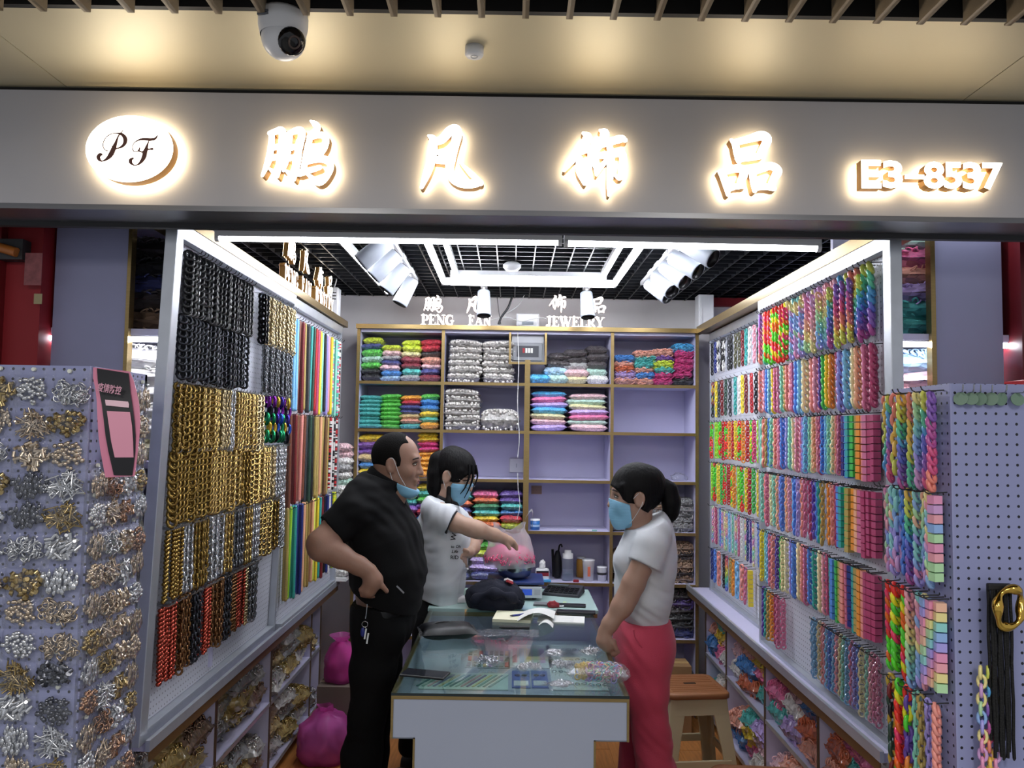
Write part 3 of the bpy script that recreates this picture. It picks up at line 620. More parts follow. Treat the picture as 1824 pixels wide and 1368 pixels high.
for pts, r_, lb, m_ in (([(912, 530), (905, 548), (893, 565), (888, 578)], 0.007, 'black bundle of leads hanging over the middle of the back wall', M['blackplastic']), ([(885, 525), (888, 550), (892, 578)], 0.002, 'thin dark lead hanging over the back wall', M['blackplastic']),
        ([(868, 572), (900, 565), (930, 572), (965, 566), (985, 578)], 0.003, 'white lead sagging across the meter box', M['cable']), ([(934, 526), (922, 545), (900, 560)], 0.002, 'grey lead slanting from the grid to the meter', M['cable'])):
    tag(MB().tube([at(a, b_, Y=4.66) for a, b_ in catmull(pts)], r_, 6).build('loose_lead', m_), lb, 'cable')
# ------------------------------------------------------------------ chain strands on the side boards
M['acr'] = obj_color_mat('acrylic_link', 0.30, coat=0.15)
M['acr_attr'] = obj_color_mat('acrylic_link_mixed', 0.30, coat=0.15, attr='Col')
M['clear'] = obj_color_mat('clear_acrylic_link', 0.12, trans=0.55, spec=0.6)
M['met'] = obj_color_mat('metal_link', 0.24, metal=0.9)
M['met_attr'] = obj_color_mat('metal_link_mixed', 0.2, metal=0.85, attr='Col')
CN = {'black': '#141518', 'charcoal': '#3c3e44', 'grey': '#74777c', 'silver': '#c2c5ca', 'gold': '#b89c60', 'pale gold': '#c2b088', 'dark gold': '#94793f', 'copper red': '#a8493a', 'bronze': '#7d5a3a',
      'white': '#e9e6e2', 'cream': '#f0e6b4', 'yellow': '#f0d83a', 'lemon': '#eef06a', 'orange': '#f09a3a', 'peach': '#f2b48c', 'salmon': '#ee9a8e', 'pink': '#f0a4b4', 'hot pink': '#e24a86', 'rose': '#d4789a', 'crimson': '#b84a72',
      'red': '#c22a30', 'dark red': '#7c2226', 'lavender': '#a49ae0', 'purple': '#6a4aa8', 'blue': '#5a8ae0', 'navy': '#26347e', 'sky blue': '#86c4f0', 'teal': '#3aa6a0', 'mint': '#92dcc6', 'green': '#4ac05a', 'lime': '#a6e23c',
      'dark green': '#2c4a3c', 'olive': '#5c5a40', 'brown': '#7a4632', 'khaki': '#b8a05a'}
RAINBOW = ['#d85a8a', '#ee8a7a', '#f2c45a', '#d6dc62', '#62c8a0', '#5aa6dc', '#6a72d0', '#8a62b8', '#b85aa0']
PASTEL = ['#f0a8b4', '#f4c0a4', '#f0e29a', '#b8e4b0', '#94d8d4', '#94b8ec', '#aca4ea', '#d4a4d8', '#ea9ac0']
NEON = ['#f0362a', '#5ae02a', '#f2ea2a', '#f0362a', '#f06a1e', '#58d83a', '#f23a6a']
def link(mb, c, a, b, r, rz, tilt, ns=10, nr=5, squash=1.0):
    """one elongated ring: half length a along z, half width b, wire r"""
    m = Matrix.Translation(c) @ Matrix.Rotation(rz, 4, 'Z') @ Matrix.Rotation(tilt, 4, 'X'); vs = []
    for i in range(ns):
        t = 2 * PI * i / ns; ct, st_ = math.cos(t), math.sin(t); x, z = b * ct, a * st_; nx, nz = ct * a, st_ * b; l_ = math.hypot(nx, nz); nx /= l_; nz /= l_
        for k in range(nr):
            u = 2 * PI * k / nr; vs.append(m @ Vector((x + nx * r * math.cos(u), r * squash * math.sin(u), z + nz * r * math.cos(u))))
    mb._add(vs, [(i * nr + k, ((i + 1) % ns) * nr + k, ((i + 1) % ns) * nr + (k + 1) % nr, i * nr + (k + 1) % nr) for i in range(ns) for k in range(nr)], True)
SMESH = {}
def strand_mesh(style, L, pitch, w_, r_, pal=None, material='acr', seed=0, seq='step', step=0.35):
    key = (style, L, pitch, w_, r_, tuple(pal or ()), material, seed, seq, step)
    if key in SMESH: return SMESH[key]
    rr = random.Random(seed * 77 + len(SMESH)); mb = MB(); n = max(3, int(L / pitch)); ph = rr.random() * 9
    for i in range(n):
        z = -pitch * (i + 0.5); c = (rr.uniform(-.0012, .0012), rr.uniform(-.0012, .0012), z)
        if pal: mb.cur = lin(pal[int(ph + i * step) % len(pal)] if seq == 'step' else rr.choice(pal))
        if style == 'cable': link(mb, c, pitch * 0.5 + r_ * 1.05, w_ / 2 - r_, r_, (PI / 2 if i % 2 else 0) + R(38) + rr.uniform(-.15, .15), 0)
        elif style == 'curb': link(mb, c, pitch * 0.72, w_ / 2 - r_, r_, R(90 + 38) + rr.uniform(-.1, .1), R(16), 9, 5)
        elif style == 'curb2': link(mb, c, pitch * 0.75, w_ / 2 - r_, r_, (R(60) if i % 2 else R(120)) + rr.uniform(-.1, .1), 0, 9, 5)
        elif style == 'bead': mb.ball(c, w_ / 2, 7, 5)
        elif style == 'bar': mb.cbox((0, 0, z), (w_, w_, pitch * 0.86)); 
        elif style == 'braid':
            for s_ in (-1, 1): mb.ball((s_ * w_ * 0.16, s_ * w_ * 0.22, z), w_ * 0.36, 6, 4, (1, 0.8, 1.5))
        elif style == 'ring': link(mb, c, pitch * 0.66, w_ / 2 - r_, r_, (PI / 2 if i % 2 else 0) + R(50), 0, 14, 6)
    me = mb.mesh('strand_' + style, M[material]); SMESH[key] = me
    return me
STY = {}   # name: (style, pitch, width, wire, what)
for nm, v in {'chunky': ('curb', 0.023, 0.038, 0.0060, 'thick curb chain'), 'wide': ('curb', 0.0195, 0.030, 0.0046, 'curb chain'), 'fine': ('curb2', 0.0138, 0.022, 0.0034, 'fine chain'), 'cable': ('cable', 0.017, 0.020, 0.0036, 'oval link chain'),
      'bigcable': ('cable', 0.024, 0.027, 0.0050, 'large oval link chain'), 'bead': ('bead', 0.0115, 0.0125, 0, 'bead strand'), 'bar': ('bar', 0.022, 0.020, 0, 'square bar strand'), 'braid': ('braid', 0.013, 0.022, 0, 'braided strand'),
      'ring': ('ring', 0.034, 0.042, 0.0062, 'big ring chain'), 'finecable': ('cable', 0.0125, 0.014, 0.0026, 'small link chain'), 'mesh': ('braid', 0.008, 0.026, 0, 'woven strand')}.items(): STY[nm] = v
hook_mb = MB().tube([(0, 0, 0), (-0.045, 0, 0), (-0.052, 0, 0.004), (-0.055, 0, 0.012)], 0.0016, 5)
HOOK = hook_mb.mesh('hook', M['steel'])
HOOKD = hook_mb.mesh('hook', M['darkmetal'])
ROWS = {}
ORD = ['top', 'second', 'third', 'fourth', 'fifth', 'sixth']
def hang(board, sx, row, z, y0, y1, L, items, where, material='acr', hooks=True, gapx=0.030):
    """items: list of (style, colour or palette tuple, width factor); spread from y0 to y1 along the board"""
    bxx = board.location.x + ((z - 0.78) * TILT if board is PL1 else 0); n = len(items); wt = [STY[i[0]][2] * (i[2] if len(i) > 2 else 1) for i in items]; tot = sum(wt); y = y0
    for it, w_ in zip(items, wt):
        dy = (y1 - y0) * w_ / tot; yc = y + dy / 2; y += dy
        if it[1] is None: continue
        st_, pitch, wd, wire, what = STY[it[0]]; Lx = L
        if isinstance(it[1], tuple):
            pal, cname, seq, step = it[1]; me = strand_mesh(st_, Lx, pitch, wd, wire, pal, material + '_attr', rng.randrange(3), seq, step); colr = None
        else:
            cname = it[1]; me = strand_mesh(st_, Lx, pitch, wd, wire, None, material, rng.randrange(2)); colr = CN[cname]
        nm = 'metal_chain' if board is PL1 else 'bead_strand' if board is PL2 else 'clear_chain' if material == 'clear' else 'acrylic_chain'
        o = obj(nm, me, None, (bxx - sx * (gapx + rng.uniform(-.004, .006)), yc, z), (rng.uniform(-.012, .012), rng.uniform(-.01, .01), rng.uniform(-.2, .2) + (PI / 2)), color=colr)
        kx = 1.2 if board is PL1 else 1.08; o.scale = (kx, kx, rng.uniform(0.955, 1.02) * (1.05 if board is PL1 else 1))
        tag(o, None, 'chain' if board is not PL2 else 'bead strand', f'{ORD[row]} row of the {where}')
        ROWS.setdefault((row, where), []).append((yc, o, cname, what))
        if hooks and rng.random() < 0.9:
            h = obj('hook', HOOKD if material != 'met' else HOOK, board, (0, yc - board.location.y, z + 0.006 - board.location.z), (0, R(-4), rng.uniform(-.15, .15) + (0 if sx > 0 else PI)))
def P(pal, name, seq='step', step=0.35): return (pal, name, seq, step)
rb_ = P(RAINBOW, 'rainbow'); rbf = P(RAINBOW, 'rainbow', 'step', 0.6); pb = P(PASTEL, 'pastel rainbow', 'step', 0.5); neon = P(NEON, 'neon red and green', 'rand'); neon2 = P(['#f0362a', '#58d83a'], 'neon striped', 'rand'); neony = P(['#f2ea2a', '#58d83a', '#f06a1e'], 'neon yellow and green', 'rand')
pmix = P(PASTEL, 'mixed pastel', 'rand'); bw = P(['#141518', '#d9d6d2'], 'black and white', 'rand'); darkmix = P(['#141518', '#7c2226', '#c9a53a', '#2c4a3c'], 'dark mixed', 'rand')
ZR = [2.135, 1.892, 1.688, 1.462, 1.222, 0.986]
W1 = 'pastel chain board'; W2 = 'neon chain board'; W3 = 'metal chain board'; W4 = 'bead strand board'
Y0, Y1 = 3.355, 2.29
hang(PR1, 1, 0, ZR[0], Y0, Y1, 0.215, [('wide', rb_)] * 2 + [('wide', neon)] * 8 + [('wide', pmix)] * 4 + [('wide', pb)] * 6 + [('cable', None, 0.3)] + [('wide', pb)] * 4 + [('chunky', rbf)] * 6, W1)
hang(PR1, 1, 0, ZR[0] - 0.03, Y0 - 0.3, Y1 + 0.03, 0.20, [('wide', neon)] * 2 + [('cable', None, 0.6)] + [('wide', pmix)] * 3 + [('wide', pb)] * 3 + [('cable', None)] + [('wide', rbf)] * 5, W1, hooks=False, gapx=0.055)
hang(PR1, 1, 1, ZR[1], Y0, Y1, 0.19, [('wide', c) for c in ('salmon', 'pink', 'blue', 'sky blue', 'yellow', 'rose')] + [('wide', 'rose')] + [('wide', c) for c in ('mint', 'khaki', 'salmon', 'pink', 'rose')] + [('chunky', c) for c in ('blue', 'sky blue', 'cream', 'salmon', 'pink')] + [('wide', c) for c in ('purple', 'green', 'yellow', 'orange', 'crimson')] + [('chunky', c) for c in ('lavender', 'sky blue', 'cream', 'peach', 'rose', 'crimson')], W1)
hang(PR1, 1, 2, ZR[2], Y0, Y1, 0.205, [('cable', None, 0.6), ('bigcable', 'mint'), ('bigcable', 'salmon'), ('fine', 'khaki'), ('fine', 'blue'), ('fine', 'mint'), ('fine', 'cream'), ('fine', 'salmon'), ('fine', 'pink'), ('fine', 'rose')] + [('wide', c) for c in ('blue', 'lavender', 'mint', 'cream', 'pink', 'rose')] + [('fine', c) for c in ('lavender', 'sky blue', 'mint', 'cream', 'peach', 'pink', 'crimson', 'blue', 'sky blue', 'mint', 'cream', 'salmon', 'rose')] + [('bar', c) for c in ('navy', 'blue', 'teal', 'green', 'khaki', 'orange', 'salmon', 'rose', 'crimson', 'crimson')], W1)
hang(PR1, 1, 3, ZR[3], Y0, Y1, 0.215, [('fine', c) for c in ('mint', 'salmon', 'rose', 'cream', 'mint', 'peach', 'lavender', 'blue', 'peach', 'pink')] + [('cable', c) for c in ('sky blue', 'blue', 'lavender', 'salmon', 'rose', 'crimson', 'purple', 'blue', 'teal', 'khaki', 'orange', 'salmon', 'crimson')] + [('bar', c, 0.85) for c in ('blue', 'teal', 'green', 'khaki', 'orange', 'peach', 'rose', 'crimson', 'crimson', 'crimson')], W1)
hang(PR1, 1, 4, ZR[4], Y0, Y1, 0.212, [('fine', c) for c in ('yellow', 'mint', 'sky blue', 'rose', 'salmon', 'purple', 'green', 'cream')] + [('wide', c, 0.8) for c in ('cream', 'lavender', 'blue', 'cream', 'salmon', 'rose', 'blue', 'teal', 'cream', 'pink', 'crimson')] + [('bar', c, 0.75) for c in ('teal', 'blue', 'green', 'khaki', 'salmon', 'rose', 'navy', 'teal', 'khaki', 'orange', 'salmon', 'crimson', 'crimson', 'crimson')], W1)
hang(PR1, 1, 5, ZR[5], Y0, 3.08, 0.205, [('fine', c) for c in ('purple', 'teal', 'khaki', 'orange', 'crimson', 'rose', 'rose')], W1)
hang(PR1, 1, 5, ZR[5], 2.80, Y1, 0.205, [('fine', c) for c in ('sky blue', 'sky blue', 'cream', 'salmon', 'pink', 'sky blue', 'blue', 'sky blue', 'pink', 'cream', 'mint', 'sky blue', 'rose', 'lavender', 'blue', 'cream', 'mint', 'pink', 'rose', 'rose')], W1, 'clear')
Y0, Y1 = 4.47, 3.45
hang(PR2, 1, 0, ZR[0], Y0, Y1, 0.185, [('cable', c) if not isinstance(c, tuple) else ('cable', c) for c in ('black', 'navy', bw, 'black', bw, 'charcoal', 'black', 'olive', 'olive', 'dark red', 'teal', 'white', 'pink', 'black', 'black', 'navy')], W2)
hang(PR2, 1, 1, ZR[1] + 0.02, Y0, Y1, 0.195, [('cable', darkmix), ('cable', 'yellow', 0.6), ('cable', 'charcoal'), ('cable', 'dark red'), ('cable', 'dark green'), ('cable', 'charcoal'), ('cable', 'teal'), ('cable', 'white'), ('cable', 'yellow', 0.5), ('cable', 'dark red'), ('cable', 'red'), ('cable', 'black'), ('cable', 'dark green'), ('cable', 'black')], W2)
hang(PR2, 1, 2, ZR[2], Y0, Y1, 0.205, [('fine', c) for c in (neon, 'lime', 'lime', neon2, 'red', neon2, 'orange', 'red', 'yellow', neon2, 'orange', 'red', neony, 'hot pink', 'lime', 'orange', 'yellow')], W2)
hang(PR2, 1, 3, ZR[3], Y0, Y1, 0.215, [('fine', c) for c in ('lime', neon2, 'yellow', 'green', neon2, 'red', neony, 'orange', 'lime', neon2, 'yellow', 'red', 'green', 'yellow', 'hot pink', 'red')], W2)
hang(PR2, 1, 4, ZR[4], Y0, Y1, 0.205, [('finecable', c) for c in (pmix, 'pink', 'crimson', 'blue', pmix, 'cream', pmix, 'sky blue', 'mint', pmix, 'rose', 'white', pmix, 'navy', 'purple', pmix, 'blue', 'sky blue', 'cream', 'pink')], W2)
hang(PR2, 1, 5, ZR[5], Y0, Y1, 0.185, [('cable', 'navy'), ('cable', 'blue'), ('cable', None, 0.4), ('bigcable', 'salmon'), ('cable', 'black'), ('cable', rbf), ('cable', 'khaki'), ('cable', 'orange'), ('bigcable', 'sky blue'), ('bigcable', 'salmon'), ('cable', 'rose'), ('bar', 'yellow'), ('cable', None, 2.6), ('cable', rbf), ('cable', rbf)], W2)
# the metal chains opposite
ZL = [2.135, 1.945, 1.745, 1.545, 1.325, 1.105]
def runs(*r): return [x for a in r for x in [(a[0], a[1])] * a[2]]
hang(PL1, -1, 0, ZL[0], 2.27, 2.83, 0.185, runs(('wide', 'black', 19)), W3)
hang(PL1, -1, 0, ZL[0] - 0.004, 2.95, 3.40, 0.185, [('wide', 'black')] * 2 + runs(('fine', 'pale gold', 14)), W3, 'met')
hang(PL1, -1, 1, ZL[1], 2.26, 2.82, 0.19, runs(('wide', 'charcoal', 19)), W3, 'met')
hang(PL1, -1, 1, ZL[1] - 0.006, 3.02, 3.40, 0.185, runs(('fine', 'grey', 14)), W3, 'met')
hang(PL1, -1, 2, ZL[2], 2.26, 3.06, 0.20, runs(('fine', 'dark gold', 3), ('wide', 'dark gold', 4), ('wide', 'gold', 5), ('fine', 'pale gold', 4), ('fine', 'silver', 2), ('wide', 'gold', 8), ('wide', 'pale gold', 3)), W3, 'met')
IRI = P(['#3a2a8a', '#7a2a9a', '#1e8a5a', '#c8a83a', '#2a5ac0', '#1c1c28'], 'iridescent', 'rand')
hang(PL1, -1, 2, ZL[2], 3.09, 3.41, 0.185, [('ring', IRI)] * 6, W3, 'met')
hang(PL1, -1, 3, ZL[3], 2.26, 3.40, 0.205, runs(('wide', 'dark gold', 9), ('wide', 'gold', 9), ('fine', 'dark gold', 6), ('wide', 'gold', 7), ('fine', 'pale gold', 4), ('fine', 'silver', 6)), W3, 'met')
hang(PL1, -1, 4, ZL[4], 2.26, 3.41, 0.205, runs(('bead', 'dark gold', 8), ('fine', 'silver', 3), ('fine', 'dark gold', 5), ('fine', 'silver', 5), ('fine', 'gold', 4), ('fine', 'grey', 5), ('fine', 'gold', 3), ('fine', 'silver', 4), ('wide', 'gold', 4), ('fine', 'dark gold', 4), ('wide', 'silver', 2)), W3, 'met')
hang(PL1, -1, 5, ZL[5], 2.26, 3.12, 0.215, runs(('bead', 'copper red', 9), ('fine', 'bronze', 4), ('fine', 'charcoal', 3), ('bead', 'copper red', 7), ('fine', 'bronze', 4), ('fine', 'charcoal', 3), ('bead', 'bronze', 6), ('bead', 'copper red', 5), ('bead', 'pale gold', 4), ('fine', 'grey', 4)), W3, 'met')
def long_row(row, z, L, cols, y0=3.47, y1=4.45): hang(PL2, -1, row, z, y0, y1, L, cols, W4, gapx=0.022)
jade = P(['#5ac8b0', '#e9e6e2', '#d070a0'], 'jade and pink', 'rand'); brw = P(['#e9e6e2', '#141518', '#c22a30'], 'red and white', 'rand'); yel = P(['#f0e02a', '#b8d83a'], 'yellow green', 'rand')
long_row(0, 2.11, 0.415, [('mesh', c) for c in ('sky blue', 'sky blue', 'brown', 'dark red', 'khaki', 'charcoal', 'teal', 'dark green', 'red', 'crimson', 'yellow', 'mint', 'black', 'lavender', 'pink', 'yellow', jade, 'mint', jade, brw)])
long_row(1, 1.68, 0.40, [('mesh', c) for c in ('brown', 'dark red', 'bronze', 'salmon', 'brown', 'charcoal', 'dark green', 'black', 'khaki', 'khaki', 'peach', 'khaki', 'bronze', 'khaki', brw, 'white', bw, brw)])
long_row(2, 1.265, 0.40, [('mesh', c) for c in ('khaki', 'lime', 'teal', 'navy', 'navy', 'peach', 'khaki', 'dark gold', 'peach', 'lemon', 'yellow', 'teal', 'dark red', 'black', 'navy', 'white', 'navy', yel, yel)])

ONES = ['', 'first', 'second', 'third', 'fourth', 'fifth', 'sixth', 'seventh', 'eighth', 'ninth', 'tenth', 'eleventh', 'twelfth', 'thirteenth', 'fourteenth', 'fifteenth', 'sixteenth', 'seventeenth', 'eighteenth', 'nineteenth']
TENS = {2: 'twent', 3: 'thirt', 4: 'fort', 5: 'fift'}
def ordinal(n): return ONES[n] if n < 20 else TENS[n // 10] + ('ieth' if n % 10 == 0 else 'y-' + ONES[n % 10])
for (row, where), L in ROWS.items():
    for i, (y, o, cname, what) in enumerate(sorted(L, key=lambda q: q[0])):
        o['label'] = f'{cname} {what}, {ordinal(i + 1)} from the entrance, {ORD[row]} row, {where}'
# ------------------------------------------------------------------ bags of beads and links
M['bag'] = obj_color_mat('bagged_bits', 0.28, coat=0.7, bump=1.0, voronoi=13, var=0.35, zs=0.35)
M['bagfine'] = obj_color_mat('bagged_fine_bits', 0.28, coat=0.7, bump=1.0, voronoi=20, var=0.25, zs=0.35)
M['pearl'] = obj_color_mat('pearl_beads', 0.18, coat=0.5, metal=0.25)
M['zebra'] = None
def pillow(seed, nu=18, nv=12, p=5.0, lump=0.10, flange=0.05):
    rr = random.Random(seed); ox, oy = rr.uniform(0, 50), rr.uniform(0, 50); mb = MB()
    def hgt(u, v):
        return max(0.0, (1 - abs(u) ** p)) ** 0.55 * max(0.0, (1 - abs(v) ** p)) ** 0.55
    for s_ in (1, -1):
        def fn(a, b_):
            u = -1 + 2 * a; v = -1 + 2 * b_; h = hgt(u, v); nz = noise.noise(Vector((u * 2.2 + ox, v * 2.2 + oy, s_ * 3))); n2 = noise.noise(Vector((u * 7 + oy, v * 7 + ox, s_)))
            wr = 1 + 0.05 * nz; pinch = 1 - 0.06 * math.cos(v * PI) * abs(u) ** 4
            return (0.5 * u * wr * pinch + 0.012 * n2 * abs(u) ** 3, 0.5 * v * wr, s_ * 0.5 * h * (1 + 2.2 * lump * nz + lump * n2) + 0.06 * nz * (1 - h))
        if s_ > 0: mb.grid(fn, nu, nv)
        else: mb.grid(lambda a, b_: fn(1 - a, b_), nu, nv)
    # the sealed plastic hem at both ends
    for e in (-1, 1):
        mb.grid(lambda a, b_: (e * (0.5 + a * flange + 0.01 * noise.noise(Vector((b_ * 9 + ox, e, 0)))), (-0.45 + 0.9 * b_) * (1 + 0.04 * math.sin(b_ * 20)), 0.05 * math.sin(b_ * 23 + ox) * a), 1, nv)
    return mb
PILL = [pillow(s_).mesh('bag', M['bag']) for s_ in range(6)]
PILLF = [pillow(s_ + 20).mesh('bag', M['bagfine']) for s_ in range(4)]
def surf_pts(seed, n):
    rr = random.Random(seed); out = []
    for _ in range(n):
        u, v = rr.uniform(-.93, .93), rr.uniform(-.93, .93); h = ((1 - abs(u) ** 5) * (1 - abs(v) ** 5)) ** 0.55; s_ = 1 if rr.random() < 0.7 else -1
        out.append((0.5 * u, 0.5 * v, s_ * 0.5 * h * 1.05, u, v))
    return out
def content_mesh(kind, dims, seed, n, size, material):
    """loose pieces lying against the film of a bag of the given size"""
    mb = MB(); rr = random.Random(seed)
    for x, y, z, u, v in surf_pts(seed, n):
        c = Vector((x * dims[0], y * dims[1], z * dims[2]))
        if kind == 'pearl': mb.ball(c, size * rr.uniform(.85, 1.1), 7, 5)
        elif kind == 'links':
            m2 = MB(); link(m2, (0, 0, 0), size * 1.25, size * 0.8, size * 0.27, 0, 0, 8, 4)
            q = Euler((rr.uniform(0, 6.3), rr.uniform(0, 6.3), rr.uniform(0, 6.3))).to_matrix().to_4x4()
            mb._add([Matrix.Translation(c) @ q @ Vector(p_) for p_ in m2.v], m2.f, True)
        elif kind == 'rings':
            m2 = MB(); link(m2, (0, 0, 0), size, size, size * 0.16, 0, 0, 10, 4)
            q = Euler((rr.uniform(-.5, .5), rr.uniform(-.5, .5), rr.uniform(0, 6.3))).to_matrix().to_4x4() @ Matrix.Rotation(R(90), 4, 'X')
            mb._add([Matrix.Translation(c) @ q @ Vector(p_) for p_ in m2.v], m2.f, True)
    return mb.mesh('contents', M[material])
CM = {}
def pale(c, k=0.16): return tuple(int(int(c.lstrip('#')[i:i + 2], 16) * (1 - k) + 255 * k) for i in (0, 2, 4))
def bag(loc, dims, color, label, group, rot=(0, 0, 0), kind=None, name=None, color2=None, cat='bag'):
    """a filled plastic bag resting with its underside at loc"""
    me = rng.choice(PILLF if kind == 'fine' else PILL)
    name = {'pearl': 'pearl_bag', 'rings': 'ring_bag', 'links': 'link_bag', 'metal': 'metal_link_bag'}.get(kind, 'bead_bag')
    color = pale(color); t = empty(name, (loc[0], loc[1], loc[2] + dims[2] * 0.5), label, cat, group, rot)
    o = obj('bag_body', me, t, color=color); o.scale = dims
    if kind in ('pearl', 'links', 'rings', 'metal'):
        k = (kind, round(dims[0], 2), round(dims[1], 2), round(dims[2], 2), rng.randrange(2))
        if k not in CM:
            a = {'pearl': ('pearl', 330, 0.0085, 'pearl'), 'links': ('links', 230, 0.0105, 'acr'), 'rings': ('rings', 90, 0.013, 'acr'), 'metal': ('links', 260, 0.0105, 'met')}[kind]
            CM[k] = content_mesh(a[0], k[1:4], len(CM), a[1], a[2], a[3])
        c = obj('contents', CM[k], t, color=color2 or color); c['kind'] = 'stuff'
        o.color = tuple((0.4 if kind == 'pearl' else 0.7) * x for x in o.color[:3]) + (1,)
    return t
BN = [('white', '#e4e2de'), ('black', '#16171b'), ('lime', '#c6dc2c'), ('green', '#4cc23c'), ('dark green', '#2a7a4c'), ('navy', '#2c3478'), ('blue', '#2e78c8'), ('sky blue', '#3aa4dc'), ('pale blue', '#9cc2e2'), ('teal', '#3eb2ac'), ('mint', '#acd6c6'),
      ('yellow', '#f0ca22'), ('orange', '#ee9a24'), ('rust', '#cc5a30'), ('red', '#bc2030'), ('dark red', '#7c2230'), ('pink', '#ec6aa0'), ('blush', '#e8b8c0'), ('peach', '#e89c84'), ('magenta', '#c4246c'), ('lilac', '#b49ade'), ('purple', '#6a3c9c'), ('violet', '#4a3284'), ('cream', '#dcd49c'), ('tan', '#c4a86c'), ('grey', '#9a9a9c'), ('silver', '#c6c2bc'), ('dark', '#2c2628'), ('brown', '#8a6a50'), ('speckled', '#7e7e80'), ('gold', '#b89a52')]
BC = dict(BN)
def stack(x, z, w_, cols, where, hs=None, y=4.70, d=0.15, kind=None, fine=False, group=None, rot=0.0, dx=0.0):
    """cols from the top of the stack downwards"""
    n = len(cols); hs = hs or 0.04; zz = z
    for i, c in enumerate(reversed(cols)):
        pos = 'at the bottom' if i == 0 else 'on top' if i == n - 1 else ordinal(i + 1) + ' from the bottom'
        k = kind or ('fine' if fine else None); h = hs * rng.uniform(.92, 1.08)
        ww = w_ * rng.uniform(.95, 1.04)
        wd = {'pearl': 'pearl bag', 'links': 'link bag', 'rings': 'ring bag', 'metal': 'metal link bag'}.get(kind, 'bead bag')
        bag((x + rng.uniform(-.006, .006) + dx * i, y + rng.uniform(-.006, .01), zz), (ww * 1.03, d, h * 1.30), BC[c], f'{c} {wd} {pos}, {where}', group or 'bags on the back cabinet', (rng.uniform(-.02, .02), rng.uniform(-.05, .05), rot + rng.uniform(-.06, .06)), k)
        zz += h * 0.97
def bayx(i, f): return CX0 + BAY * i + 0.014 + (BAY - 0.028) * f
Z6, Z5, Z4, Z3, Z2, Z1, Z0 = [z + 0.001 for z in (LEV[6], LEV[5], LEV[4], LEV[3], LEV[2], LEV[1], LEV[0])]
stack(bayx(0, .125), Z6, .118, ['lime', 'navy', 'green', 'mint', 'green', 'black', 'black'], 'outermost stack, mixed top shelf', .037)
stack(bayx(0, .37), Z6, .118, ['lime', 'blush', 'grey', 'navy', 'blush', 'blue', 'pale blue'], 'second stack, mixed top shelf', .031)
stack(bayx(0, .62), Z6, .118, ['lime', 'lime', 'cream', 'dark red', 'dark red', 'teal', 'grey'], 'third stack, mixed top shelf', .035)
stack(bayx(0, .87), Z6, .118, ['red', 'red', 'black', 'peach', 'blush', 'navy', 'dark red'], 'innermost stack, mixed top shelf', .036)
stack(bayx(1, .24), Z6, .19, ['silver'] * 6, 'stack of pearls, top shelf, by the bright bags', .040, kind='pearl')
stack(bayx(1, .66), Z6, .18, ['silver'] * 6, 'stack of pearls, top shelf, below the breaker box', .040, kind='pearl')
stack(bayx(2, .33), Z6, .135, ['dark', 'dark', 'pale blue', 'mint'], 'stack below the breaker box cutout', .044, dx=.004)
stack(bayx(2, .12), Z6, .12, ['sky blue'], 'low pile beside the middle post', .044, y=4.67)
stack(bayx(2, .58), Z6, .135, ['dark', 'dark', 'grey', 'blush', 'cream'], 'middle stack of dark and pastel bags', .040, fine=True)
stack(bayx(2, .85), Z6, .12, ['dark', 'dark', 'dark', 'mint', 'white'], 'end stack of dark and pastel bags', .045, fine=True)
stack(bayx(3, .13), Z6, .118, ['blue', 'peach', 'rust', 'lilac', 'peach'], 'first ring stack on the top shelf', .034, kind='rings')
stack(bayx(3, .39), Z6, .118, ['peach', 'teal', 'teal', 'peach', 'blue', 'peach'], 'second ring stack on the top shelf', .032, kind='rings')
stack(bayx(3, .63), Z6, .112, ['peach', 'purple', 'lime', 'teal', 'magenta', 'magenta'], 'third ring stack on the top shelf', .036, kind='rings')
stack(bayx(3, .88), Z6, .112, ['sky blue', 'magenta', 'magenta', 'magenta', 'magenta', 'black'], 'last ring stack on the top shelf', .040, kind='rings')
stack(bayx(0, .12), Z5, .128, ['teal'] * 8, 'all-teal stack on the second shelf', .0245, fine=True)
stack(bayx(0, .375), Z5, .122, ['green'] * 8, 'all-green stack on the second shelf', .026, fine=True)
stack(bayx(0, .63), Z5, .120, ['orange', 'red', 'navy', 'navy', 'tan', 'peach', 'teal'], 'mixed stack beside the all-green stack', .028, fine=True)
stack(bayx(0, .87), Z5, .108, ['green', 'blue', 'blue', 'yellow', 'teal', 'orange'], 'mixed stack with the green top bag', .034, fine=True)
stack(bayx(1, .22), Z5, .20, ['silver'] * 6, 'tall stack of pearls on the second shelf', .039, kind='pearl')
bag((bayx(1, .69), 4.70, Z5), (.225, .16, .115), BC['silver'], 'single plump bag of pearl beads on the second shelf', 'bags on the back cabinet', kind='pearl')
stack(bayx(2, .24), Z5, .205, ['sky blue', 'pink', 'lilac', 'sky blue', 'cream', 'blush', 'lilac'], 'pastel stack by the middle post', .0335, fine=True)
stack(bayx(2, .73), Z5, .22, ['blush', 'mint', 'cream', 'lilac', 'pink', 'mint', 'blush'], 'pastel stack by the empty bay', .0325, fine=True)
stack(bayx(0, .16), Z4, .155, ['yellow', 'purple', 'purple', 'tan', 'blue', 'yellow'], 'stack behind the man\'s head', .041)
stack(bayx(0, .86), Z4, .118, ['yellow', 'yellow', 'magenta', 'magenta', 'orange', 'orange', 'orange', 'orange', 'orange'], 'yellow to orange stack', .029)
stack(bayx(0, .87), Z3, .118, ['yellow', 'teal', 'green', 'purple', 'red', 'blue', 'rust'], 'stack between the man and the girl', .036)
stack(bayx(0, .60), Z3, .118, ['white', 'teal', 'purple', 'red', 'blue'], 'stack behind the man\'s mask', .04)
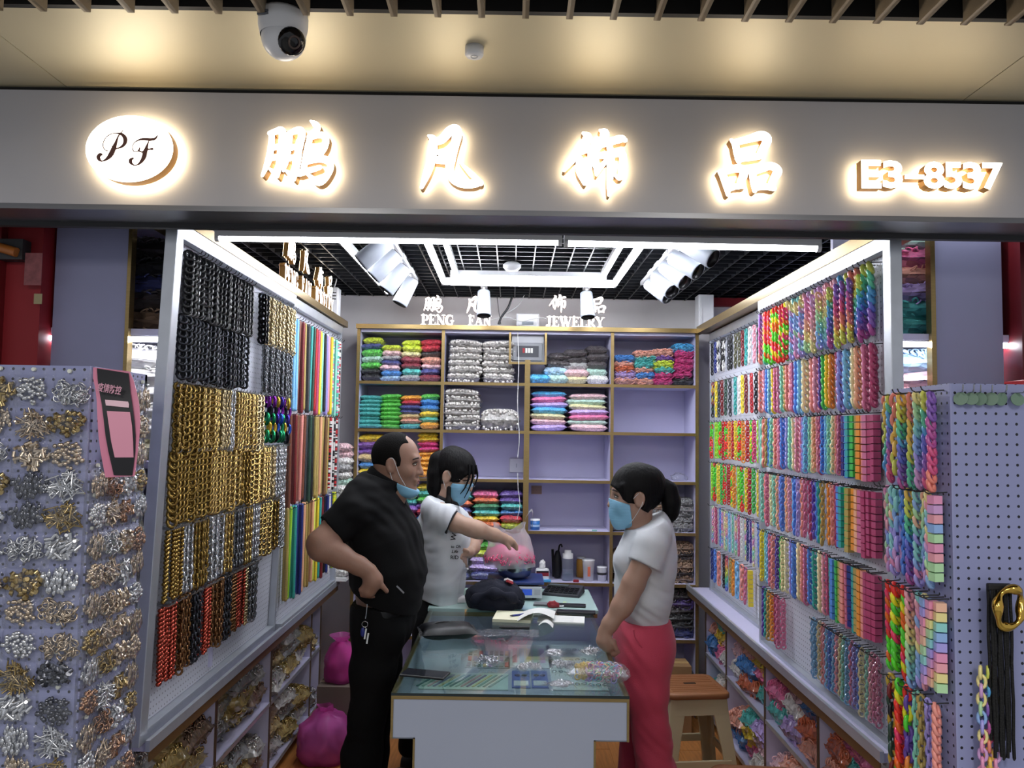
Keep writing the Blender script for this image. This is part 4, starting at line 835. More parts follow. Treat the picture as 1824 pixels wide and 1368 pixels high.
stack(bayx(1, .20), Z3, .15, ['teal', 'rust', 'navy', 'rust', 'orange'], 'first stack behind the girl', .040)
stack(bayx(1, .54), Z3, .15, ['pink', 'rust', 'dark green', 'teal', 'yellow', 'rust'], 'middle stack behind the girl', .036)
stack(bayx(1, .85), Z3, .13, ['violet', 'violet', 'teal', 'blue', 'red', 'lime'], 'stack by the white lead', .036)
stack(bayx(3, .16), Z3, .14, ['brown', 'speckled', 'brown', 'speckled'], 'speckled stack behind the masked woman', .036)
stack(bayx(3, .50), Z3, .14, ['speckled', 'brown', 'speckled', 'speckled', 'speckled'], 'speckled stack behind the ponytail', .036, kind='links')
stack(bayx(3, .84), Z3, .15, ['speckled'] * 5, 'speckled stack at the cabinet end', .036, kind='links')
stack(bayx(1, .18), Z2, .14, ['green', 'lime', 'black', 'white', 'navy'], 'low stack behind the girl\'s hand', .04)
stack(bayx(1, .52), Z2, .15, ['green', 'lime', 'lilac', 'lilac', 'navy'], 'low stack behind the steel bowl', .042)
stack(bayx(3, .16), Z2, .14, ['brown', 'dark', 'brown', 'dark', 'brown'], 'brown stack behind the white shirt', .036)
stack(bayx(3, .82), Z2, .17, ['brown', 'dark', 'brown', 'brown', 'dark', 'brown'], 'brown stack at the cabinet end', .036, kind='links')
stack(bayx(3, .80), Z1, .19, ['dark', 'violet', 'dark', 'black', 'black', 'navy'], 'dark stack at the cabinet end', .042, kind='links')
stack(bayx(3, .35), Z1, .19, ['dark', 'black', 'dark', 'black'], 'dark stack behind the red trousers', .042)
stack(bayx(3, .82), Z0, .17, ['black', 'dark', 'navy', 'black'], 'lowest dark stack behind the stool', .045)
stack(bayx(0, .3), Z2, .17, ['teal', 'white', 'green'], 'low stack behind the man\'s arm', .04)
# bags stacked in the corner between the bead strands and the cabinet
t = empty('corner_shelf', (-0.995, 4.525, 0), 'narrow white corner shelf behind the bead strands', 'shelf')
bx((-0.045, -0.035, 0.765), (0.075, 0.045, 0.785)).build('shelf_board', M['white'], t); bx((-0.045, -0.035, 1.235), (0.075, 0.045, 1.25)).build('shelf_board', M['white'], t)
for z in (0.785, 1.25):
    stack(-0.975, z, .12, ['blush', 'blush', 'white', 'grey', 'white', 'mint', 'white'] if z > 1 else ['white', 'mint', 'blush', 'red', 'white'], 'corner stack ' + ('above' if z > 1 else 'low') + ' by the bead strands', .042, y=4.535, d=.07, group='bags in the corner')
# side shelves seen past the boards' front posts
def side_shelf(sx, x0, x1, z, label, upper, lower, ux):
    s_ = empty('side_shelf', (0, 0, 0), label, 'shelf')
    for zz in (z, z - 0.40, z - 0.8):
        bx((x0, 2.362, zz - 0.02), (x1, 2.75, zz)).build('shelf_board', M['lav'], s_)
    bx((x0, 2.75, 0.8), (x1, 2.77, 2.6)).build('back_board', M['lav'], s_)
    st_ = empty('led_strip', ((x0 + x1) / 2, 2.372, z - 0.021), 'short led strip under the side shelf behind the ' + ux + ' post', 'led strip', 'led strips of the side shelves')
    hw = (x1 - x0) / 2 - 0.01
    MB().cyl((-hw, 0, -0.010), (hw, 0, -0.010), 0.008, n=8).build('glowing_tube', M['tube'], st_); bx((-hw, -0.008, -0.003), (hw, 0.01, 0.0)).build('housing', M['whiteplastic'], st_)
    for zb, cols, k in ((z, upper, 'above'), (z - 0.40, lower, 'below')):
        stack((x0 + x1) / 2, zb + 0.001, abs(x1 - x0) * 1.05, cols, f'side stack {k} the strip light, {ux} post', .056, y=2.55, d=.2, group='bags on the side shelves', kind='links')
side_shelf(-1, -1.44, -1.02, 1.915, 'lavender side shelf of bags behind the metal chain board', ['dark', 'black', 'navy', 'dark', 'brown'], ['white', 'white', 'white', 'white', 'white', 'cream'], 'metal chain')
side_shelf(1, 1.13, 1.54, 1.935, 'lavender side shelf of bags behind the pastel chain board', ['mint', 'pink', 'peach', 'lilac', 'teal', 'teal'], ['pale blue', 'blush', 'blush', 'lilac', 'cream', 'blush'], 'pastel chain')
t = empty('led_strip', (1.335, 2.32, 2.36), 'short led strip above the upper bags behind the pastel chain post', 'led strip', 'led strips of the side shelves')
MB().cyl((-0.19, 0, 0), (0.19, 0, 0), 0.008, n=8).build('glowing_tube', M['tube'], t); bx((-0.19, -0.01, 0.008), (0.19, 0.01, 0.02)).build('housing', M['whiteplastic'], t)
# heaps in the low cabinets
def heap(sx, xf, ys, pal, where, kind, group):
    n = 0
    for bi, (a, b_) in enumerate(zip(ys[:-1], ys[1:])):
        for z in (0.071, 0.386):
            m = 8 if b_ - a > 0.4 else 2
            for i in range(m):
                c = pal[(n * 7 + bi * 3 + i) % len(pal)]; n += 1; lay = i // 3; q = (i % 3 + 0.5 + (0, .10, -.08)[lay]) / 3
                w_ = (b_ - a) / 3 * 0.94
                bag((xf + sx * (0.135 + rng.uniform(-.02, .02)), a + 0.02 + (b_ - a - 0.04) * q, z + lay * 0.075), (0.25, w_, 0.10), BC[c],
                    f'{c} link bag, {"upper" if z > .2 else "lower"} level, {ordinal(bi + 1)} {where} compartment, {ordinal(i + 1)} in its heap', group, (rng.uniform(-.12, .12), rng.uniform(-.12, .12), rng.uniform(-.2, .2)), kind)
heap(-1, -1.075, YL, ['gold', 'silver', 'tan', 'grey', 'gold', 'brown', 'silver'], 'metal-side', 'metal', 'bags under the metal chain board')
heap(1, 1.13, YR, ['peach', 'yellow', 'blush', 'blue', 'pink', 'white', 'rust', 'teal', 'lilac'], 'pastel-side', 'links', 'bags under the pastel chain board')
# ------------------------------------------------------------------ films and glass
def film_mat(name, tint=(1, 1, 1), clear=0.8, rough=0.12, milky=None, fres=1.45, bump=0.0):
    N = NT(name); N.t.nodes.remove(N.b); tr = N.n('ShaderNodeBsdfTransparent'); tr.inputs[0].default_value = (*tint, 1)
    gl = N.n('ShaderNodeBsdfGlossy'); gl.inputs['Roughness'].default_value = rough
    lw = N.n('ShaderNodeLayerWeight'); lw.inputs[0].default_value = 0.5; pw = N.n('ShaderNodeMath', operation='POWER'); pw.inputs[1].default_value = 4.0; N.l(lw.outputs['Facing'], pw.inputs[0])
    f0 = ((fres - 1) / (fres + 1)) ** 2; fr = N.n('ShaderNodeMath', operation='MULTIPLY_ADD'); fr.inputs[1].default_value = 1 - f0; fr.inputs[2].default_value = f0; N.l(pw.outputs[0], fr.inputs[0])
    mx = N.n('ShaderNodeMixShader'); N.l(fr.outputs[0], mx.inputs[0]); N.l(tr.outputs[0], mx.inputs[1]); N.l(gl.outputs[0], mx.inputs[2]); last = mx
    if milky:
        df = N.n('ShaderNodeBsdfDiffuse'); setc(df.inputs[0], lin(milky)); tl = N.n('ShaderNodeBsdfTranslucent'); setc(tl.inputs[0], lin(milky)); m0 = N.n('ShaderNodeMixShader'); m0.inputs[0].default_value = 0.4
        N.l(df.outputs[0], m0.inputs[1]); N.l(tl.outputs[0], m0.inputs[2]); m2 = N.n('ShaderNodeMixShader'); m2.inputs[0].default_value = 1 - clear; N.l(mx.outputs[0], m2.inputs[1]); N.l(m0.outputs[0], m2.inputs[2]); last = m2
    if bump:
        tc = N.n('ShaderNodeTexCoord'); nz = N.n('ShaderNodeTexNoise'); nz.inputs['Scale'].default_value = 45; nz.inputs['Distortion'].default_value = 2.0; N.l(tc.outputs['Object'], nz.inputs['Vector'])
        bp = N.n('ShaderNodeBump'); bp.inputs['Strength'].default_value = bump; bp.inputs['Distance'].default_value = 0.006; N.l(nz.outputs['Fac'], bp.inputs['Height']); N.l(bp.outputs[0], gl.inputs['Normal']); N.l(bp.outputs[0], lw.inputs['Normal'])
    N.l(last.outputs[0], N.out.inputs[0]); return N.m
M['film'] = film_mat('clear_film', clear=0.93, rough=0.10, milky='#dfe6f4', fres=1.55, bump=1.0)
M['glass'] = film_mat('counter_glass', (0.88, 0.95, 0.93), rough=0.02, fres=1.5)
M['milk'] = film_mat('thin_white_plastic', clear=0.62, rough=0.25, milky='#eceef2', bump=0.8)
M['magentafilm'] = film_mat('thin_magenta_plastic', (1, 0.6, 0.88), clear=0.6, rough=0.2, milky='#e86ac4', bump=0.8)

# ------------------------------------------------------------------ the stand of small metal parts in front of the metal chains
SX, SY0, SY1, SZ = -0.93, 1.735, 2.0, 1.752
ls = empty('parts_stand', (-1.25, 1.87, 0), 'lavender punched box stand covered with bags of metal parts', 'display stand')
bx((-0.35, SY0 - 1.87, 0), (SX + 1.25 - 0.004, SY0 - 1.87 + 0.012, SZ)).build('front_board', M['peg_sy'], ls); bx((SX + 1.25 - 0.012, SY0 - 1.87 + 0.012, 0), (SX + 1.25, SY1 - 1.87, SZ)).build('side_board', M['peg_sx'], ls)
bx((-0.35, SY0 - 1.87 + 0.012, 0), (-0.338, SY1 - 1.87, SZ)).build('side_board', M['peg_sx'], ls); bx((-0.35, SY1 - 1.87 - 0.012, 0), (SX + 1.25, SY1 - 1.87, SZ)).build('back_board', M['lavwall'], ls)
def pouch_film():
    mb = MB(); rr = random.Random(5)
    def fr(s_):
        def fn(a, b_):
            x = -0.043 + 0.086 * a; z = -0.078 + 0.084 * b_; bul = max(0, 1 - ((x / 0.043) ** 4)) * max(0, 1 - ((z + 0.045) / 0.034) ** 2 if abs(z + 0.045) < 0.034 else 0) ** 0.7
            nz = noise.noise(Vector((x * 60, z * 60, s_)))
            return (x, (-0.0175 * bul - 0.0015 * nz - 0.001) if s_ else 0.0005 * nz, z)
        return fn
    mb.grid(fr(1), 16, 16); return mb
POUCH = pouch_film().mesh('pouch_film', M['film'])
def bits_mesh(kind, seed, n=46):
    rr = random.Random(seed); mb = MB()
    for _ in range(n):
        while True:
            u = Vector((rr.uniform(-1, 1), rr.uniform(-1, 1), rr.uniform(-1, 1)))
            if u.length < 1: break
        c = Vector((u.x * 0.037, -0.010 + u.y * 0.0075, -0.043 + u.z * 0.027)); d = Vector((rr.gauss(0, 1), rr.gauss(0, .5), rr.gauss(0, 1))).normalized()
        if kind == 'tube': L = rr.uniform(.005, .009); mb.cyl(c - d * L, c + d * L, 0.0036, n=7)
        elif kind == 'rod': L = rr.uniform(.010, .014); mb.cyl(c - d * L, c + d * L, 0.0019, n=6)
        elif kind == 'bead': mb.ball(c, rr.uniform(.004, .0052), 7, 5)
        elif kind == 'cup': L = .0035; mb.cyl(c - d * L, c + d * L, 0.0064, 0.0042, n=9)
        elif kind == 'ring':
            m2 = MB(); link(m2, (0, 0, 0), 0.0075, 0.0075, 0.0016, 0, 0, 12, 5); q = Euler((rr.uniform(-1, 1), rr.uniform(-.6, .6), rr.uniform(0, 6.3))).to_matrix().to_4x4(); mb._add([Matrix.Translation(c) @ q @ Vector(p_) for p_ in m2.v], m2.f, True)
        elif kind == 'clasp': mb.ball(c, 0.0046, 6, 4, (1, .5, 1.4)); mb.cyl(c + Vector((0, 0, .006)), c + Vector((0, 0, .010)), 0.0015, n=5)
    return mb.mesh('metal_bits', M['met'])
KINDS = ['tube', 'rod', 'bead', 'cup', 'ring', 'clasp']
BITS = {(k, s_): bits_mesh(k, s_ * 13 + i, 44 if k == 'ring' else 85 if k == 'rod' else 68) for i, k in enumerate(KINDS) for s_ in range(2)}
KN = {'tube': 'short metal tubes', 'rod': 'thin metal rods', 'bead': 'round metal beads', 'cup': 'bead caps', 'ring': 'metal rings', 'clasp': 'lobster clasps'}
PIN = MB().cyl((0, 0.001, 0), (0, -0.004, 0), 0.0048, 0.0042, n=10).mesh('pin_head', mat('pin_white', '#dfe3d8', 0.4))
MC = [('gold', '#a8946a'), ('silver', '#d2d4d8'), ('champagne', '#c8b8a4'), ('copper', '#ac8a74'), ('gunmetal', '#6a6c74')]
def pouch(loc, rz, k, c, label, group, s_=1.0):
    t = empty('zip_bag', loc, label, 'zip bag', group, (0, rng.uniform(-.07, .07), rz)); t.scale = (s_, 1, s_ * rng.uniform(.95, 1.08))
    obj('film', POUCH, t); o = obj('metal_parts', BITS[k, rng.randrange(2)], t, color=c); o['kind'] = 'stuff'
    obj('pin', PIN, t, (rng.uniform(-.01, .01), -0.002, 0.002)); return t
colw = ['edge', 'middle', 'corner']
for r_ in range(14):
    for ci, x in enumerate((-1.135, -1.052, -0.970)):
        k = KINDS[(r_ * 5 + ci * 2 + (r_ // 4)) % 6]; cn, cc = MC[[0, 1, 4, 2, 1, 4, 1, 2, 1, 0, 2][(r_ * 3 + ci * 4) % 11]]
        pouch((x + rng.uniform(-.004, .004), SY0 - 0.001, SZ - 0.014 - r_ * 0.068 + rng.uniform(-.004, .004)), 0, k, cc, f'{cn} {KN[k]} bag, {ordinal(r_ + 1)} row, {colw[ci]} column, stand front', 'bags on the stand front', rng.uniform(1.03, 1.12))
for r_ in range(14):
    for ci in range(4):
        if r_ < 3 and ci < 1: continue
        k = KINDS[(r_ * 3 + ci * 5 + 2) % 6]; cn, cc = MC[[0, 2, 3, 2, 1, 1, 2, 2][(r_ * 5 + ci * 3) % 8]]
        pouch((SX + 0.001, 1.768 + ci * 0.064, SZ - 0.02 - r_ * 0.068 + rng.uniform(-.006, .006)), R(90), k, cc, f'{cn} {KN[k]} bag, {ordinal(r_ + 1)} row, {ordinal(ci + 1)} column, stand side', 'bags on the stand side', rng.uniform(.92, 1.02))
# the curled pink and black notice
t = empty('notice_card', at(205, 750, Y=1.70), 'curled pink and black notice card hung on the parts stand corner', 'notice')
def card(poly, y, m, nm, thick=0.0008, parent=t):
    c0 = at(205, 750, Y=1.70); vs = []
    for (cx, cy) in poly:
        p = at(cx / 3.6, 620 + cy / 3.6, Y=1.70) - c0; yy = 0.022 * math.sin((cy - 120) / 710 * PI) * -1 + 0.02 * ((cx - 750) / 170) ** 2 * 0.6; vs.append((p.x, yy + y, p.z))
    n = len(vs); mb = MB(); mb._add(vs + [(a, b_ + thick, c_) for a, b_, c_ in vs], [(i, (i + 1) % n, n + (i + 1) % n, n + i) for i in range(n)])
    L = n // 2
    mb._add(vs, [(i, i + 1, n - 2 - i, n - 1 - i) for i in range(L - 1)], True); mb._add([(a, b_ + thick, c_) for a, b_, c_ in vs], [(n - 1 - i, n - 2 - i, i + 1, i) for i in range(L - 1)], True)
    return mb.build(nm, m, parent)
Lp = [(578, 120), (590, 190), (620, 260), (641, 340), (652, 450), (658, 560), (662, 660), (668, 750), (672, 830)]; Rp = [(832, 150), (862, 210), (885, 280), (905, 360), (914, 470), (908, 560), (895, 650), (875, 750), (858, 822)]
card(Lp + Rp[::-1], 0, mat('notice_pink', '#d987a2', 0.4), 'card_sheet')
Lb = [(612, 128), (630, 200), (655, 280), (680, 360), (697, 450), (708, 560), (718, 660), (728, 750), (733, 815)]; Rb = [(828, 162), (840, 220), (853, 290), (870, 370), (884, 470), (888, 560), (880, 660), (862, 750), (846, 818)]
card(Lb + Rb[::-1], -0.0012, mat('notice_black', '#232327', 0.4), 'printed_panel')
card([(720, 405), (735, 500), (745, 600), (757, 700)][0:4] + [(868, 700), (874, 600), (872, 500), (860, 412)], -0.0024, mat('notice_pink_pale', '#e09ab0', 0.4), 'printed_square')
card([(703, 333), (706, 350), (712, 370)] + [(852, 384), (852, 362), (845, 345)], -0.0024, mat('notice_strip', '#eac4d0', 0.4), 'printed_strip')
try:
    me = text_mesh('疫情防控', 0.0165, 0.0003, 0.0002, mat('notice_print', '#d8a0b4', 0.5), 'printed_title'); o = obj('printed_title', me, t, tuple(at(184, 696, Y=1.70) - at(205, 750, Y=1.70) + Vector((0.0, -0.026, 0))), (R(90), R(9), 0)); o.scale = (0.78, 1.2, 1)
except Exception as ex: print('title', ex)

# ------------------------------------------------------------------ the stand of chains in front of the pastel board
rs = empty('chain_stand', (0.968, 1.735, 0), 'lavender punched box stand hung with rainbow chains', 'display stand')
bx((0.004, 0, 0), (0.60, 0.012, 1.742)).build('front_board', M['peg_sy'], rs); bx((0, 0.0, 0), (0.004, 0.27, 1.742)).build('side_board', M['peg_sx'], rs)
bx((0.588, 0.012, 0), (0.60, 0.27, 1.742)).build('side_board', M['peg_sx'], rs); bx((0.004, 0.258, 0), (0.588, 0.27, 1.742)).build('back_board', M['lavwall'], rs)
ROWS.clear()
W5 = 'chain stand'
hang(rs, 1, 0, 1.722, 1.99, 1.742, 0.215, [('cable', rb_), ('wide', rbf), ('bigcable', rb_), ('wide', rbf), ('wide', rb_), ('wide', pb), ('wide', rbf), ('wide', rb_)], W5, gapx=0.024)
hang(rs, 1, 1, 1.495, 1.99, 1.742, 0.215, [('cable', pmix), ('wide', pmix), ('bigcable', pb), ('cable', 'blue'), ('wide', rbf), ('wide', pmix), ('cable', pb), ('wide', pmix), ('bar', pmix)], W5, gapx=0.024)
check = P(PASTEL, 'pastel checked', 'step', 1.4)
hang(rs, 1, 2, 1.262, 1.99, 1.742, 0.215, [('wide', neon), ('chunky', neon), ('wide', neon), ('wide', pb), ('wide', pmix), ('cable', pmix), ('bar', check), ('bar', check), ('bar', check)], W5, gapx=0.024)
hang(rs, 1, 3, 1.035, 1.99, 1.742, 0.26, [('bigcable', darkmix), ('chunky', neon), ('bigcable', P(['#f0362a', '#f2ea2a', '#58d83a', '#6a4aa8', '#ee8a3a'], 'bright mixed', 'rand')), ('cable', 'mint'), ('cable', 'khaki'), ('cable', 'lavender'), ('wide', 'salmon')], W5, gapx=0.024)
for (row, where), L in ROWS.items():
    for i, (y, o, cname, what) in enumerate(sorted(L, key=lambda q: q[0])): o['label'] = f'{cname} {what}, {ordinal(i + 1)} from the front corner, {ORD[row]} row, {where}'
# hooks with round green tags along the top of the stand's front
TAGM = MB().cyl((0, 0, 0), (0, 0.002, 0), 0.0145, n=18).mesh('round_tag', mat('green_tag', '#6f8a78', 0.45)); HK = MB().tube([(0, 0, 0), (0, -0.03, 0), (0, -0.036, 0.006), (0, -0.038, 0.016)], 0.0015, 6).mesh('hook', M['steel'])
for k, px in enumerate((1718, 1735, 1753, 1773, 1790, 1812)):
    p = at(px, 703, Y=1.715)
    h = obj('hook', HK, rs, (p.x - 0.968, 0, 1.722), (0, 0, R(rng.uniform(-25, 15)))); obj('round_tag', TAGM, h, (0, -0.012 - 0.004 * (k % 2), -0.014), (R(rng.uniform(-25, 10)), 0, R(rng.uniform(-25, 25))))
# black tassel, big gold ring and a short mixed chain on the stand's front
p = at(1780, 1046, Y=1.70); t = empty('black_fringe', p, 'long black beaded tassel hung on the chain stand', 'tassel')
mb = MB()
for i in range(11):
    x = -0.022 + i * 0.0044; L = 0.37 - (0.05 if i % 3 == 0 else rng.uniform(0, .03))
    mb.tube([(x + 0.001 * math.sin(j * 1.7 + i), 0.004 * math.cos(i * 2.1), -L * j / 9) for j in range(10)], 0.0035, 6)
mb.build('strands', mat('black_cord', '#0c0c0d', 0.7, bump=0.6, bump_s=300), t); MB().box((-0.026, -0.006, -0.006), (0.026, 0.006, 0.008)).build('band', M['black'], t, bevel=0.003)
p = at(1798, 1083, Y=1.685); mb = MB(); pts = [(0.030 * math.cos(a), 0.004 * math.sin(3 * a), 0.041 * math.sin(a)) for a in [2 * PI * i / 40 for i in range(40)]]
mb.tube(pts, [0.0085 + 0.003 * math.sin(4 * 2 * PI * i / 40 + 1) for i in range(40)], 12, closed=True)
tag(mb.build('gold_ring', mat('polished_gold', '#c8a24c', 0.12, 1.0), None, p, (0, R(20), R(10))), 'big wavy polished gold ring hanging over the black tassel', 'ring')
p = at(1748, 1190, Y=1.71)
for dx, pl in ((0, pmix), (0.014, rbf), (0.026, pb)):
    o = obj('acrylic_chain', strand_mesh('cable', 0.235, 0.019, 0.022, 0.0036, pl[0], 'acr_attr', 1, pl[2], 0.8), None, (p.x + dx, 1.712 - dx * 0.1, p.z), (0, 0, 0.3 + dx * 10))
    tag(o, {0: 'outermost', 0.014: 'middle', 0.026: 'innermost'}[dx] + ' of three mixed pastel chains beside the black tassel', 'chain', 'chains beside the tassel')
# red fire box behind the stand
t = empty('fire_box', (1.62, 2.2, 0), 'red metal fire box behind the chain stand', 'fire box'); bx((-0.21, -0.09, 0.9), (0.24, 0.05, 1.785)).build('housing', mat('bright_red_paint', '#b01c20', 0.4), t, bevel=0.004); bx((-0.19, -0.096, 0.93), (0.22, -0.09, 1.74)).build('door_leaf', mat('bright_red_door', '#a81a1e', 0.4), t); bx((-0.17, -0.11, 0), (-0.13, 0.03, 0.9)).build('foot', M['red'], t); bx((0.16, -0.11, 0), (0.20, 0.03, 0.9)).build('foot', M['red'], t)
# ------------------------------------------------------------------ counters
M['panelwhite'] = mat('white_laminate', '#a6aec0', 0.4, noise_s=3, noise_a=0.015)
cX0, cX1, cY0, cY1, cZ = -0.35, 0.368, 2.42, 3.545, 0.832
ct = empty('display_counter', (0.009, 2.98, 0), 'white glass-topped display counter with gold edges in front', 'counter')
def cp_(lo, hi, nm, m, bev=0): return bx((lo[0] - 0.009, lo[1] - 2.98, lo[2]), (hi[0] - 0.009, hi[1] - 2.98, hi[2])).build(nm, m, ct, bevel=bev)
cp_((cX0, cY0, cZ - 0.008), (cX1, cY1, cZ), 'glass_top', M['glass']); cp_((cX0, cY0 - 0.001, cZ - 0.009), (cX1, cY0, cZ - 0.001), 'glass_edge', mat('glass_edge', '#1f2a2c', 0.1))
cp_((cX0 + 0.006, cY0 + 0.006, 0.698), (cX1 - 0.006, cY0 + 0.018, 0.812), 'front_panel', M['panelwhite']); cp_((-0.276, cY0 + 0.006, 0.0), (0.262, cY0 + 0.018, 0.698), 'front_panel', M['panelwhite'])
cp_((cX0, cY0 + 0.002, 0.812), (cX1, cY0 + 0.02, 0.823), 'gold_edge', M['gold']); cp_((cX0, cY0 + 0.002, 0.695), (cX0 + 0.007, cY0 + 0.02, 0.812), 'gold_edge', M['gold']); cp_((cX1 - 0.007, cY0 + 0.002, 0.695), (cX1, cY0 + 0.02, 0.812), 'gold_edge', M['gold'])
cp_((-0.282, cY0 + 0.004, 0), (-0.276, cY0 + 0.02, 0.695), 'gold_edge', M['gold']); cp_((0.262, cY0 + 0.004, 0), (0.268, cY0 + 0.02, 0.695), 'gold_edge', M['gold'])
cp_((cX0, cY0 + 0.018, 0.690), (cX1, cY1, 0.700), 'case_floor', mat('case_floor_grey', '#9aa3b0', 0.5)); cp_((cX0, cY0 + 0.018, 0.700), (cX0 + 0.006, cY1, 0.823), 'side_panel', M['panelwhite']); cp_((cX1 - 0.006, cY0 + 0.018, 0.700), (cX1, cY1, 0.823), 'side_panel', M['panelwhite'])
cp_((cX0, cY0 + 0.018, 0.816), (cX0 + 0.012, cY1, 0.8238), 'gold_edge', M['gold']); cp_((cX1 - 0.012, cY0 + 0.018, 0.816), (cX1, cY1, 0.8238), 'gold_edge', M['gold'])
cp_((-0.276, cY0 + 0.018, 0), (0.262, cY1, 0.690), 'base', M['lav'])
rc = empty('back_counter', (0.02, 3.79, 0), 'back counter with frosted green glass top holding the scale', 'counter')
bx((-0.38, -0.235, 0.818), (0.38, 0.235, 0.832)).build('glass_top', mat('frosted_glass', '#a9c4bf', 0.22, spec=0.7), rc); bx((-0.375, -0.237, 0.800), (0.375, -0.229, 0.818)).build('gold_edge', M['gold'], rc); bx((-0.37, -0.229, 0), (0.37, 0.22, 0.818)).build('base', M['lav'], rc)
TZ = cZ + 0.001
def top(px, py, z=TZ): return at(px, py, Z=z)
# cards and charms lying in the case
CZ = 0.7005
def in_case(px0, px1, py0, py1, m, label, cat, nm='sample_card', th=0.003, group='cards in the display case'):
    a = at(px0, py1, Z=CZ); b_ = at(px1, py1, Z=CZ); c = at((px0 + px1) / 2, py0, Z=CZ)
    t = empty(nm, ((a.x + b_.x) / 2, (a.y + c.y) / 2, CZ), label, cat, group); w_, d_ = (b_.x - a.x) / 2, (c.y - a.y) / 2; bx((-w_, -d_, 0), (w_, d_, th)).build('card', m, t); return t, w_, d_
cw = mat('card_white', '#cfd4d6', 0.5); cg = mat('card_green', '#b9cfc6', 0.5); cb = mat('card_blue', '#3c5aa0', 0.5); cd = mat('card_grey', '#8e9a9e', 0.5)
SWC = ['#40464e', '#2f5a4e', '#6a6e5c', '#a8a8a0', '#3a5a48', '#c05050', '#c8a860', '#4a6a9a', '#8a5a8a']
t, w_, d_ = in_case(828, 908, 1158, 1190, cd, 'swatch card of dark and bright colour squares in the display case', 'sample card')
for i in range(8):
    for j in range(3): bx((-w_ + 0.006 + i * w_ / 4.1, -d_ + 0.01 + j * d_ * 0.62, 0.003), (-w_ + 0.002 + (i + 0.86) * w_ / 4.1, -d_ + (j + 0.8) * d_ * 0.62, 0.006)).build('swatch', mat('swatch', SWC[(i * 2 + j * 5) % 9], 0.4), t)
t, w_, d_ = in_case(745, 905, 1200, 1228, cg, 'pale green sample sheet of slanting colour strips in the display case', 'sample card')
for i in range(14):
    c = ['#3a7a7a', '#8ab0a0', '#d0a0a8', '#6a6a9a', '#c8c890', '#4a9a9a'][i % 6]; o = bx((-0.004, -d_ * 0.8, 0.003), (0.004, d_ * 0.8, 0.005)).build('colour_strip', mat('strip', c, 0.4), t, (-w_ * 0.85 + i * w_ * 0.125, 0, 0), (0, 0, R(-25)))
for k, (a, b_, lb) in enumerate(((912, 945, 'first'), (948, 978, 'second'))):
    t, w_, d_ = in_case(a, b_, 1196, 1226, cb, f'{lb} blue card with hanging earrings in the display case', 'card')
    bx((-w_ * .8, -d_ * .8, 0.003), (w_ * .8, -d_ * .25, 0.004)).build('white_label', cw, t)
    for s_ in (-1, 1): MB().lathe([(0.001, 0.004), (0.010, 0.004), (0.011, 0.007), (0.001, 0.009)], 14).build('dark_disc', M['blackplastic'], t, (s_ * w_ * .4, d_ * .35, 0))
t, w_, d_ = in_case(985, 1090, 1150, 1230, cw, 'large pale card of silver charms in the display case', 'card')
for i in range(8):
    for j in range(4):
        m2 = MB(); link(m2, (0, 0, 0), 0.012, 0.008, 0.0018, 0, R(90), 10, 5); m2.build('silver_charm', M['chrome'], t, (-w_ * .85 + i * w_ * .24, -d_ * .8 + j * d_ * .5 + rng.uniform(-.01, .01), 0.006), (0, 0, rng.uniform(0, 3)))
t, w_, d_ = in_case(905, 985, 1150, 1190, cw, 'pale card with colour samples beside the swatch card', 'card')
for i in range(5): bx((-w_ * .8 + i * w_ * .32, -d_ * .6, 0.003), (-w_ * .58 + i * w_ * .32, d_ * .6, 0.005)).build('sample', mat('sample', ['#e89aa8', '#a8c8e8', '#e8d8a0', '#b0e0c8', '#d8b0e0'][i], 0.4), t)
# black pouch, phone and ring bag on the glass
def blob(nm, c, dims, m, parent=None, seed=0, lump=0.15, freq=2.0, nu=28, nv=18, flat=True, rot=0.0):
    mb = MB(); mb.ball((0, 0, 0), 1.0, nu, nv); out = []
    for p in mb.v:
        v = Vector(p); n_ = 1 + lump * noise.fractal(v * freq + Vector((seed * 7.3, 0, 0)), 0.9, 2.1, 4); v = v * n_; z = v.z
        if flat and z < -0.55: z = -0.55 - (-0.55 - z) * 0.12
        out.append((v.x * dims[0] / 2, v.y * dims[1] / 2, (z + 0.6 if flat else z) * dims[2] / 1.6))
    mb.v = out; return mb.build(nm, m, parent, c, (0, 0, rot))
a = top(797, 1135); t = empty('black_pouch', a, 'flat black zipped pouch lying on the display counter', 'pouch', rot=(0, 0, R(12)))
o = obj('pouch_body', pillow(91, 20, 14, lump=.05).mesh('pouch_body', mat('black_nylon', '#15161a', 0.35, bump=0.35, bump_s=60)), t, (0, 0, 0.026)); o.scale = (0.20, 0.14, 0.05)
MB().tube(catmull([(-0.08, -0.01, 0.040), (-0.03, 0.02, 0.053), (0.05, 0.03, 0.048)]), 0.003, 6).build('zipper', M['blackplastic'], t)
a = top(757, 1203); t = empty('smartphone', a, 'dark smartphone lying near the counter corner by the man', 'phone', rot=(0, 0, R(-14))); bx((-0.075, -0.036, 0), (0.075, 0.036, 0.008)).build('phone_body', M['blackplastic'], t, bevel=0.003); bx((-0.071, -0.033, 0.008), (0.071, 0.033, 0.0084)).build('screen', mat('phone_screen', '#26282e', 0.06), t)
a = top(1065, 1212); t = empty('ring_bag', a, 'clear bag of mixed pastel plastic rings on the counter corner', 'bag', rot=(0, 0, R(-4)))
o = obj('bag_film', pillow(44, 18, 12, lump=.04).mesh('bag_film', M['film']), t, (0, 0, 0.027)); o.scale = (0.185, 0.085, 0.056)
mb = MB(); rr = random.Random(4)
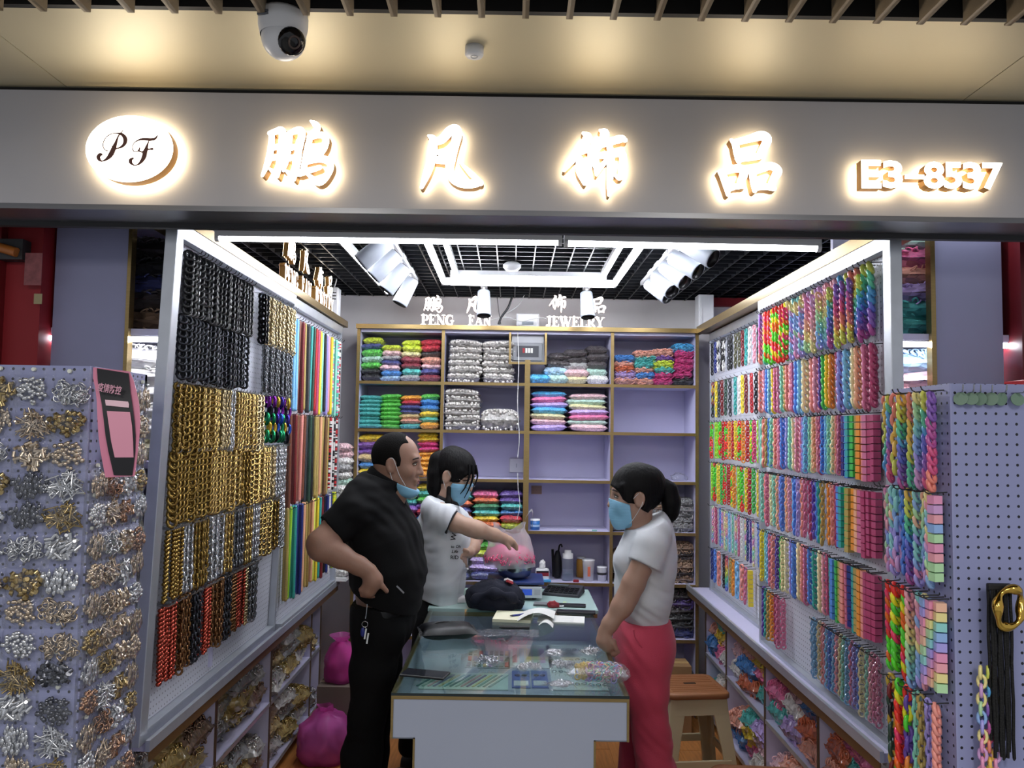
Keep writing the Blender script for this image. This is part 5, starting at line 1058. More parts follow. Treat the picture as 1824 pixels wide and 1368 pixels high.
for x, y, z, u, v in surf_pts(8, 230):
    mb.cur = lin('#ecd070' if u < -0.55 else rr.choice(PASTEL + ['#e87aa0', '#7ad0c0', '#f0c8d0', '#8ab8e8'])); m2 = MB(); link(m2, (0, 0, 0), 0.0095, 0.0085, 0.002, 0, 0, 9, 4); q = Euler((rr.uniform(0, 6), rr.uniform(0, 6), rr.uniform(0, 6))).to_matrix().to_4x4(); k = rr.uniform(.4, .9)
    mb._add([Matrix.Translation((x * .165 * (.6 + .4 * k), y * .07 * k, z * .046 * k)) @ q @ Vector(p_) for p_ in m2.v], m2.f, True)
o = mb.build('plastic_rings', M['acr_attr'], t, (0, 0, 0.027)); o['kind'] = 'stuff'
# the notebook with its curling page
a = top(950, 1103); t = empty('notebook', a, 'open notebook with a curling white page on the display counter', 'notebook', rot=(0, 0, R(-6))); paper = mat('paper', '#dcdcd8', 0.6); cream = mat('paper_cream', '#d9d6bc', 0.6)
bx((-0.165, -0.075, 0), (-0.005, 0.085, 0.012)).build('page_block', cream, t); bx((0.02, -0.055, 0), (0.215, 0.06, 0.006)).build('page_block', paper, t)
MB().grid(lambda u, v: (-0.06 + 0.15 * u, -0.10 + 0.16 * v + 0.02 * u, 0.012 + 0.035 * math.sin(u * PI * 0.9) * (1 - 0.4 * v)), 12, 8).build('curled_page', paper, t); MB().grid(lambda u, v: (0.03 + 0.06 * u, -0.12 + 0.07 * v - 0.03 * u, 0.003 + 0.018 * math.sin(u * PI)), 8, 6).build('loose_corner', paper, t)
for k in range(5): bx((0.06, -0.035 + k * 0.018, 0.006), (0.17, -0.034 + k * 0.018, 0.0063)).build('ruled_line', mat('rule_grey', '#a8b0bc', 0.6), t)
def pen(px, py, L, r_, m, rz, label, z=TZ, capm=None):
    t = empty('pen', top(px, py, z), label, 'pen', rot=(0, 0, rz)); MB().cyl((-L / 2, 0, r_), (L / 2, 0, r_), r_, n=10).build('barrel', m, t); MB().cyl((L / 2, 0, r_), (L / 2 + 0.03, 0, r_), r_ * 1.12, n=10).build('cap', capm or m, t); MB().cyl((-L / 2 - 0.012, 0, r_), (-L / 2, 0, r_), r_ * 0.4, r_, n=10).build('tip', M['darkmetal'], t)
pen(912, 1121, 0.08, 0.007, M['blackplastic'], R(-3), 'black marker pen in front of the notebook'); pen(922, 1097, 0.05, 0.004, mat('blue_plastic', '#1e2a78', 0.3), R(30), 'dark blue pen lying on the notebook', TZ + 0.013)
bagc = top(905, 1130); t = empty('clear_sleeve', bagc, 'crumpled empty clear plastic sleeve in front of the notebook', 'plastic sleeve'); MB().grid(lambda u, v: (-0.12 + 0.24 * u, -0.05 + 0.10 * v, 0.004 + 0.012 * abs(noise.noise(Vector((u * 5, v * 4, 2))))), 18, 10).build('film', M['film'], t)
# the back counter: jacket, scale, bowl, bag of pink rings, calculator, wallets
RZ = 0.833
p = at(882, 1093, Z=RZ); navy = mat('navy_cloth', '#0d1122', 0.9, bump=0.5, bump_s=120)
t = empty('folded_jacket', (p.x, p.y + 0.115, RZ), 'crumpled navy jacket with a red and white stripe on the back counter', 'jacket')
mb = MB(); mb.ball((0, 0, 0), 1, 40, 26); out = []
for q in mb.v:
    v = Vector(q); rid = 1 - abs(noise.noise(v * 2.3 + Vector((3, 1, 0)))) * 2; n_ = 1 + 0.10 * rid + 0.10 * noise.noise(v * 1.4); v = v * n_; z = v.z if v.z > -0.5 else -0.5 - (-0.5 - v.z) * .1
    out.append((v.x * 0.128, v.y * 0.10, (z + 0.55) * 0.078))
mb.v = out; mb.build('cloth_body', navy, t); MB().tube(catmull([(-0.10, -0.07, 0.04), (-0.03, -0.10, 0.082), (0.05, -0.10, 0.075), (0.10, -0.06, 0.035)]), [0.02 + 0.008 * math.sin(i) for i in range(19)], 10).build('sleeve', navy, t)
bx((-0.016, -0.012, 0), (0.016, 0.012, 0.010)).build('stripe', mat('stripe_white', '#d8d4d4', 0.7), t, (0.055, -0.03, 0.122), (R(-20), R(25), R(30))); bx((-0.016, -0.006, 0), (0.016, 0.006, 0.0105)).build('stripe', mat('stripe_red', '#a03038', 0.7), t, (0.060, -0.045, 0.118), (R(-20), R(25), R(30)))
p = at(920, 1058, Z=RZ); t = empty('shop_scale', (at(918, 1030, Y=3.86).x, 3.86, RZ), 'blue-topped electronic scale on the back counter', 'scale')
bx((-0.115, -0.10, 0.012), (0.115, 0.10, 0.055)).build('housing', M['blackplastic'], t, bevel=0.006); bx((-0.135, -0.125, 0.072), (0.135, 0.115, 0.086)).build('platform', mat('blue_platform', '#23366e', 0.35), t, bevel=0.005); MB().cyl((0, 0, 0.055), (0, 0, 0.072), 0.03).build('column', M['darkmetal'], t)
for x in (-.09, .09):
    for y in (-.08, .08): MB().cyl((x, y, 0), (x, y, 0.012), 0.012, n=10).build('foot', M['blackplastic'], t)
bx((0.01, -0.128, 0.012), (0.125, -0.10, 0.064)).build('display_housing', mat('scale_grey', '#c6ccd2', 0.4), t, bevel=0.003); bx((0.02, -0.130, 0.026), (0.078, -0.128, 0.054)).build('display', mat('lcd_blue', '#2a4aa8', 0.15, emit='#3a5cc8', es=0.25), t); bx((0.088, -0.130, 0.028), (0.116, -0.128, 0.054)).build('key_panel', mat('key_pale', '#aeb4bc', 0.5), t)
bp = (t.location.x - 0.005, 3.85, RZ + 0.087); t = empty('steel_bowl', bp, 'stainless steel bowl on the scale platform', 'bowl')
MB().lathe([(0.001, 0.0), (0.055, 0.0), (0.075, 0.012), (0.086, 0.045), (0.090, 0.085), (0.093, 0.087), (0.090, 0.089), (0.086, 0.084), (0.082, 0.047), (0.072, 0.017), (0.05, 0.006), (0.001, 0.006)], 32).build('bowl', mat('brushed_steel_bowl', '#a8abb0', 0.22, 1.0), t)
t = empty('carrier_bag', (bp[0] - 0.025, bp[1], bp[2] + 0.075), 'white plastic carrier bag of pink rings in the steel bowl', 'plastic bag')
mb = MB(); rr = random.Random(9)
for _ in range(620):
    u = Vector((rr.gauss(0, 1), rr.gauss(0, 1), abs(rr.gauss(0, 1)))).normalized(); c = Vector((u.x * 0.115, u.y * 0.092, 0.018 + u.z * 0.052 + rr.uniform(-.025, .004)))
    m2 = MB(); link(m2, (0, 0, 0), 0.012, 0.008, 0.0021, 0, 0, 8, 4); q = Euler((rr.uniform(0, 6), rr.uniform(0, 6), rr.uniform(0, 6))).to_matrix().to_4x4(); mb._add([Matrix.Translation(c) @ q @ Vector(p_) for p_ in m2.v], m2.f, True)
o = mb.build('pink_rings', mat('pink_acrylic', '#ec6a98', 0.3), t); o['kind'] = 'stuff'
blob('ring_core', (0, 0, 0.0), (0.20, 0.16, 0.085), mat('pink_core', '#d65a88', 0.5), t, 3, .05)
def bagfn(u, v):
    a_ = 2 * PI * u; rr_ = 0.120 * (1 - 0.34 * v + 0.06 * math.sin(v * 5)) + 0.014 * noise.noise(Vector((math.cos(a_) * 3, math.sin(a_) * 3, v * 4))); return (rr_ * math.cos(a_) * 1.02, rr_ * math.sin(a_) * 0.82, -0.02 + 0.185 * v + 0.025 * math.sin(a_ * 2 + 1) * v)
MB().grid(bagfn, 48, 14).build('bag_film', M['milk'], t)
for s_, x0 in ((1, 0.085), (-1, -0.085)):
    MB().grid(lambda u, v: (x0 - 0.03 + 0.055 * u + s_ * 0.02 * math.sin(u * PI), -0.03 + 0.045 * v + 0.03 * u, 0.155 + (0.10 if s_ > 0 else -.045) * math.sin(u * PI) ** .7 + 0.02 * (u - .5) - .016 * v * math.sin(u * PI)), 12, 4).build('handle', M['milk'], t)
a = at(1003, 1058, Z=RZ); t = empty('calculator', (a.x, a.y, RZ), 'dark grey desk calculator at the back counter edge', 'calculator', rot=(R(4), 0, R(-18)))
mb = MB(); mb._add([(-.095, -.065, 0), (.095, -.065, 0), (.095, .065, 0), (-.095, .065, 0), (-.09, -.06, .016), (.09, -.06, .016), (.09, .06, .034), (-.09, .06, .034)], [(0, 3, 2, 1), (4, 5, 6, 7), (0, 1, 5, 4), (1, 2, 6, 5), (2, 3, 7, 6), (3, 0, 4, 7)]); mb.build('case', mat('calc_grey', '#2e3036', 0.4), t, bevel=0.003)
bx((-.08, 0.022, 0.0295), (.02, .05, 0.0345)).build('screen', mat('calc_screen', '#4a5450', 0.15), t, rot=(0, 0, 0))
for i in range(7):
    for j in range(4): z = 0.0175 + (j * .019 + .012) * .15; bx((-.08 + i * .0235, -.052 + j * .0185, z), (-.062 + i * .0235, -.039 + j * .0185, z + .004)).build('key', M['blackplastic'], t)
for k, (px, py, w_, d_, lb) in enumerate(((1014, 1080, .15, .045, 'thin dark wallet behind the notebook'), (1026, 1092, .17, .05, 'dark phone case nearest the notebook on the counter seam'), (968, 1078, .09, .05, 'grey folded reading case beside the jacket'))):
    a = at(px, py, Z=TZ); t = empty('wallet', (a.x, a.y, RZ), lb, 'wallet', rot=(0, 0, R(-6))); bx((-w_ / 2, -d_ / 2, 0), (w_ / 2, d_ / 2, .010)).build('cover', M['blackplastic'] if k < 2 else mat('case_grey', '#6a6c70', .4), t, bevel=.003); bx((-w_ / 2 + .004, -d_ / 2 - .0006, .003), (w_ / 2 - .004, -d_ / 2, .007)).build('edge_band', mat('edge_dark', '#3a3c42', .5), t)
a = at(985, 1082, Z=RZ); t = empty('key_bunch', (a.x, a.y, RZ), 'small bunch of red keys beside the wallets', 'keys'); blob('red_fob', (0, 0, 0), (.05, .03, .03), mat('red_fob', '#8c2630', .4), t, 2, .3); MB().cyl((.02, 0, .004), (.05, .01, .004), .004, n=6).build('key', M['steel'], t)
for k, (px, py) in enumerate(((989, 1075), (1006, 1073))): a = at(px, py, Z=RZ + .012); tag(MB().grid(lambda u, v: (-.008 + .016 * u, -.005 + .01 * v, .002 * math.sin(u * 3)), 3, 3).build('sticky_note', mat('note_green', '#c0d850', .6), None, a), ('first' if k == 0 else 'second') + ' lime green sticky note lying by the calculator', 'note')
a = at(810, 1072, Z=RZ); t = empty('tissue_pack', (a.x, a.y, RZ), 'clear pack of white tissues and pink rings beside the jacket', 'pack'); bx((-.055, -.03, 0), (.055, .03, .026)).build('tissues', mat('tissue_white', '#d8d2d6', .6), t, bevel=.008); blob('pink_rings', (-.015, .01, .024), (.07, .05, .035), mat('pink_bits', '#e0688c', .4, bump=1, bump_s=250), t, 5, .2)
# things on the open shelves
def lathe_thing(nm, px, py, Y, prof, parts, label, cat, k=1.0):
    p = at(px, py, Y=Y); z = min(LEV, key=lambda q: abs(q - p.z)) + .001; t = empty(nm, (p.x, Y, z), label, cat)
    for pn, pr, m in parts: MB().lathe([(r_ * k, z_ * k) for r_, z_ in pr], 22).build(pn, m, t)
    return t
cupw = mat('paper_cup', '#dfe0e2', .4)
t = lathe_thing('drink_cup', 1048, 1032, 4.68, None, [('cup', [(.001, 0), (.028, 0), (.036, .115), (.037, .118), (.034, .117), (.027, .004)], cupw), ('lid', [(.037, .117), (.038, .121), (.03, .124), (.001, .124)], M['whiteplastic'])], 'tall white paper cup on the shelf behind the masked woman', 'cup'); bx((-.008, -.037, .03), (.008, -.031, .085)).build('printed_mark', mat('print_orange', '#d8745a', .5), t)
t = lathe_thing('drink_cup', 1072, 1034, 4.68, None, [('cup', [(.001, 0), (.024, 0), (.029, .075), (.03, .078), (.027, .077), (.023, .004)], cupw), ('lid', [(.030, .077), (.031, .082), (.001, .084)], M['whiteplastic'])], 'short white paper cup with a dark band on the shelf', 'cup'); MB().lathe([(.0268, .036), (.0278, .05)], 22).build('dark_band', M['darkmetal'], t)
lathe_thing('water_bottle', 1011, 1032, 4.68, None, [('bottle', [(.001, 0), (.032, 0), (.034, .01), (.034, .10), (.03, .13), (.028, .132)], film_mat('bottle_plastic', (.9, .93, .98), .75, .1, '#cdd4e0')), ('water', [(.001, .004), (.031, .006), (.031, .06), (.001, .06)], film_mat('water', (.75, .82, .9), .8, .05, '#a8b4c8')), ('cap', [(.031, .128), (.031, .155), (.02, .158), (.02, .175), (.001, .176)], cupw)], 'clear plastic water bottle with white cap on the shelf', 'bottle')
p = at(993, 1030, Y=4.72); t = empty('umbrella_bunch', (p.x, 4.74, Z2), 'black folded umbrella standing behind the water bottle', 'umbrella'); MB().lathe([(.001, 0), (.02, .005), (.03, .05), (.024, .12), (.012, .16), (.001, .165)], 14).build('canopy', mat('umbrella_black', '#131316', .5, bump=.5, bump_s=70), t); MB().tube(catmull([(.005, 0, .15), (.01, -.005, .19), (.02, -.01, .2), (.026, -.008, .185)]), .005, 8).build('handle', M['blackplastic'], t); MB().cyl((-.022, 0, .01), (-.03, 0, .17), .008, n=8).build('second_shaft', M['blackplastic'], t)
p = at(966, 1030, Y=4.66); t = empty('tissue_box', (p.x, 4.66, Z2), 'white tissue pack with a red and black label on the shelf', 'tissue pack'); bx((-.04, -.025, 0), (.04, .03, .07)).build('pack', M['whiteplastic'], t, bevel=.012); bx((-.036, -.0262, .03), (.036, -.0252, .052)).build('red_label', mat('label_red', '#8c2a34', .5), t); bx((-.036, -.0264, .05), (.036, -.0253, .060)).build('black_label', M['blackplastic'], t); blob('pulled_tissue', (0, 0, .068), (.035, .025, .05), mat('tissue', '#e6e6e8', .7), t, 7, .3)
p = at(966, 1034, Y=4.62); t = empty('wipes_pack', (p.x + .01, 4.619, Z2), 'flat sky blue wipes pack in front of the tissue pack', 'pack'); bx((-.05, -.012, 0), (.04, .013, .014)).build('pack', mat('sky_pack', '#4aa0d8', .35), t, bevel=.004); bx((-.02, -.008, .014), (.01, .008, .016)).build('flap', mat('flap_pale', '#a8d0ec', .35), t)
p = at(1026, 1033, Y=4.63); t = empty('eraser_box', (p.x, 4.63, Z2), 'tiny dark red box beside the water bottle', 'box'); bx((-.016, -.01, 0), (.016, .01, .012)).build('box', mat('tiny_red', '#8c2430', .4), t, bevel=.001); bx((-.012, -.008, .012), (.012, .008, .0135)).build('lid', mat('tiny_red2', '#a03040', .4), t)
p = at(1035, 1005, Y=4.80); t = empty('yellow_can', (p.x, 4.80, Z2), 'small orange jar behind the tall white cup', 'jar'); MB().lathe([(.001, 0), (.028, 0), (.028, .10), (.024, .108), (.001, .11)], 18).build('jar', mat('orange_jar', '#c8923c', .4), t); MB().lathe([(.025, .108), (.025, .12), (.001, .12)], 18).build('lid', M['whiteplastic'], t)
p = at(953, 938, Y=4.66); t = empty('blue_tin', (p.x, 4.66, Z3), 'small blue and white tin on the shelf beside the middle post', 'tin'); MB().lathe([(.001, 0), (.028, 0), (.028, .052), (.001, .052)], 22).build('tin', mat('tin_blue', '#2a6ab0', .35), t); MB().lathe([(.0284, .052), (.0284, .062), (.001, .062)], 22).build('lid', M['whiteplastic'], t); MB().lathe([(.0283, .018), (.0283, .03)], 22).build('white_band', mat('band_pale', '#a8c8e8', .4), t)
t = empty('pen', (at(1045, 943, Y=4.63).x, 4.625, Z3), 'pale pen lying on the empty middle shelf', 'pen'); MB().cyl((-.06, 0, .004), (.06, 0, .004), .004, n=8).build('barrel', M['whiteplastic'], t); MB().cyl((.03, 0, .004), (.06, 0, .004), .0046, n=8).build('cap', mat('pen_teal', '#7ab0a8', .4), t)
p = at(955, 872, Y=4.895); t = empty('paper_notice', (p.x, 4.898, p.z), 'small tan printed notice on the cabinet back panel', 'notice'); bx((-.03, -.001, -.028), (.035, .0, .024)).build('sheet', mat('tan_paper', '#b0937e', .6), t)
for k in range(4): bx((-.028, -.0016, -.02 + k * .011), (.033, -.001, -.0185 + k * .011)).build('ruled_line', mat('tan_rule', '#8f7664', .6), t)
p = at(920, 829, Y=4.895); t = empty('wall_socket', (p.x, 4.898, p.z), 'white square socket plate on the cabinet back panel', 'socket'); bx((-.043, -.012, -.043), (.043, 0, .043)).build('plate', M['whiteplastic'], t, bevel=.003); bx((-.003, -.0135, -.012), (.003, -.012, .012)).build('rocker', mat('rocker', '#c2c4c8', .4), t)
p = at(1215, 858, Y=4.72); t = empty('clear_bag', (p.x - .02, 4.72, LEV[4] + .001), 'crumpled empty clear bag on the shelf above the ponytail', 'plastic bag'); blob('film', (0, 0, 0), (.09, .07, .045), M['film'], t, 4, .35, 2.5)
# ------------------------------------------------------------------ stools
SB = mat('stool_seat_brown', '#8a5a38', .45, bump=.25, bump_s=40, stretch=(1, 12, 1)); SC = mat('stool_cream', '#b9ad8c', .45)
def stool(loc, rz, label):
    t = empty('plastic_stool', loc, label, 'stool', 'plastic stools', (0, 0, rz)); H = 0.455
    mb = MB()
    def ring(hw, z, rnd): 
        out = []
        for i in range(4):
            for k in range(5):
                a_ = PI / 2 * i + PI / 2 * k / 4; cx = (hw - rnd) * (1 if i in (0, 3) else -1); cy = (hw - rnd) * (1 if i in (0, 1) else -1); out.append((cx + rnd * math.cos(a_), cy + rnd * math.sin(a_), z))
        return out
    def skin_(rings, cap0=True, cap1=True, nm='x', m=None, par=t):
        mb = MB(); n = len(rings[0]); vs = [p for r_ in rings for p in r_]; mb._add(vs, [(i * n + k, i * n + (k + 1) % n, (i + 1) * n + (k + 1) % n, (i + 1) * n + k) for i in range(len(rings) - 1) for k in range(n)], True)
        if cap0: mb._add(rings[0], [tuple(range(n))[::-1]])
        if cap1: mb._add(rings[-1], [tuple(range(n))])
        return mb.build(nm, m, par)
    s_ = skin_([ring(.140, H - .030, .03), ring(.147, H - .026, .035), ring(.147, H - .008, .035), ring(.140, H - .001, .035), ring(.120, H, .03)], nm='seat', m=SB)
    bx((-.028, -.010, H), (.028, .010, H + .0012)).build('grip_hole', mat('hole_dark', '#2c1a10', .7), s_)
    for k in range(9): bx((-.115, -.112 + k * .026, H), (.115 if k != 4 else -.03, -.100 + k * .026, H + .0014)).build('seat_rib', SB, s_)
    skin_([ring(.132, H - .030, .03), ring(.139, H - .10, .03)], False, False, 'apron', SC)
    for sx in (-1, 1):
        for sy in (-1, 1):
            mb = MB(); vs = []
            for z, o_, w_ in ((H - .032, .132, .090), (H - .10, .138, .070), (.20, .158, .058), (0, .180, .052)):
                for a_, b_ in ((0, 0), (-w_, 0), (-w_, -.016), (-.016, -.016), (-.016, -w_), (0, -w_)): vs.append((sx * (o_ + a_), sy * (o_ + b_), z))
            n = 6; mb._add(vs, [(i * n + k, i * n + (k + 1) % n, (i + 1) * n + (k + 1) % n, (i + 1) * n + k) for i in range(3) for k in range(n)]); mb._add(vs[-6:], [tuple(range(6))]); mb.build('leg', SC, t, bevel=.003)
    for sx, sy in ((1, 0), (-1, 0), (0, 1), (0, -1)):
        o_ = .160; bx((-.14 if sx == 0 else sx * o_ - .007, -.14 if sy == 0 else sy * o_ - .007, .13), (.14 if sx == 0 else sx * o_ + .007, .14 if sy == 0 else sy * o_ + .007, .165)).build('stretcher', SC, t, bevel=.003)
    return t
stool((0.855, 3.77, 0), R(6), 'cream plastic stool with brown seat beside the masked woman'); stool((0.86, 2.72, 0), R(-4), 'cream plastic stool with brown seat nearest the entrance')
t = empty('cardboard_box', (0.88, 4.44, 0), 'brown cardboard box on the floor behind the stool', 'box'); bx((-.14, -.08, 0), (.12, .08, .36)).build('carton', mat('cardboard', '#8f6f4c', .7, noise_s=12, noise_a=.08), t); bx((-.14, -.02, .36), (.12, .02, .3615)).build('tape', mat('tape', '#b09060', .3), t)
# magenta carrier bags by the man
mg = (('large knotted magenta plastic bag on the floor behind the man', at(580, 1280, Y=3.95), .27, .25, 0.0), ('smaller magenta plastic bag leaning above the larger one', at(608, 1175, Y=4.12), .17, .22, .33))
for k, (lb, p, w_, h_, z) in enumerate(mg):
    t = empty('magenta_bag', (p.x, p.y, z), lb, 'plastic bag', 'magenta bags on the floor')
    blob('bag_film', (0, 0, 0), (w_, w_ * .85, h_), M['magentafilm'], t, 11 + k, .16, 1.6, 36, 24); c = blob('contents', (0, 0, .008), (w_ * .88, w_ * .74, h_ * .86), mat('bag_contents', '#b8a8b8' if k == 0 else '#c86aa8', .5, noise_s=18, noise_a=.5, bump=1, bump_s=50), t, 11 + k, .16, 1.6)
    mb = MB(); mb.lathe([(.05, h_ * .72), (.022, h_ * .90), (.030, h_ * 1.0), (.045, h_ * 1.08)], 16); mb.v = [(x + .035 * noise.noise(Vector((x * 30, y * 30, z_ * 20))), y + .035 * noise.noise(Vector((y * 30, x * 30, z_ * 20))), z_) for x, y, z_ in mb.v]; mb.build('knot', M['magentafilm'], t)
t = empty('floor_crate', (-0.86, 4.14, 0), 'low grey carton under the smaller magenta bag', 'box'); t.location = (mg[1][1].x, mg[1][1].y, 0); bx((-.10, -.09, 0), (.10, .09, .33)).build('carton', mat('carton_grey', '#6d6258', .7), t); bx((-.10, -.015, .33), (.10, .015, .331)).build('tape', mat('tape2', '#a89878', .3), t)

# small clear bags of charms left lying on the glass
for k, (px, py, kd, cc, rz, lb) in enumerate(((935, 1186, 'ring', '#d2d4d8', 20, 'silver rings between the swatches and the blue cards'), (880, 1176, 'rod', '#b8bcc4', -30, 'silver rods on the swatch card'), (968, 1166, 'clasp', '#d2d4d8', 70, 'silver clasps behind the blue cards'), (1005, 1182, 'ring', '#c4c8ce', -10, 'silver rings beside the pastel ring bag'), (1035, 1160, 'rod', '#d2d4d8', 40, 'silver rods near the masked woman'), (992, 1216, 'clasp', '#c8ccd2', 15, 'silver clasps in front of the pastel ring bag'))):
    t = empty('zip_bag', top(px, py) + Vector((0, 0, 0.001)), 'flat clear bag of ' + lb, 'zip bag', 'charm bags on the counter', (R(-90), 0, R(rz)))
    obj('film', POUCH, t, (0, 0, 0)); o = obj('metal_parts', BITS[kd, k % 2], t, color=cc); o['kind'] = 'stuff'; t.scale = (1.0, 1.0, 1.0)
# ------------------------------------------------------------------ people: bodies and clothes as smooth distance fields
class Field:
    def __init__(s, lo, hi, h):
        s.lo = np.array(lo, np.float32); s.h = h; s.n = np.ceil((np.array(hi) - np.array(lo)) / h).astype(int) + 1
        s.f = np.full(s.n, 0.5, np.float32)
        s.ax = [s.lo[i] + h * np.arange(s.n[i], dtype=np.float32) for i in range(3)]
    def sub(s, lo, hi):
        a = np.clip(np.floor((np.array(lo) - s.lo) / s.h).astype(int), 0, s.n - 1); b = np.clip(np.ceil((np.array(hi) - s.lo) / s.h).astype(int) + 1, 1, s.n)
        sl = tuple(slice(a[i], b[i]) for i in range(3)); X, Y, Z = np.meshgrid(*[s.ax[i][sl[i]] for i in range(3)], indexing='ij', sparse=True); return sl, X, Y, Z
    def add(s, prim, k=0.02):
        sl, X, Y, Z = s.sub(*prim.bounds(k + 0.03))
        if 0 in s.f[sl].shape: return s
        d = prim.ev(X, Y, Z); a = s.f[sl]; h = np.clip(0.5 + 0.5 * (a - d) / k, 0, 1); s.f[sl] = a * (1 - h) + d * h - k * h * (1 - h); return s
    def cut(s, prim, k=0.006):
        """take the primitive away"""
        sl, X, Y, Z = s.sub(*prim.bounds(k + 0.02)); d = -prim.ev(X, Y, Z); a = s.f[sl]
        if 0 in a.shape: return s
        h = np.clip(0.5 - 0.5 * (a - d) / k, 0, 1); s.f[sl] = a * (1 - h) + d * h + k * h * (1 - h); return s
    def clip(s, p, n):
        """keep only the side of the plane the normal points away from"""
        n = np.array(n, float); n = n / np.linalg.norm(n); X, Y, Z = np.meshgrid(*s.ax, indexing='ij', sparse=True)
        s.f = np.maximum(s.f, ((X - p[0]) * n[0] + (Y - p[1]) * n[1] + (Z - p[2]) * n[2]).astype(np.float32)); return s
    def folds(s, amp, seed=0, freq=30, dirs=((1, .3, 1), (-.6, .4, 1), (.2, 1, .8))):
        X, Y, Z = np.meshgrid(*s.ax, indexing='ij', sparse=True); rr = random.Random(seed); m = np.abs(s.f) < 0.03
        w_ = 0.9 * np.sin(X * 13 + Z * 7 + seed) + 0.9 * np.sin(Z * 11 - Y * 9 + seed * 2); g = 0
        for i, d in enumerate(dirs):
            fr = freq * rr.uniform(.7, 1.4); g = g + np.sin((X * d[0] + Y * d[1] + Z * d[2]) * fr + 1.8 * w_ + i * 2) ** 3
        env = 0.55 + 0.45 * np.sin(X * 9 + seed) * np.sin(Z * 8 + Y * 5 + seed); s.f = s.f + np.where(m, amp * g * env, 0).astype(np.float32); return s
    def mesh(s, name, m, smooth=True):
        f = s.f; ins = f < 0; nx, ny, nz = s.n; cnt = np.zeros((nx - 1, ny - 1, nz - 1), np.int8)
        C = [(i, j, k) for i in (0, 1) for j in (0, 1) for k in (0, 1)]
        for i, j, k in C: cnt += ins[i:nx - 1 + i, j:ny - 1 + j, k:nz - 1 + k]
        cells = np.argwhere((cnt > 0) & (cnt < 8))
        if not len(cells): return bpy.data.meshes.new(name)
        val = {c: f[cells[:, 0] + c[0], cells[:, 1] + c[1], cells[:, 2] + c[2]] for c in C}; acc = np.zeros((len(cells), 3)); num = np.zeros(len(cells))
        for c in C:
            for ax in range(3):
                if c[ax] == 0:
                    d = list(c); d[ax] = 1; d = tuple(d); a, b = val[c], val[d]; x = (a < 0) != (b < 0); t = np.where(x, a / np.where(x, a - b, 1), 0)
                    p = np.tile(np.array(c, float), (len(cells), 1)); p[:, ax] += t; acc += p * x[:, None]; num += x
        V = (cells + acc / num[:, None]) * s.h + s.lo
        idx = np.full(cnt.shape, -1, np.int32); idx[cells[:, 0], cells[:, 1], cells[:, 2]] = np.arange(len(cells)); Q = []
        for ax in range(3):
            a = [slice(None)] * 3; b = [slice(None)] * 3; a[ax] = slice(0, -1); b[ax] = slice(1, None); i0 = ins[tuple(a)]; i1 = ins[tuple(b)]
            E = np.argwhere(i0 != i1); u, v = (ax + 1) % 3, (ax + 2) % 3; ok = (E[:, u] > 0) & (E[:, v] > 0) & (E[:, u] < s.n[u] - 1) & (E[:, v] < s.n[v] - 1); E = E[ok]
            flip = i0[E[:, 0], E[:, 1], E[:, 2]]; qs = []
            for du, dv in ((1, 1), (0, 1), (0, 0), (1, 0)):
                e = E.copy(); e[:, u] -= du; e[:, v] -= dv; qs.append(idx[e[:, 0], e[:, 1], e[:, 2]])
            q = np.stack(qs, 1); q[~flip] = q[~flip][:, ::-1]; Q.append(q)
        Q = np.concatenate(Q); Q = Q[(Q >= 0).all(1)]
        me = bpy.data.meshes.new(name); me.vertices.add(len(V)); me.vertices.foreach_set('co', V.astype(np.float32).ravel()); me.loops.add(len(Q) * 4); me.loops.foreach_set('vertex_index', Q.astype(np.int32).ravel())
        me.polygons.add(len(Q)); me.polygons.foreach_set('loop_start', np.arange(0, len(Q) * 4, 4, dtype=np.int32)); me.update(calc_edges=True); me.polygons.foreach_set('use_smooth', [smooth] * len(Q)); me.materials.append(m); return me
class Cone:
    """rounded cone from a (radius ra) to b (radius rb); sy widens it along world Y"""
    def __init__(s, a, b, ra, rb, sy=1.0): s.a = np.array(a, float); s.b = np.array(b, float); s.ra = ra; s.rb = rb; s.sy = sy
    def bounds(s, e):
        r = max(s.ra, s.rb) + e; r = np.array([r, r * s.sy, r]); return np.minimum(s.a, s.b) - r, np.maximum(s.a, s.b) + r
    def ev(s, X, Y, Z):
        d = s.b - s.a; d = d.copy(); d[1] /= s.sy; L2 = max(1e-9, float(d @ d)); x = X - s.a[0]; y = (Y - s.a[1]) / s.sy; z = Z - s.a[2]
        t = np.clip((x * d[0] + y * d[1] + z * d[2]) / L2, 0, 1); return np.sqrt((x - t * d[0]) ** 2 + (y - t * d[1]) ** 2 + (z - t * d[2]) ** 2) - (s.ra + (s.rb - s.ra) * t)
class Ell:
    def __init__(s, c, r, M_=None):
        s.c = np.array(c, float); s.r = np.array(r, float) if np.ndim(r) else np.array([r] * 3, float); s.M = None if M_ is None else np.array(M_.to_3x3() if hasattr(M_, 'to_3x3') else M_)
    def bounds(s, e): r = s.r.max() + e if s.M is not None else s.r + e; return s.c - r, s.c + r
    def ev(s, X, Y, Z):
        x, y, z = X - s.c[0], Y - s.c[1], Z - s.c[2]
        if s.M is not None: m = s.M; x, y, z = m[0][0] * x + m[1][0] * y + m[2][0] * z, m[0][1] * x + m[1][1] * y + m[2][1] * z, m[0][2] * x + m[1][2] * y + m[2][2] * z
        k0 = np.sqrt((x / s.r[0]) ** 2 + (y / s.r[1]) ** 2 + (z / s.r[2]) ** 2); k1 = np.sqrt((x / s.r[0] ** 2) ** 2 + (y / s.r[1] ** 2) ** 2 + (z / s.r[2] ** 2) ** 2) + 1e-6
        return k0 * (k0 - 1) / k1
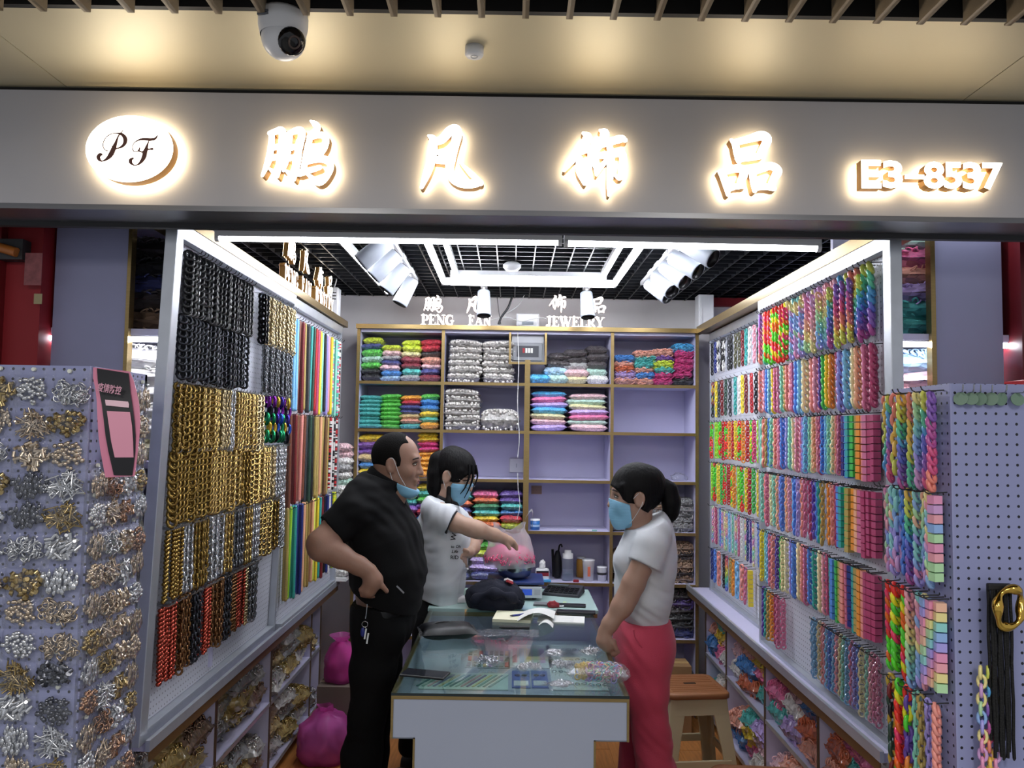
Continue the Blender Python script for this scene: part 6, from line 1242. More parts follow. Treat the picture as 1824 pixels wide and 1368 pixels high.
def chain(F, pts, k=0.03, sy=1.0):
    for a, b in zip(pts[:-1], pts[1:]): F.add(Cone(a[0], b[0], a[1], b[1], sy), k)
# ---- heads in their own frame: +x is the face, z up, metres
def head_field(female, h=0.0032, grow=0.0, ears=True, nose=True):
    F = Field((-0.15, -0.12, -0.17), (0.16, 0.12, 0.16), h); g = grow; w_ = 0.94 if female else 1.0
    F.add(Ell((-0.012, 0, 0.032), (0.099 + g, 0.076 * w_ + g, 0.090 + g)), 0.01); F.add(Ell((0.030, 0, -0.030), (0.060 + g, 0.058 * w_ + g, 0.085 + g)), 0.03)
    for s_ in (-1, 1): F.add(Cone((-0.012, s_ * 0.050 * w_, -0.045), (0.060, s_ * 0.014, -0.100), 0.020 + g, 0.017 + g), 0.025); F.add(Ell((0.058, s_ * 0.040 * w_, -0.030), (0.026 + g, 0.020 + g, 0.024 + g)), 0.025)
    F.add(Ell((0.072, 0, -0.100), (0.019 + g, 0.024 + g, 0.017 + g)), 0.02); F.add(Cone((0.079, -0.030, 0.024), (0.079, 0.030, 0.024), 0.012 + g, 0.012 + g), 0.02)
    if nose:
        F.add(Cone((0.088, 0, 0.010), (0.105, 0, -0.030), 0.008 + g, 0.0125 + g), 0.014)
        for s_ in (-1, 1): F.add(Ell((0.094, s_ * 0.013, -0.034), (0.011 + g, 0.009 + g, 0.009 + g)), 0.008)
        F.add(Cone((0.090, -0.018, -0.062), (0.090, 0.018, -0.062), 0.008 + g, 0.008 + g), 0.010); F.add(Cone((0.088, -0.015, -0.074), (0.088, 0.015, -0.074), 0.008 + g, 0.008 + g), 0.008)
        for s_ in (-1, 1): F.cut(Ell((0.098, s_ * 0.033, 0.004), (0.016, 0.018, 0.010)), 0.012)
    if ears:
        for s_ in (-1, 1):
            m_ = Matrix.Rotation(s_ * R(-18), 3, 'Z') @ Matrix.Rotation(R(-12), 3, 'Y'); F.add(Ell((-0.008, s_ * 0.080 * w_, -0.008), (0.021, 0.009, 0.033), m_), 0.006); F.cut(Ell((-0.004, s_ * 0.089 * w_, -0.004), (0.011, 0.006, 0.019), m_), 0.005)
    return F
SKIN_M = mat('skin_tan', '#94705e', 0.5, noise_s=30, noise_a=0.05, bump=0.08, bump_s=260); SKIN_W = mat('skin_light', '#a58270', 0.48, noise_s=30, noise_a=0.04, bump=0.06, bump_s=260); SKIN_G = mat('skin_pale', '#b08f7c', 0.48, noise_s=30, noise_a=0.04, bump=0.06, bump_s=260)
for m_ in (SKIN_M, SKIN_W, SKIN_G):
    b_ = m_.node_tree.nodes['Principled BSDF']; b_.inputs['Subsurface Weight'].default_value = 0.12; b_.inputs['Subsurface Radius'].default_value = (0.012, 0.005, 0.003); b_.inputs['Subsurface Scale'].default_value = 0.5
HAIR = mat('black_hair', '#060506', 0.6, spec=0.18, bump=0.8, bump_s=90, stretch=(1, 1, 0.15)); HAIRM = mat('short_black_hair', '#0d0b0a', 0.8, spec=0.15, bump=0.7, bump_s=260)
MASK = mat('mask_blue', '#84bad8', 0.6, bump=0.35, bump_s=30, stretch=(0.3, 0.3, 6)); LOOP = mat('ear_loop', '#d8d8d8', 0.6); EYEW = mat('eye_white', '#8d837a', 0.3); IRIS = mat('iris_dark', '#140d0a', 0.15); BROW = mat('eyebrow', '#2a1c16', 0.8); LIPM = mat('lip', '#8f5650', 0.45)
class HeadPrim:
    """the head field sampled inside the body's field"""
    def __init__(s, F, Mw): s.F = F; s.M = Mw; s.I = np.array(Mw.inverted()); c = np.array(Mw.translation); s.c = c
    def bounds(s, e): return s.c - 0.19, s.c + 0.19
    def ev(s, X, Y, Z):
        I = s.I; P_ = [(I[i][0] * X + I[i][1] * Y + I[i][2] * Z + I[i][3] - s.F.lo[i]) / s.F.h for i in range(3)]; P_ = np.broadcast_arrays(*P_); out = 0
        B = [np.clip(np.floor(p).astype(int), 0, s.F.n[i] - 2) for i, p in enumerate(P_)]; T_ = [np.clip(p - b, -2, 3) for p, b in zip(P_, B)]
        for i in (0, 1):
            for j in (0, 1):
                for k in (0, 1): out = out + s.F.f[B[0] + i, B[1] + j, B[2] + k] * (T_[0] if i else 1 - T_[0]) * (T_[1] if j else 1 - T_[1]) * (T_[2] if k else 1 - T_[2])
        far = np.zeros(P_[0].shape, bool)
        for i, p in enumerate(P_): far |= (p < 0) | (p > s.F.n[i] - 1)
        return np.where(far, 0.5, out)
def person(label, loc): return empty('person', loc, label, 'person')
def face_parts(root, Mw, eye_y=(-1, 1), open_=0.006):
    """eyes, brows and lips are small pieces of the head, placed in the head's frame"""
    def place(mb, nm, m): mb.xf(Mw).build(nm, m, root, -Vector(root.location))
    for s_ in eye_y:
        mb = MB(); mb.ball((0.0795, s_ * 0.032, 0.003), 0.0122, 12, 8, (0.85, 1.1, 0.40)); place(mb, 'eye', EYEW); mb = MB(); mb.ball((0.0862, s_ * 0.032, 0.003), 0.0058, 10, 6, (0.75, 1, .78)); place(mb, 'iris', IRIS)
        mb = MB(); mb.tube([(0.083, s_ * 0.016, 0.008), (0.0895, s_ * 0.028, 0.0112), (0.084, s_ * 0.042, 0.0095), (0.076, s_ * 0.050, 0.005)], 0.0018, 6); place(mb, 'eyelash', BROW)
        mb = MB(); mb.tube([(0.090, s_ * 0.014, 0.026), (0.0935, s_ * 0.026, 0.0305), (0.085, s_ * 0.045, 0.028), (0.076, s_ * 0.052, 0.022)], [0.003, 0.0038, 0.003, 0.0015], 6); place(mb, 'eyebrow', BROW)
def lips(root, Mw):
    mb = MB(); mb.tube([(0.088, -0.024, -0.068), (0.0975, -0.008, -0.0635), (0.0985, 0, -0.0645), (0.0975, 0.008, -0.0635), (0.088, 0.024, -0.068)], [0.002, 0.004, 0.0042, 0.004, 0.002], 8); mb.tube([(0.088, -0.022, -0.0695), (0.096, 0, -0.0745), (0.088, 0.022, -0.0695)], [0.002, 0.0052, 0.002], 8); mb.xf(Mw).build('lips', LIPM, root, -Vector(root.location))
def sheet(root, F, nm, m, Mw=None):
    me = F.mesh(nm, m)
    if Mw is not None: me.transform(Mw)
    return obj(nm, me, root, -Vector(root.location))
def loops(root, Mw, pts):
    for s_ in (-1, 1):
        for P_ in pts: MB().tube(catmull([(x, s_ * y, z) for x, y, z in P_], 4), 0.0014, 5).xf(Mw).build('ear_loop', LOOP, root, -Vector(root.location))
def finger(F, pts, r0, k=0.004):
    n = len(pts)
    for i in range(n - 1): F.add(Cone(pts[i], pts[i + 1], r0 * (1 - 0.12 * i), r0 * (1 - 0.12 * (i + 1))), k)
def A(px, py, Y): return np.array(at(px, py, Y=Y))
def limb(F, P_, k=0.02): chain(F, [(A(*p[:3]), p[3]) for p in P_], k)
def shoe(root, x, y, ang, m, sole, L=0.27):
    t_ = Matrix.Translation((x, y, 0)) @ Matrix.Rotation(ang, 4, 'Z'); mb = MB()
    prof = [(-.5, .028, .0), (-.48, .036, .0), (-.2, .036, 0), (.1, .044, 0), (.35, .044, 0), (.47, .03, 0), (.5, .012, 0)]
    def fn(u, v):
        x_ = -0.5 + u; w_ = np.interp(x_, [p[0] for p in prof], [p[1] for p in prof]); hh = np.interp(x_, [-.5, -.4, -.1, .2, .5], [.075, .085, .08, .05, .03]); a_ = PI * v; return t_ @ Vector((x_ * L, -w_ * math.cos(a_), 0.022 + (hh - .022) * math.sin(a_) ** .6))
    mb.grid(fn, 16, 12); o = mb.build('shoe', m, root, -Vector(root.location)); mb = MB(); vs = [(p[0] * L, s_ * (p[1] + .003)) for s_, ps in ((1, prof), (-1, prof[::-1])) for p in ps]; n = len(vs)
    mb._add([t_ @ Vector((a_, b__, 0.0005)) for a_, b__ in vs] + [t_ @ Vector((a_, b__, 0.024)) for a_, b__ in vs], [tuple(range(n))[::-1], tuple(range(n, 2 * n))] + [(i, (i + 1) % n, n + (i + 1) % n, n + i) for i in range(n)]); mb.build('sole', sole, o, -Vector(o.location) - Vector(root.location) + Vector(root.location))
    o.children[0].location = (0, 0, 0); return o
HF_M = head_field(False); HF_W = head_field(True)
cloth_black = mat('black_cotton', '#0a0a0c', 0.9, spec=0.25, bump=0.15, bump_s=500); denim_black = mat('black_denim', '#08090b', 0.85, spec=0.25, bump=0.3, bump_s=300); cotton_white = mat('white_cotton', '#c8cbd0', 0.8, bump=0.12, bump_s=400); red_velour = mat('coral_red_velour', '#b83c54', 0.8, bump=0.2, bump_s=300, sheen=0.12); rib_black = mat('black_rib', '#16161a', 0.8, bump=0.4, bump_s=600)

# ================================================================ the man in black
YM = 3.25; root = person('man in black polo and jeans, hand on hip, blue mask under his chin', (A(660, 1100, YM)[0], YM, 0)); s1 = YM / FPX
HM = Matrix.Translation(A(708, 825, YM)) @ Matrix.Rotation(R(-6), 4, 'Z') @ Matrix.Rotation(R(4), 4, 'Y') @ Matrix.Diagonal((0.97, 1, 1, 1))
TM = [((668, 872), 36), ((668, 905), 49), ((684, 960), 60), ((692, 1010), 62), ((690, 1050), 58), ((686, 1085), 54)]
def sleeve(F, P_, lim, dn, k=0.03, kk=0.02):
    """a sleeve cut square at its end, blended into the shirt"""
    G = Field(F.lo, F.lo + (F.n - 1) * F.h, F.h); G.n = F.n; G.f = np.full(F.n, 0.5, np.float32); G.ax = F.ax
    limb(G, P_, kk); c = A(*P_[-1][:3]); sl, X, Y, Z = G.sub(c - .16, c + .16)
    G.f[sl] = np.maximum(G.f[sl], ((X - lim[0]) * dn[0] + (Y - lim[1]) * dn[1] + (Z - lim[2]) * dn[2]).astype(np.float32))
    a = F.f; d = G.f; h = np.clip(0.5 + 0.5 * (a - d) / k, 0, 1); F.f = (a * (1 - h) + d * h - k * h * (1 - h)).astype(np.float32)
def torso(F, T_, Y, g, sy, k=0.03): chain(F, [(A(p[0], p[1], Y), r_ * Y / FPX + g) for p, r_ in T_], k, sy)
near, far = YM - 0.165, YM + 0.165
hy = YM - .262
armM = [(634, 905, near - .01, .062), (604, 935, near - .06, .054), (570, 968, hy - .02, .047), (572, 977, hy - .02, .045), (605, 990, hy - .015, .043), (640, 1008, hy - .005, .033), (657, 1018, hy, .028)]
F = Field((-0.95, 2.9, 0.75), (-0.28, 3.6, 1.78), 0.0048)
F.add(HeadPrim(HF_M, HM), 0.012); F.add(Cone(A(693, 838, YM), A(680, 885, YM), .058, .066), .03); F.add(Cone(A(712, 860, YM), A(700, 890, YM), .045, .05), .03)
torso(F, TM[1:], YM, -.016, 1.4); limb(F, armM, .02)
limb(F, [(657, 1018, hy, .028), (665, 1034, hy + .004, .034), (657, 1050, hy + .008, .031)], .015)
for i, (dx, dy) in enumerate(((0, 0), (4, 3), (8, 5), (12, 6))): finger(F, [A(652 + dx * .6, 1040 + dx * .6, hy - .012 + i * .010), A(643 + dx * .6, 1050 + dx * .6, hy - .006 + i * .011), A(645 + dx, 1060 + dx * .2, hy + .006 + i * .010), A(654 + dx, 1063, hy + .014 + i * .008)], .0098)
finger(F, [A(670, 1030, hy - .008), A(681, 1044, hy), A(689, 1053, hy + .012)], .0115)
limb(F, [(672, 905, far, .06), (672, 960, far + .04, .05), (690, 1010, far + .03, .042), (720, 1035, far - .02, .034)], .02)
sheet(root, F, 'body', SKIN_M)
F = Field((-0.95, 2.9, 0.7), (-0.25, 3.6, 1.6), 0.005)
torso(F, TM, YM, .006, 1.50); limb(F, [(665, 892, far - .02, .075), (668, 915, far + .01, .070), (670, 950, far + .035, .062)], .035)
F.add(Cone(A(690, 862, YM), A(676, 888, YM), .072, .085, 1.25), .03)
p = A(592, 946, near - .06); q_ = A(622, 918, near - .03); dn = (p - q_); dn /= np.linalg.norm(dn)
sleeve(F, [(644, 890, near + .03, .078), (625, 912, near - .03, .072), (598, 938, near - .06, .066), (583, 952, near - .08, .064)], p + dn * .002, dn, .04)
F.clip(A(744, 1090, YM), (-.42, 0, -1)); F.clip(A(694, 852, YM), (.30, 0, 1)); F.cut(Cone(A(702, 838, YM), A(692, 868, YM), .062, .060), .008); F.cut(Ell(A(722, 868, YM), (.045, .07, .05)), .015); F.folds(.0045, 3, 26)
sheet(root, F, 'polo_shirt', cloth_black)
# collar
F = Field((-0.75, 3.05, 1.2), (-0.35, 3.45, 1.62), 0.004); F.add(Cone(A(694, 843, YM), A(680, 868, YM), .080, .090, 1.05), .01); F.cut(Cone(A(704, 825, YM), A(684, 880, YM), .068, .074, 1.05), .004); F.clip(A(692, 846, YM), (.55, 0, 1)); F.clip(A(684, 868, YM), (-.45, 0, -1)); sheet(root, F, 'collar', cloth_black)
F = Field((-0.95, 2.9, 0.03), (-0.25, 3.6, 1.05), 0.006)
torso(F, [((688, 1062), 53), ((684, 1085), 54), ((680, 1115), 54)], YM, 0, 1.5)
limb(F, [(678, 1120, YM - .085, .098), (664, 1190, YM - .09, .086), (657, 1262, YM - .09, .072), (645, 1340, YM - .09, .074), (640, 1445, YM - .09, .082)], .03); limb(F, [(682, 1120, YM + .085, .098), (676, 1190, YM + .09, .084), (668, 1262, YM + .09, .070), (660, 1340, YM + .09, .072), (655, 1445, YM + .09, .078)], .03)
F.clip(A(688, 1066, YM), (-.1, 0, 1)); F.folds(.003, 5, 18); sheet(root, F, 'jeans', denim_black)
F = Field((-0.85, 2.95, 0.85), (-0.3, 3.55, 1.05), 0.004); torso(F, [((688, 1062), 55), ((684, 1085), 56)], YM, .001, 1.5); F.clip(A(688, 1070, YM), (-.1, 0, 1)); F.clip(A(686, 1085, YM), (.1, 0, -1)); sheet(root, F, 'belt', mat('belt_leather', '#141214', .35))
F = head_field(False, 0.0032, 0.0045, False, False)
F.cut(Ell((0.115, 0, -0.020), (0.090, 0.20, 0.150)), .01); F.clip((-.06, 0, -.070), (.45, 0, -1)); F.cut(Ell((.035, 0, -.075), (.062, .2, .070)), .008)
for s_ in (-1, 1): F.cut(Ell((-.004, s_ * .084, -.012), (.026, .02, .036)), .005)
for s_ in (-1, 1): F.cut(Ell((.058, s_ * .070, .060), (.035, .035, .045)), .012)
F.cut(Ell((.075, 0, .112), (.045, .06, .030)), .012)
sheet(root, F, 'hair', HAIRM, HM); face_parts(root, HM); lips(root, HM)
F = head_field(False, 0.0032, 0.011, False, False); F.clip((.02, 0, 0), (-1, 0, .35)); F.clip((.06, 0, -.083), (.25, 0, 1)); F.add(Ell((.05, 0, -.112), (.045, .045, .020)), .02); F.clip((.018, 0, -.1), (-1, 0, 0.2)); F.clip((.06, 0, -.090), (.35, 0, 1)); sheet(root, F, 'face_mask', MASK, HM)
loops(root, HM, [[(.058, .058, -.085), (.03, .074, -.04), (.004, .083, .018), (-.012, .084, .022)], [(.018, .062, -.10), (.006, .074, -.07), (-.006, .084, -.035)]])
shoe(root, A(640, 1440, YM)[0] + .06, YM - .09, R(-8), M['blackplastic'], M['darkmetal']); shoe(root, A(655, 1440, YM)[0] + .06, YM + .10, R(8), M['blackplastic'], M['darkmetal'])
# keys on his belt
kp = A(652, 1074, YM - .245); k_ = empty('key_ring', kp, 'ring of keys with a blue fob clipped to the man\'s belt', 'keys')
sc = lambda px, py: Vector(A(px, py, YM - .245) - kp)
m2 = MB(); link(m2, sc(650, 1112), .011, .011, .0012, 0, 0, 16, 5); m2.build('ring', M['chrome'], k_); MB().tube([sc(654, 1076), sc(653, 1090), sc(651, 1102)], .0018, 6).build('snap_hook', M['chrome'], k_)
MB().ball(sc(646, 1126), .014, 12, 8, (.6, .4, 1.3)).build('blue_fob', mat('fob_blue', '#24307a', .3), k_)
for dx, dy in ((651, 1134), (655, 1142)): bx((-.003, -.001, -.022), (.003, .001, .018)).build('key', M['chrome'], k_, sc(dx, dy - 6), (0, R(8), 0))
bx((-.02, -.002, -.003), (.02, 0, .003)).build('logo_tag', mat('tag_grey', '#8a8c92', .5), root, Vector(A(713, 1050, YM - .21)) - root.location, (0, R(45), R(20)))

# ================================================================ the woman in coral trousers
YW = 3.10; root = person('woman in white T-shirt and coral red trousers wearing a blue mask', (A(1150, 1200, YW)[0], YW, 0))
HW = Matrix.Translation(A(1131, 884, YW)) @ Matrix.Rotation(PI, 4, 'Z') @ Matrix.Rotation(R(3), 4, 'Y') @ Matrix.Diagonal((0.94, .96, .99, 1))
TW = [((1158, 940), 34), ((1156, 970), 43), ((1150, 1003), 49), ((1147, 1040), 45), ((1145, 1065), 45), ((1150, 1100), 37)]
n_, f_ = YW - .135, YW + .135
F = Field((0.22, 2.75, 0.75), (0.80, 3.4, 1.66), 0.0046)
F.add(HeadPrim(HF_W, HW), .012); F.add(Cone(A(1140, 905, YW), A(1143, 936, YW), .048, .042), .025); F.add(Cone(A(1128, 918, YW), A(1136, 945, YW), .036, .04), .02); torso(F, TW[1:], YW, -.018, 1.3)
limb(F, [(1166, 964, n_ + .012, .042), (1152, 988, n_ - .028, .044), (1128, 1040, n_ - .04, .040), (1118, 1062, n_ - .04, .037), (1108, 1080, n_ - .045, .037), (1086, 1112, n_ - .05, .027), (1077, 1127, n_ - .05, .0225)], .02)
limb(F, [(1077, 1127, n_ - .05, .023), (1076, 1141, n_ - .052, .027), (1082, 1150, n_ - .05, .025)], .012)
for i in range(4): finger(F, [A(1077 + i * 5.5, 1145 - i * 1.0, n_ - .058 + i * .006), A(1082 + i * 5, 1157 - i * .4, n_ - .062 + i * .007), A(1089 + i * 4, 1165 - i * 1.2, n_ - .052 + i * .006), A(1094 + i * 2, 1168 - i * 1.5, n_ - .04 + i * .005)], .0092)
finger(F, [A(1084, 1136, n_ - .066), A(1092, 1146, n_ - .070), A(1097, 1156, n_ - .066)], .0105)
limb(F, [(1162, 958, f_, .052), (1140, 1010, f_ + .03, .044), (1120, 1062, f_ + .03, .036), (1100, 1100, f_ - .01, .028), (1092, 1120, f_ - .03, .026)], .02); sheet(root, F, 'body', SKIN_W)
F = Field((0.28, 2.8, 0.85), (0.80, 3.4, 1.36), 0.0046)
torso(F, TW, YW, .004, 1.42); F.add(Ell(A(1112, 998, YW - .06), (.04, .05, .045)), .03); F.add(Ell(A(1112, 998, YW + .06), (.04, .05, .045)), .03); F.add(Cone(A(1150, 936, YW), A(1156, 952, YW), .062, .075, 1.3), .03)
limb(F, [(1160, 952, f_ - .015, .062), (1146, 985, f_ + .02, .056), (1140, 1000, f_ + .025, .054)], .03)
p = A(1151, 1008, n_ - .035); dn = A(1140, 1024, n_ - .040) - A(1160, 970, n_ - .02); dn /= np.linalg.norm(dn)
sleeve(F, [(1166, 950, n_ + .015, .066), (1160, 975, n_ - .025, .063), (1148, 1005, n_ - .042, .060), (1138, 1028, n_ - .046, .058)], p, dn, .03)
F.clip(A(1150, 1104, YW), (0, 0, -1)); F.cut(Cone(A(1132, 905, YW), A(1142, 940, YW), .056, .050, 1.1), .008); F.clip(A(1140, 932, YW), (-.5, 0, 1)); F.folds(.0048, 11, 24, ((1, .3, .9), (.8, -.4, 1.1))); sheet(root, F, 't_shirt', cotton_white)
F = Field((0.28, 2.8, 0.03), (0.82, 3.4, 0.96), 0.0055)
torso(F, [((1151, 1103), 37), ((1148, 1125), 46), ((1147, 1150), 50), ((1148, 1175), 47)], YW, .002, 1.45); limb(F, [(1146, 1180, n_ + .055, .092), (1150, 1230, n_ + .05, .080), (1158, 1290, n_ + .05, .066), (1172, 1400, n_ + .05, .082), (1180, 1490, n_ + .05, .095)], .03); limb(F, [(1142, 1180, f_ - .055, .090), (1138, 1230, f_ - .05, .078), (1136, 1290, f_ - .05, .066), (1136, 1400, f_ - .05, .080), (1136, 1490, f_ - .05, .092)], .03)
F.clip(A(1150, 1102, YW), (0, 0, 1)); F.folds(.0050, 8, 20, ((1, .3, .9), (.8, -.4, 1.1))); sheet(root, F, 'trousers', red_velour)
F = Field((0.34, 2.85, 0.84), (0.76, 3.36, 0.96), 0.004); torso(F, [((1151, 1100), 38), ((1149, 1118), 44)], YW, .005, 1.45); F.clip(A(1150, 1101, YW), (0, 0, 1)); F.clip(A(1150, 1117, YW), (0, 0, -1)); sheet(root, F, 'waistband', red_velour)
MB().tube(catmull([Vector(A(a_, b__, YW - .165)) - root.location for a_, b__ in ((1129, 1122), (1131, 1135), (1139, 1148), (1149, 1158))]), .0022, 6).build('pocket_seam', red_velour, root); bx((-.004, -.03, -.02), (.004, .03, .02)).build('pocket_flap', red_velour, root, Vector(A(1194, 1145, YW - .06)) - root.location, (0, R(-15), R(-15)), bevel=.003)
F = head_field(True, .0032, .012, False, False); F.add(Ell((-.075, 0, .045), (.052, .06, .06)), .03)
F.cut(Ell((.118, 0, -.040), (.066, .2, .088)), .012); F.clip((-.02, 0, -.050), (.55, 0, -1)); F.cut(Ell((.050, 0, -.090), (.075, .2, .078)), .01)
for s_ in (-1, 1): F.cut(Ell((-.004, s_ * .084, -.010), (.027, .026, .036)), .006)
for s_ in (-1, 1): F.add(Cone((.052, s_ * .058, .045), (.038, s_ * .069, -.012), .014, .006), .012)
sheet(root, F, 'hair', HAIR, HW)
F = Field((-.22, -.08, -.16), (-.05, .08, .09), .0035); chain(F, [(np.array(p), r_) for p, r_ in (((-.095, 0, .030), .020), ((-.118, 0, .036), .026), ((-.142, 0, .016), .034), ((-.150, 0, -.030), .037), ((-.146, 0, -.072), .030), ((-.138, 0, -.108), .010))], .02); F.folds(.003, 4, 60, ((0, 1, .15), (1, .5, .1), (1, -.6, .1))); sheet(root, F, 'ponytail', HAIR, HW)
MB().tube([(-.098, .022 * math.cos(a_), .030 + .022 * math.sin(a_)) for a_ in [2 * PI * i / 14 for i in range(14)]], .005, 6, closed=True).xf(HW).build('hair_tie', M['black'], root, -Vector(root.location)); face_parts(root, HW)
def mask_field(female=True):
    F = head_field(female, .0032, .009, False, False); F.add(Cone((.083, 0, -.012), (.086, 0, -.065), .020, .024), .03); F.clip((.030, 0, -.05), (-1, 0, .12)); F.clip((.08, 0, -.012), (-.30, 0, 1)); F.clip((.05, 0, -.122), (-.2, 0, -1)); return F
sheet(root, mask_field(), 'face_mask', MASK, HW); loops(root, HW, [[(.036, .056, -.020), (.018, .068, -.004), (-.004, .080, .018)], [(.034, .052, -.100), (.012, .066, -.07), (-.012, .083, -.030), (-.018, .085, -.015)]])
shoe(root, A(1176, 1480, YW)[0] - .05, n_ + .05, R(180), M['whiteplastic'], M['white'], .24); shoe(root, A(1136, 1480, YW)[0] - .05, f_ - .05, R(180), M['whiteplastic'], M['white'], .24)

# ================================================================ the girl weighing rings
YG = 3.74; root = person('girl in white ringer T-shirt and glasses reaching into the plastic bag', (A(765, 1200, YG)[0], YG, 0))
HG = Matrix.Translation(A(811, 846, YG)) @ Matrix.Rotation(R(-24), 4, 'Z') @ Matrix.Rotation(R(22), 4, 'Y') @ Matrix.Diagonal((.93, .95, .97, 1))
TG = [((786, 905), 28), ((784, 930), 36), ((790, 965), 39), ((791, 1000), 37), ((788, 1035), 36), ((784, 1065), 36)]
n_, f_ = YG - .13, YG + .13
F = Field((-0.62, 3.4, 0.75), (0.10, 4.05, 1.62), 0.0046)
F.add(HeadPrim(HF_W, HG), .012); F.add(Cone(A(801, 862, YG), A(790, 905, YG), .048, .055), .025); torso(F, TG[1:], YG, -.018, 1.3)
limb(F, [(785, 915, n_, .052), (812, 931, n_ - .03, .040), (838, 940, n_ - .03, .037), (852, 944, n_ - .02, .037), (880, 953, n_ + .04, .029), (897, 959, n_ + .07, .022)], .02)
limb(F, [(897, 959, n_ + .07, .022), (906, 964, n_ + .08, .025)], .012)
for i in range(4): finger(F, [A(906, 959 + i * 3, n_ + .075 + i * .004), A(915, 964 + i * 3, n_ + .08 + i * .005), A(921, 972 + i * 2.4, n_ + .085)], .0085)
finger(F, [A(902, 968, n_ + .06), A(908, 977, n_ + .065)], .0095)
limb(F, [(795, 915, f_, .05), (830, 945, f_ + .02, .042), (846, 958, f_ - .02, .038), (842, 975, f_ - .10, .032), (835, 984, f_ - .16, .024)], .02); limb(F, [(835, 984, f_ - .16, .024), (826, 985, f_ - .19, .024)], .012)
for i in range(4): finger(F, [A(829 - i * 2.5, 988, f_ - .19 - i * .010), A(829 - i * 3.2, 999 - i * 2, f_ - .195 - i * .011), A(831 - i * 3.4, 1009 - i * 4, f_ - .19 - i * .011)], .0085)
finger(F, [A(833, 982, f_ - .2), A(824, 978, f_ - .215), A(816, 983, f_ - .22)], .0095); sheet(root, F, 'body', SKIN_G)
F = Field((-0.60, 3.4, 0.8), (-0.12, 4.05, 1.36), 0.0046)
torso(F, TG, YG, .006, 1.45); F.add(Ell(A(816, 958, YG), (.05, .10, .06)), .04); F.add(Cone(A(790, 893, YG), A(786, 910, YG), .066, .080, 1.3), .03); limb(F, [(795, 908, f_ - .015, .06), (825, 938, f_ + .012, .056), (840, 950, f_ + .01, .054)], .03)
p = A(803, 930, n_ - .03); dn = A(842, 952, n_ - .03) - A(790, 926, n_ - .015); dn /= np.linalg.norm(dn)
sleeve(F, [(776, 908, n_ + .015, .070), (790, 921, n_ - .015, .062), (806, 931, n_ - .03, .053), (824, 939, n_ - .03, .052)], p, dn, .03)
F.clip(A(786, 1068, YG), (-.25, 0, -1)); F.cut(Cone(A(806, 862, YG), A(796, 896, YG), .058, .054, 1.1), .008); F.clip(A(792, 890, YG), (.35, 0, 1)); F.folds(.0046, 17, 26, ((-1, .3, .9), (-.7, -.4, 1.2))); shirt_o = sheet(root, F, 't_shirt', cotton_white)
def band(c, ax, r_, w_, nm, sx_=1.0):
    ax = Vector(ax).normalized(); q = Vector((0, 0, 1)).rotation_difference(ax).to_matrix().to_4x4(); MB().lathe([(r_ - .004, -w_), (r_, -w_), (r_ + .002, 0), (r_, w_), (r_ - .004, w_), (r_ - .010, w_)], 28).xf(Matrix.Translation(c) @ q).build(nm, rib_black, root, -Vector(root.location))
band(A(803, 930, n_ - .03), dn, .0555, .007, 'sleeve_band'); band(A(843, 953, f_ + .01), (.5, -.1, -.5), .057, .007, 'sleeve_band'); band(A(799, 889, YG), (.34, -.05, .94), .064, .008, 'collar_band')
F = Field((-0.75, 3.4, 0.03), (-0.15, 4.05, 0.98), 0.006); torso(F, [((780, 1062), 34), ((774, 1085), 34), ((768, 1110), 34)], YG, 0, 1.4); limb(F, [(767, 1115, n_ + .05, .076), (752, 1190, n_ + .05, .062), (738, 1255, n_ + .05, .050), (726, 1330, n_ + .06, .044)], .03); limb(F, [(767, 1115, f_ - .05, .076), (756, 1190, f_ - .05, .062), (746, 1255, f_ - .05, .050), (738, 1330, f_ - .05, .044)], .03)
F.clip(A(784, 1060, YG), (0, 0, 1)); F.folds(.002, 6, 22); sheet(root, F, 'trousers', denim_black)
for y_, px in ((n_ + .06, 730), (f_ - .05, 745)): shoe(root, A(px, 1335, y_)[0] + .04, y_, R(-10), M['blackplastic'], M['whiteplastic'], .24)
F = head_field(True, .0032, .012, False, False); F.add(Ell((-.06, 0, .065), (.05, .055, .055)), .03); F.cut(Ell((.118, 0, -.045), (.062, .2, .098)), .012); F.clip((-.03, 0, -.055), (.45, 0, -1)); F.cut(Ell((.052, 0, -.09), (.07, .2, .08)), .01)
for s_ in (-1, 1): F.cut(Ell((-.004, s_ * .084, -.010), (.026, .026, .035)), .006); F.add(Cone((.050, s_ * .058, .045), (.034, s_ * .068, -.012), .014, .006), .012)
sheet(root, F, 'hair', HAIR, HG); face_parts(root, HG)
for k, P_ in enumerate(([(.078, -.020, .085), (.105, -.024, .04), (.112, -.028, -.02), (.106, -.030, -.075)], [(.07, -.035, .085), (.096, -.046, .04), (.100, -.052, -.02), (.088, -.054, -.06)], [(.08, .01, .085), (.110, .016, .04), (.108, .030, -.01)])): MB().tube(catmull(P_, 5), [.008 - .0065 * i / (len(catmull(P_, 5)) - 1) for i in range(len(catmull(P_, 5)))], 6).xf(HG).build('hair_lock', HAIR, root, -Vector(root.location))
F = Field((-0.62, 3.55, 1.15), (-0.25, 3.95, 1.62), .004); chain(F, [(A(*p), r_) for p, r_ in (((797, 812, YG + .02), .035), ((784, 822, YG + .02), .045), ((779, 845, YG + .01), .046), ((778, 868, YG), .042), ((780, 888, YG - .01), .022))], .03); chain(F, [(A(*p), r_) for p, r_ in (((800, 870, YG - .07), .012), ((800, 895, YG - .085), .018), ((803, 915, YG - .09), .006))], .02); F.folds(.003, 4, 60, ((1, .8, .1), (1, -.6, .1), (.7, 1, 0))); sheet(root, F, 'ponytail', HAIR)
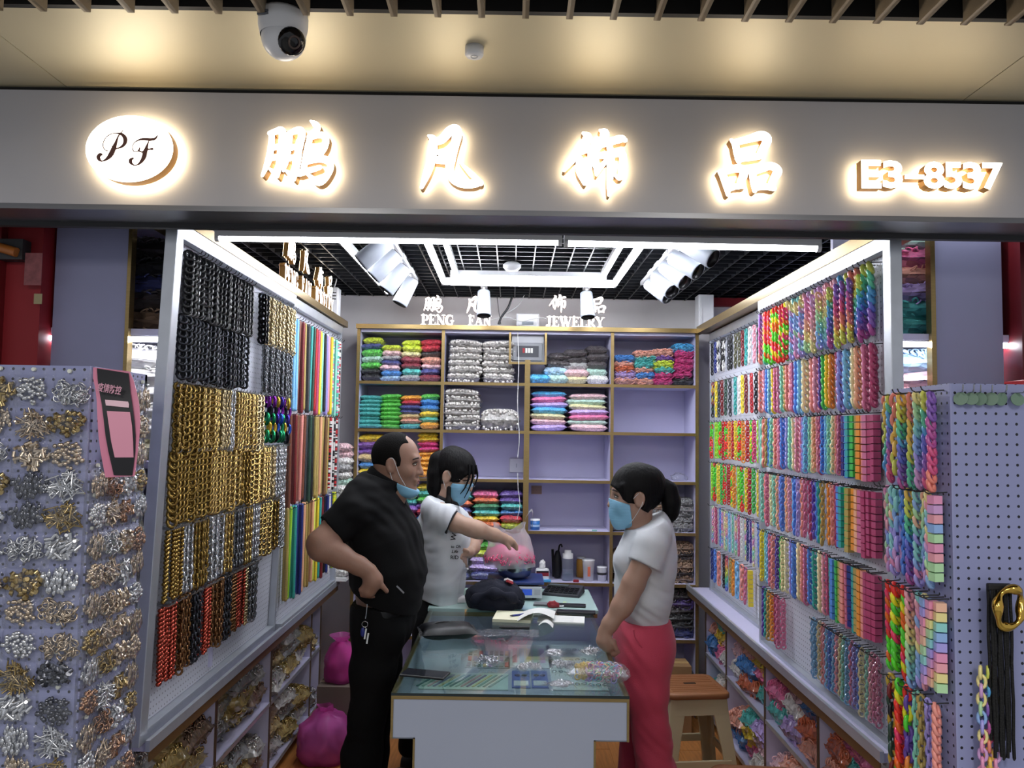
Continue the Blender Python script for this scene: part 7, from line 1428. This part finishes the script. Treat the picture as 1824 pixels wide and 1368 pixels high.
sheet(root, mask_field(), 'face_mask', MASK, HG); loops(root, HG, [[(.036, .056, -.020), (.018, .068, -.004), (-.004, .080, .018)], [(.034, .052, -.100), (.012, .066, -.07), (-.012, .083, -.030)]])
gl = mat('glasses_metal', '#b8a89a', .25, .9)
for s_ in (-1, 1):
    mb = MB(); mb.tube([(.106 - .012 * abs(math.cos(a_)) ** 2 * (1 if math.cos(a_) * s_ > 0 else 0), s_ * .034 + .023 * math.cos(a_), -.002 + .020 * math.sin(a_)) for a_ in [2 * PI * i / 24 for i in range(24)]], .0011, 5, closed=True); mb.tube([(.096, s_ * .056, .004), (.05, s_ * .070, .006), (-.005, s_ * .078, .008)], .0011, 5)
    if s_ > 0: mb.tube([(.106, -.011, .002), (.110, 0, .005), (.106, .011, .002)], .0011, 5)
    mb.xf(HG).build('glasses_frame', gl, root, -Vector(root.location))
# the black print on her shirt, laid onto the cloth
from mathutils.bvhtree import BVHTree
bpy.context.view_layer.update()
me_ = shirt_o.data; bv = BVHTree.FromPolygons([v.co[:] for v in me_.vertices], [p.vertices[:] for p in me_.polygons])
ink = mat('black_print', '#17181c', .7)
def printed(s_, px, py, size, rot=0.0, slant=0.0):
    me = text_mesh(s_, 1.0, 0, .012, ink, 'shirt_print'); ok = 0
    for v in me.vertices:
        x, y = v.co.x * size + v.co.y * size * slant, v.co.y * size; c_, s__ = math.cos(rot), math.sin(rot); u = px + x * c_ - y * s__; w_ = py - (x * s__ + y * c_); d = (at(u, w_, Y=1.0) - CAM).normalized(); hit = bv.ray_cast(CAM, d)
        if hit[0] is None: v.co = at(u, w_, Y=YG - .1)
        else: v.co = hit[0] - d * .0025; ok += 1
    obj('shirt_print', me, root, -Vector(root.location))
printed('WI', 811, 964, 13, R(78)); printed('to Oh', 803, 976, 7, 0, .2); printed('Life', 804, 985, 8, 0, .3); printed('RID', 802, 996, 9.5)
# the clear bag she lets down
t = empty('clear_bag', A(822, 1015, f_ - .22), 'empty clear plastic bag hanging from the girl\'s lowered hand', 'plastic bag')
MB().grid(lambda u, v: (-.045 + .10 * u + .01 * math.sin(v * 5), .010 * math.sin(u * 6 + v * 3), .06 - .17 * v), 10, 12).build('film', M['film'], t); MB().tube([(-.045, 0, .06), (0, -.006, .062), (.055, 0, .06)], .002, 5).build('zip_edge', M['film'], t)
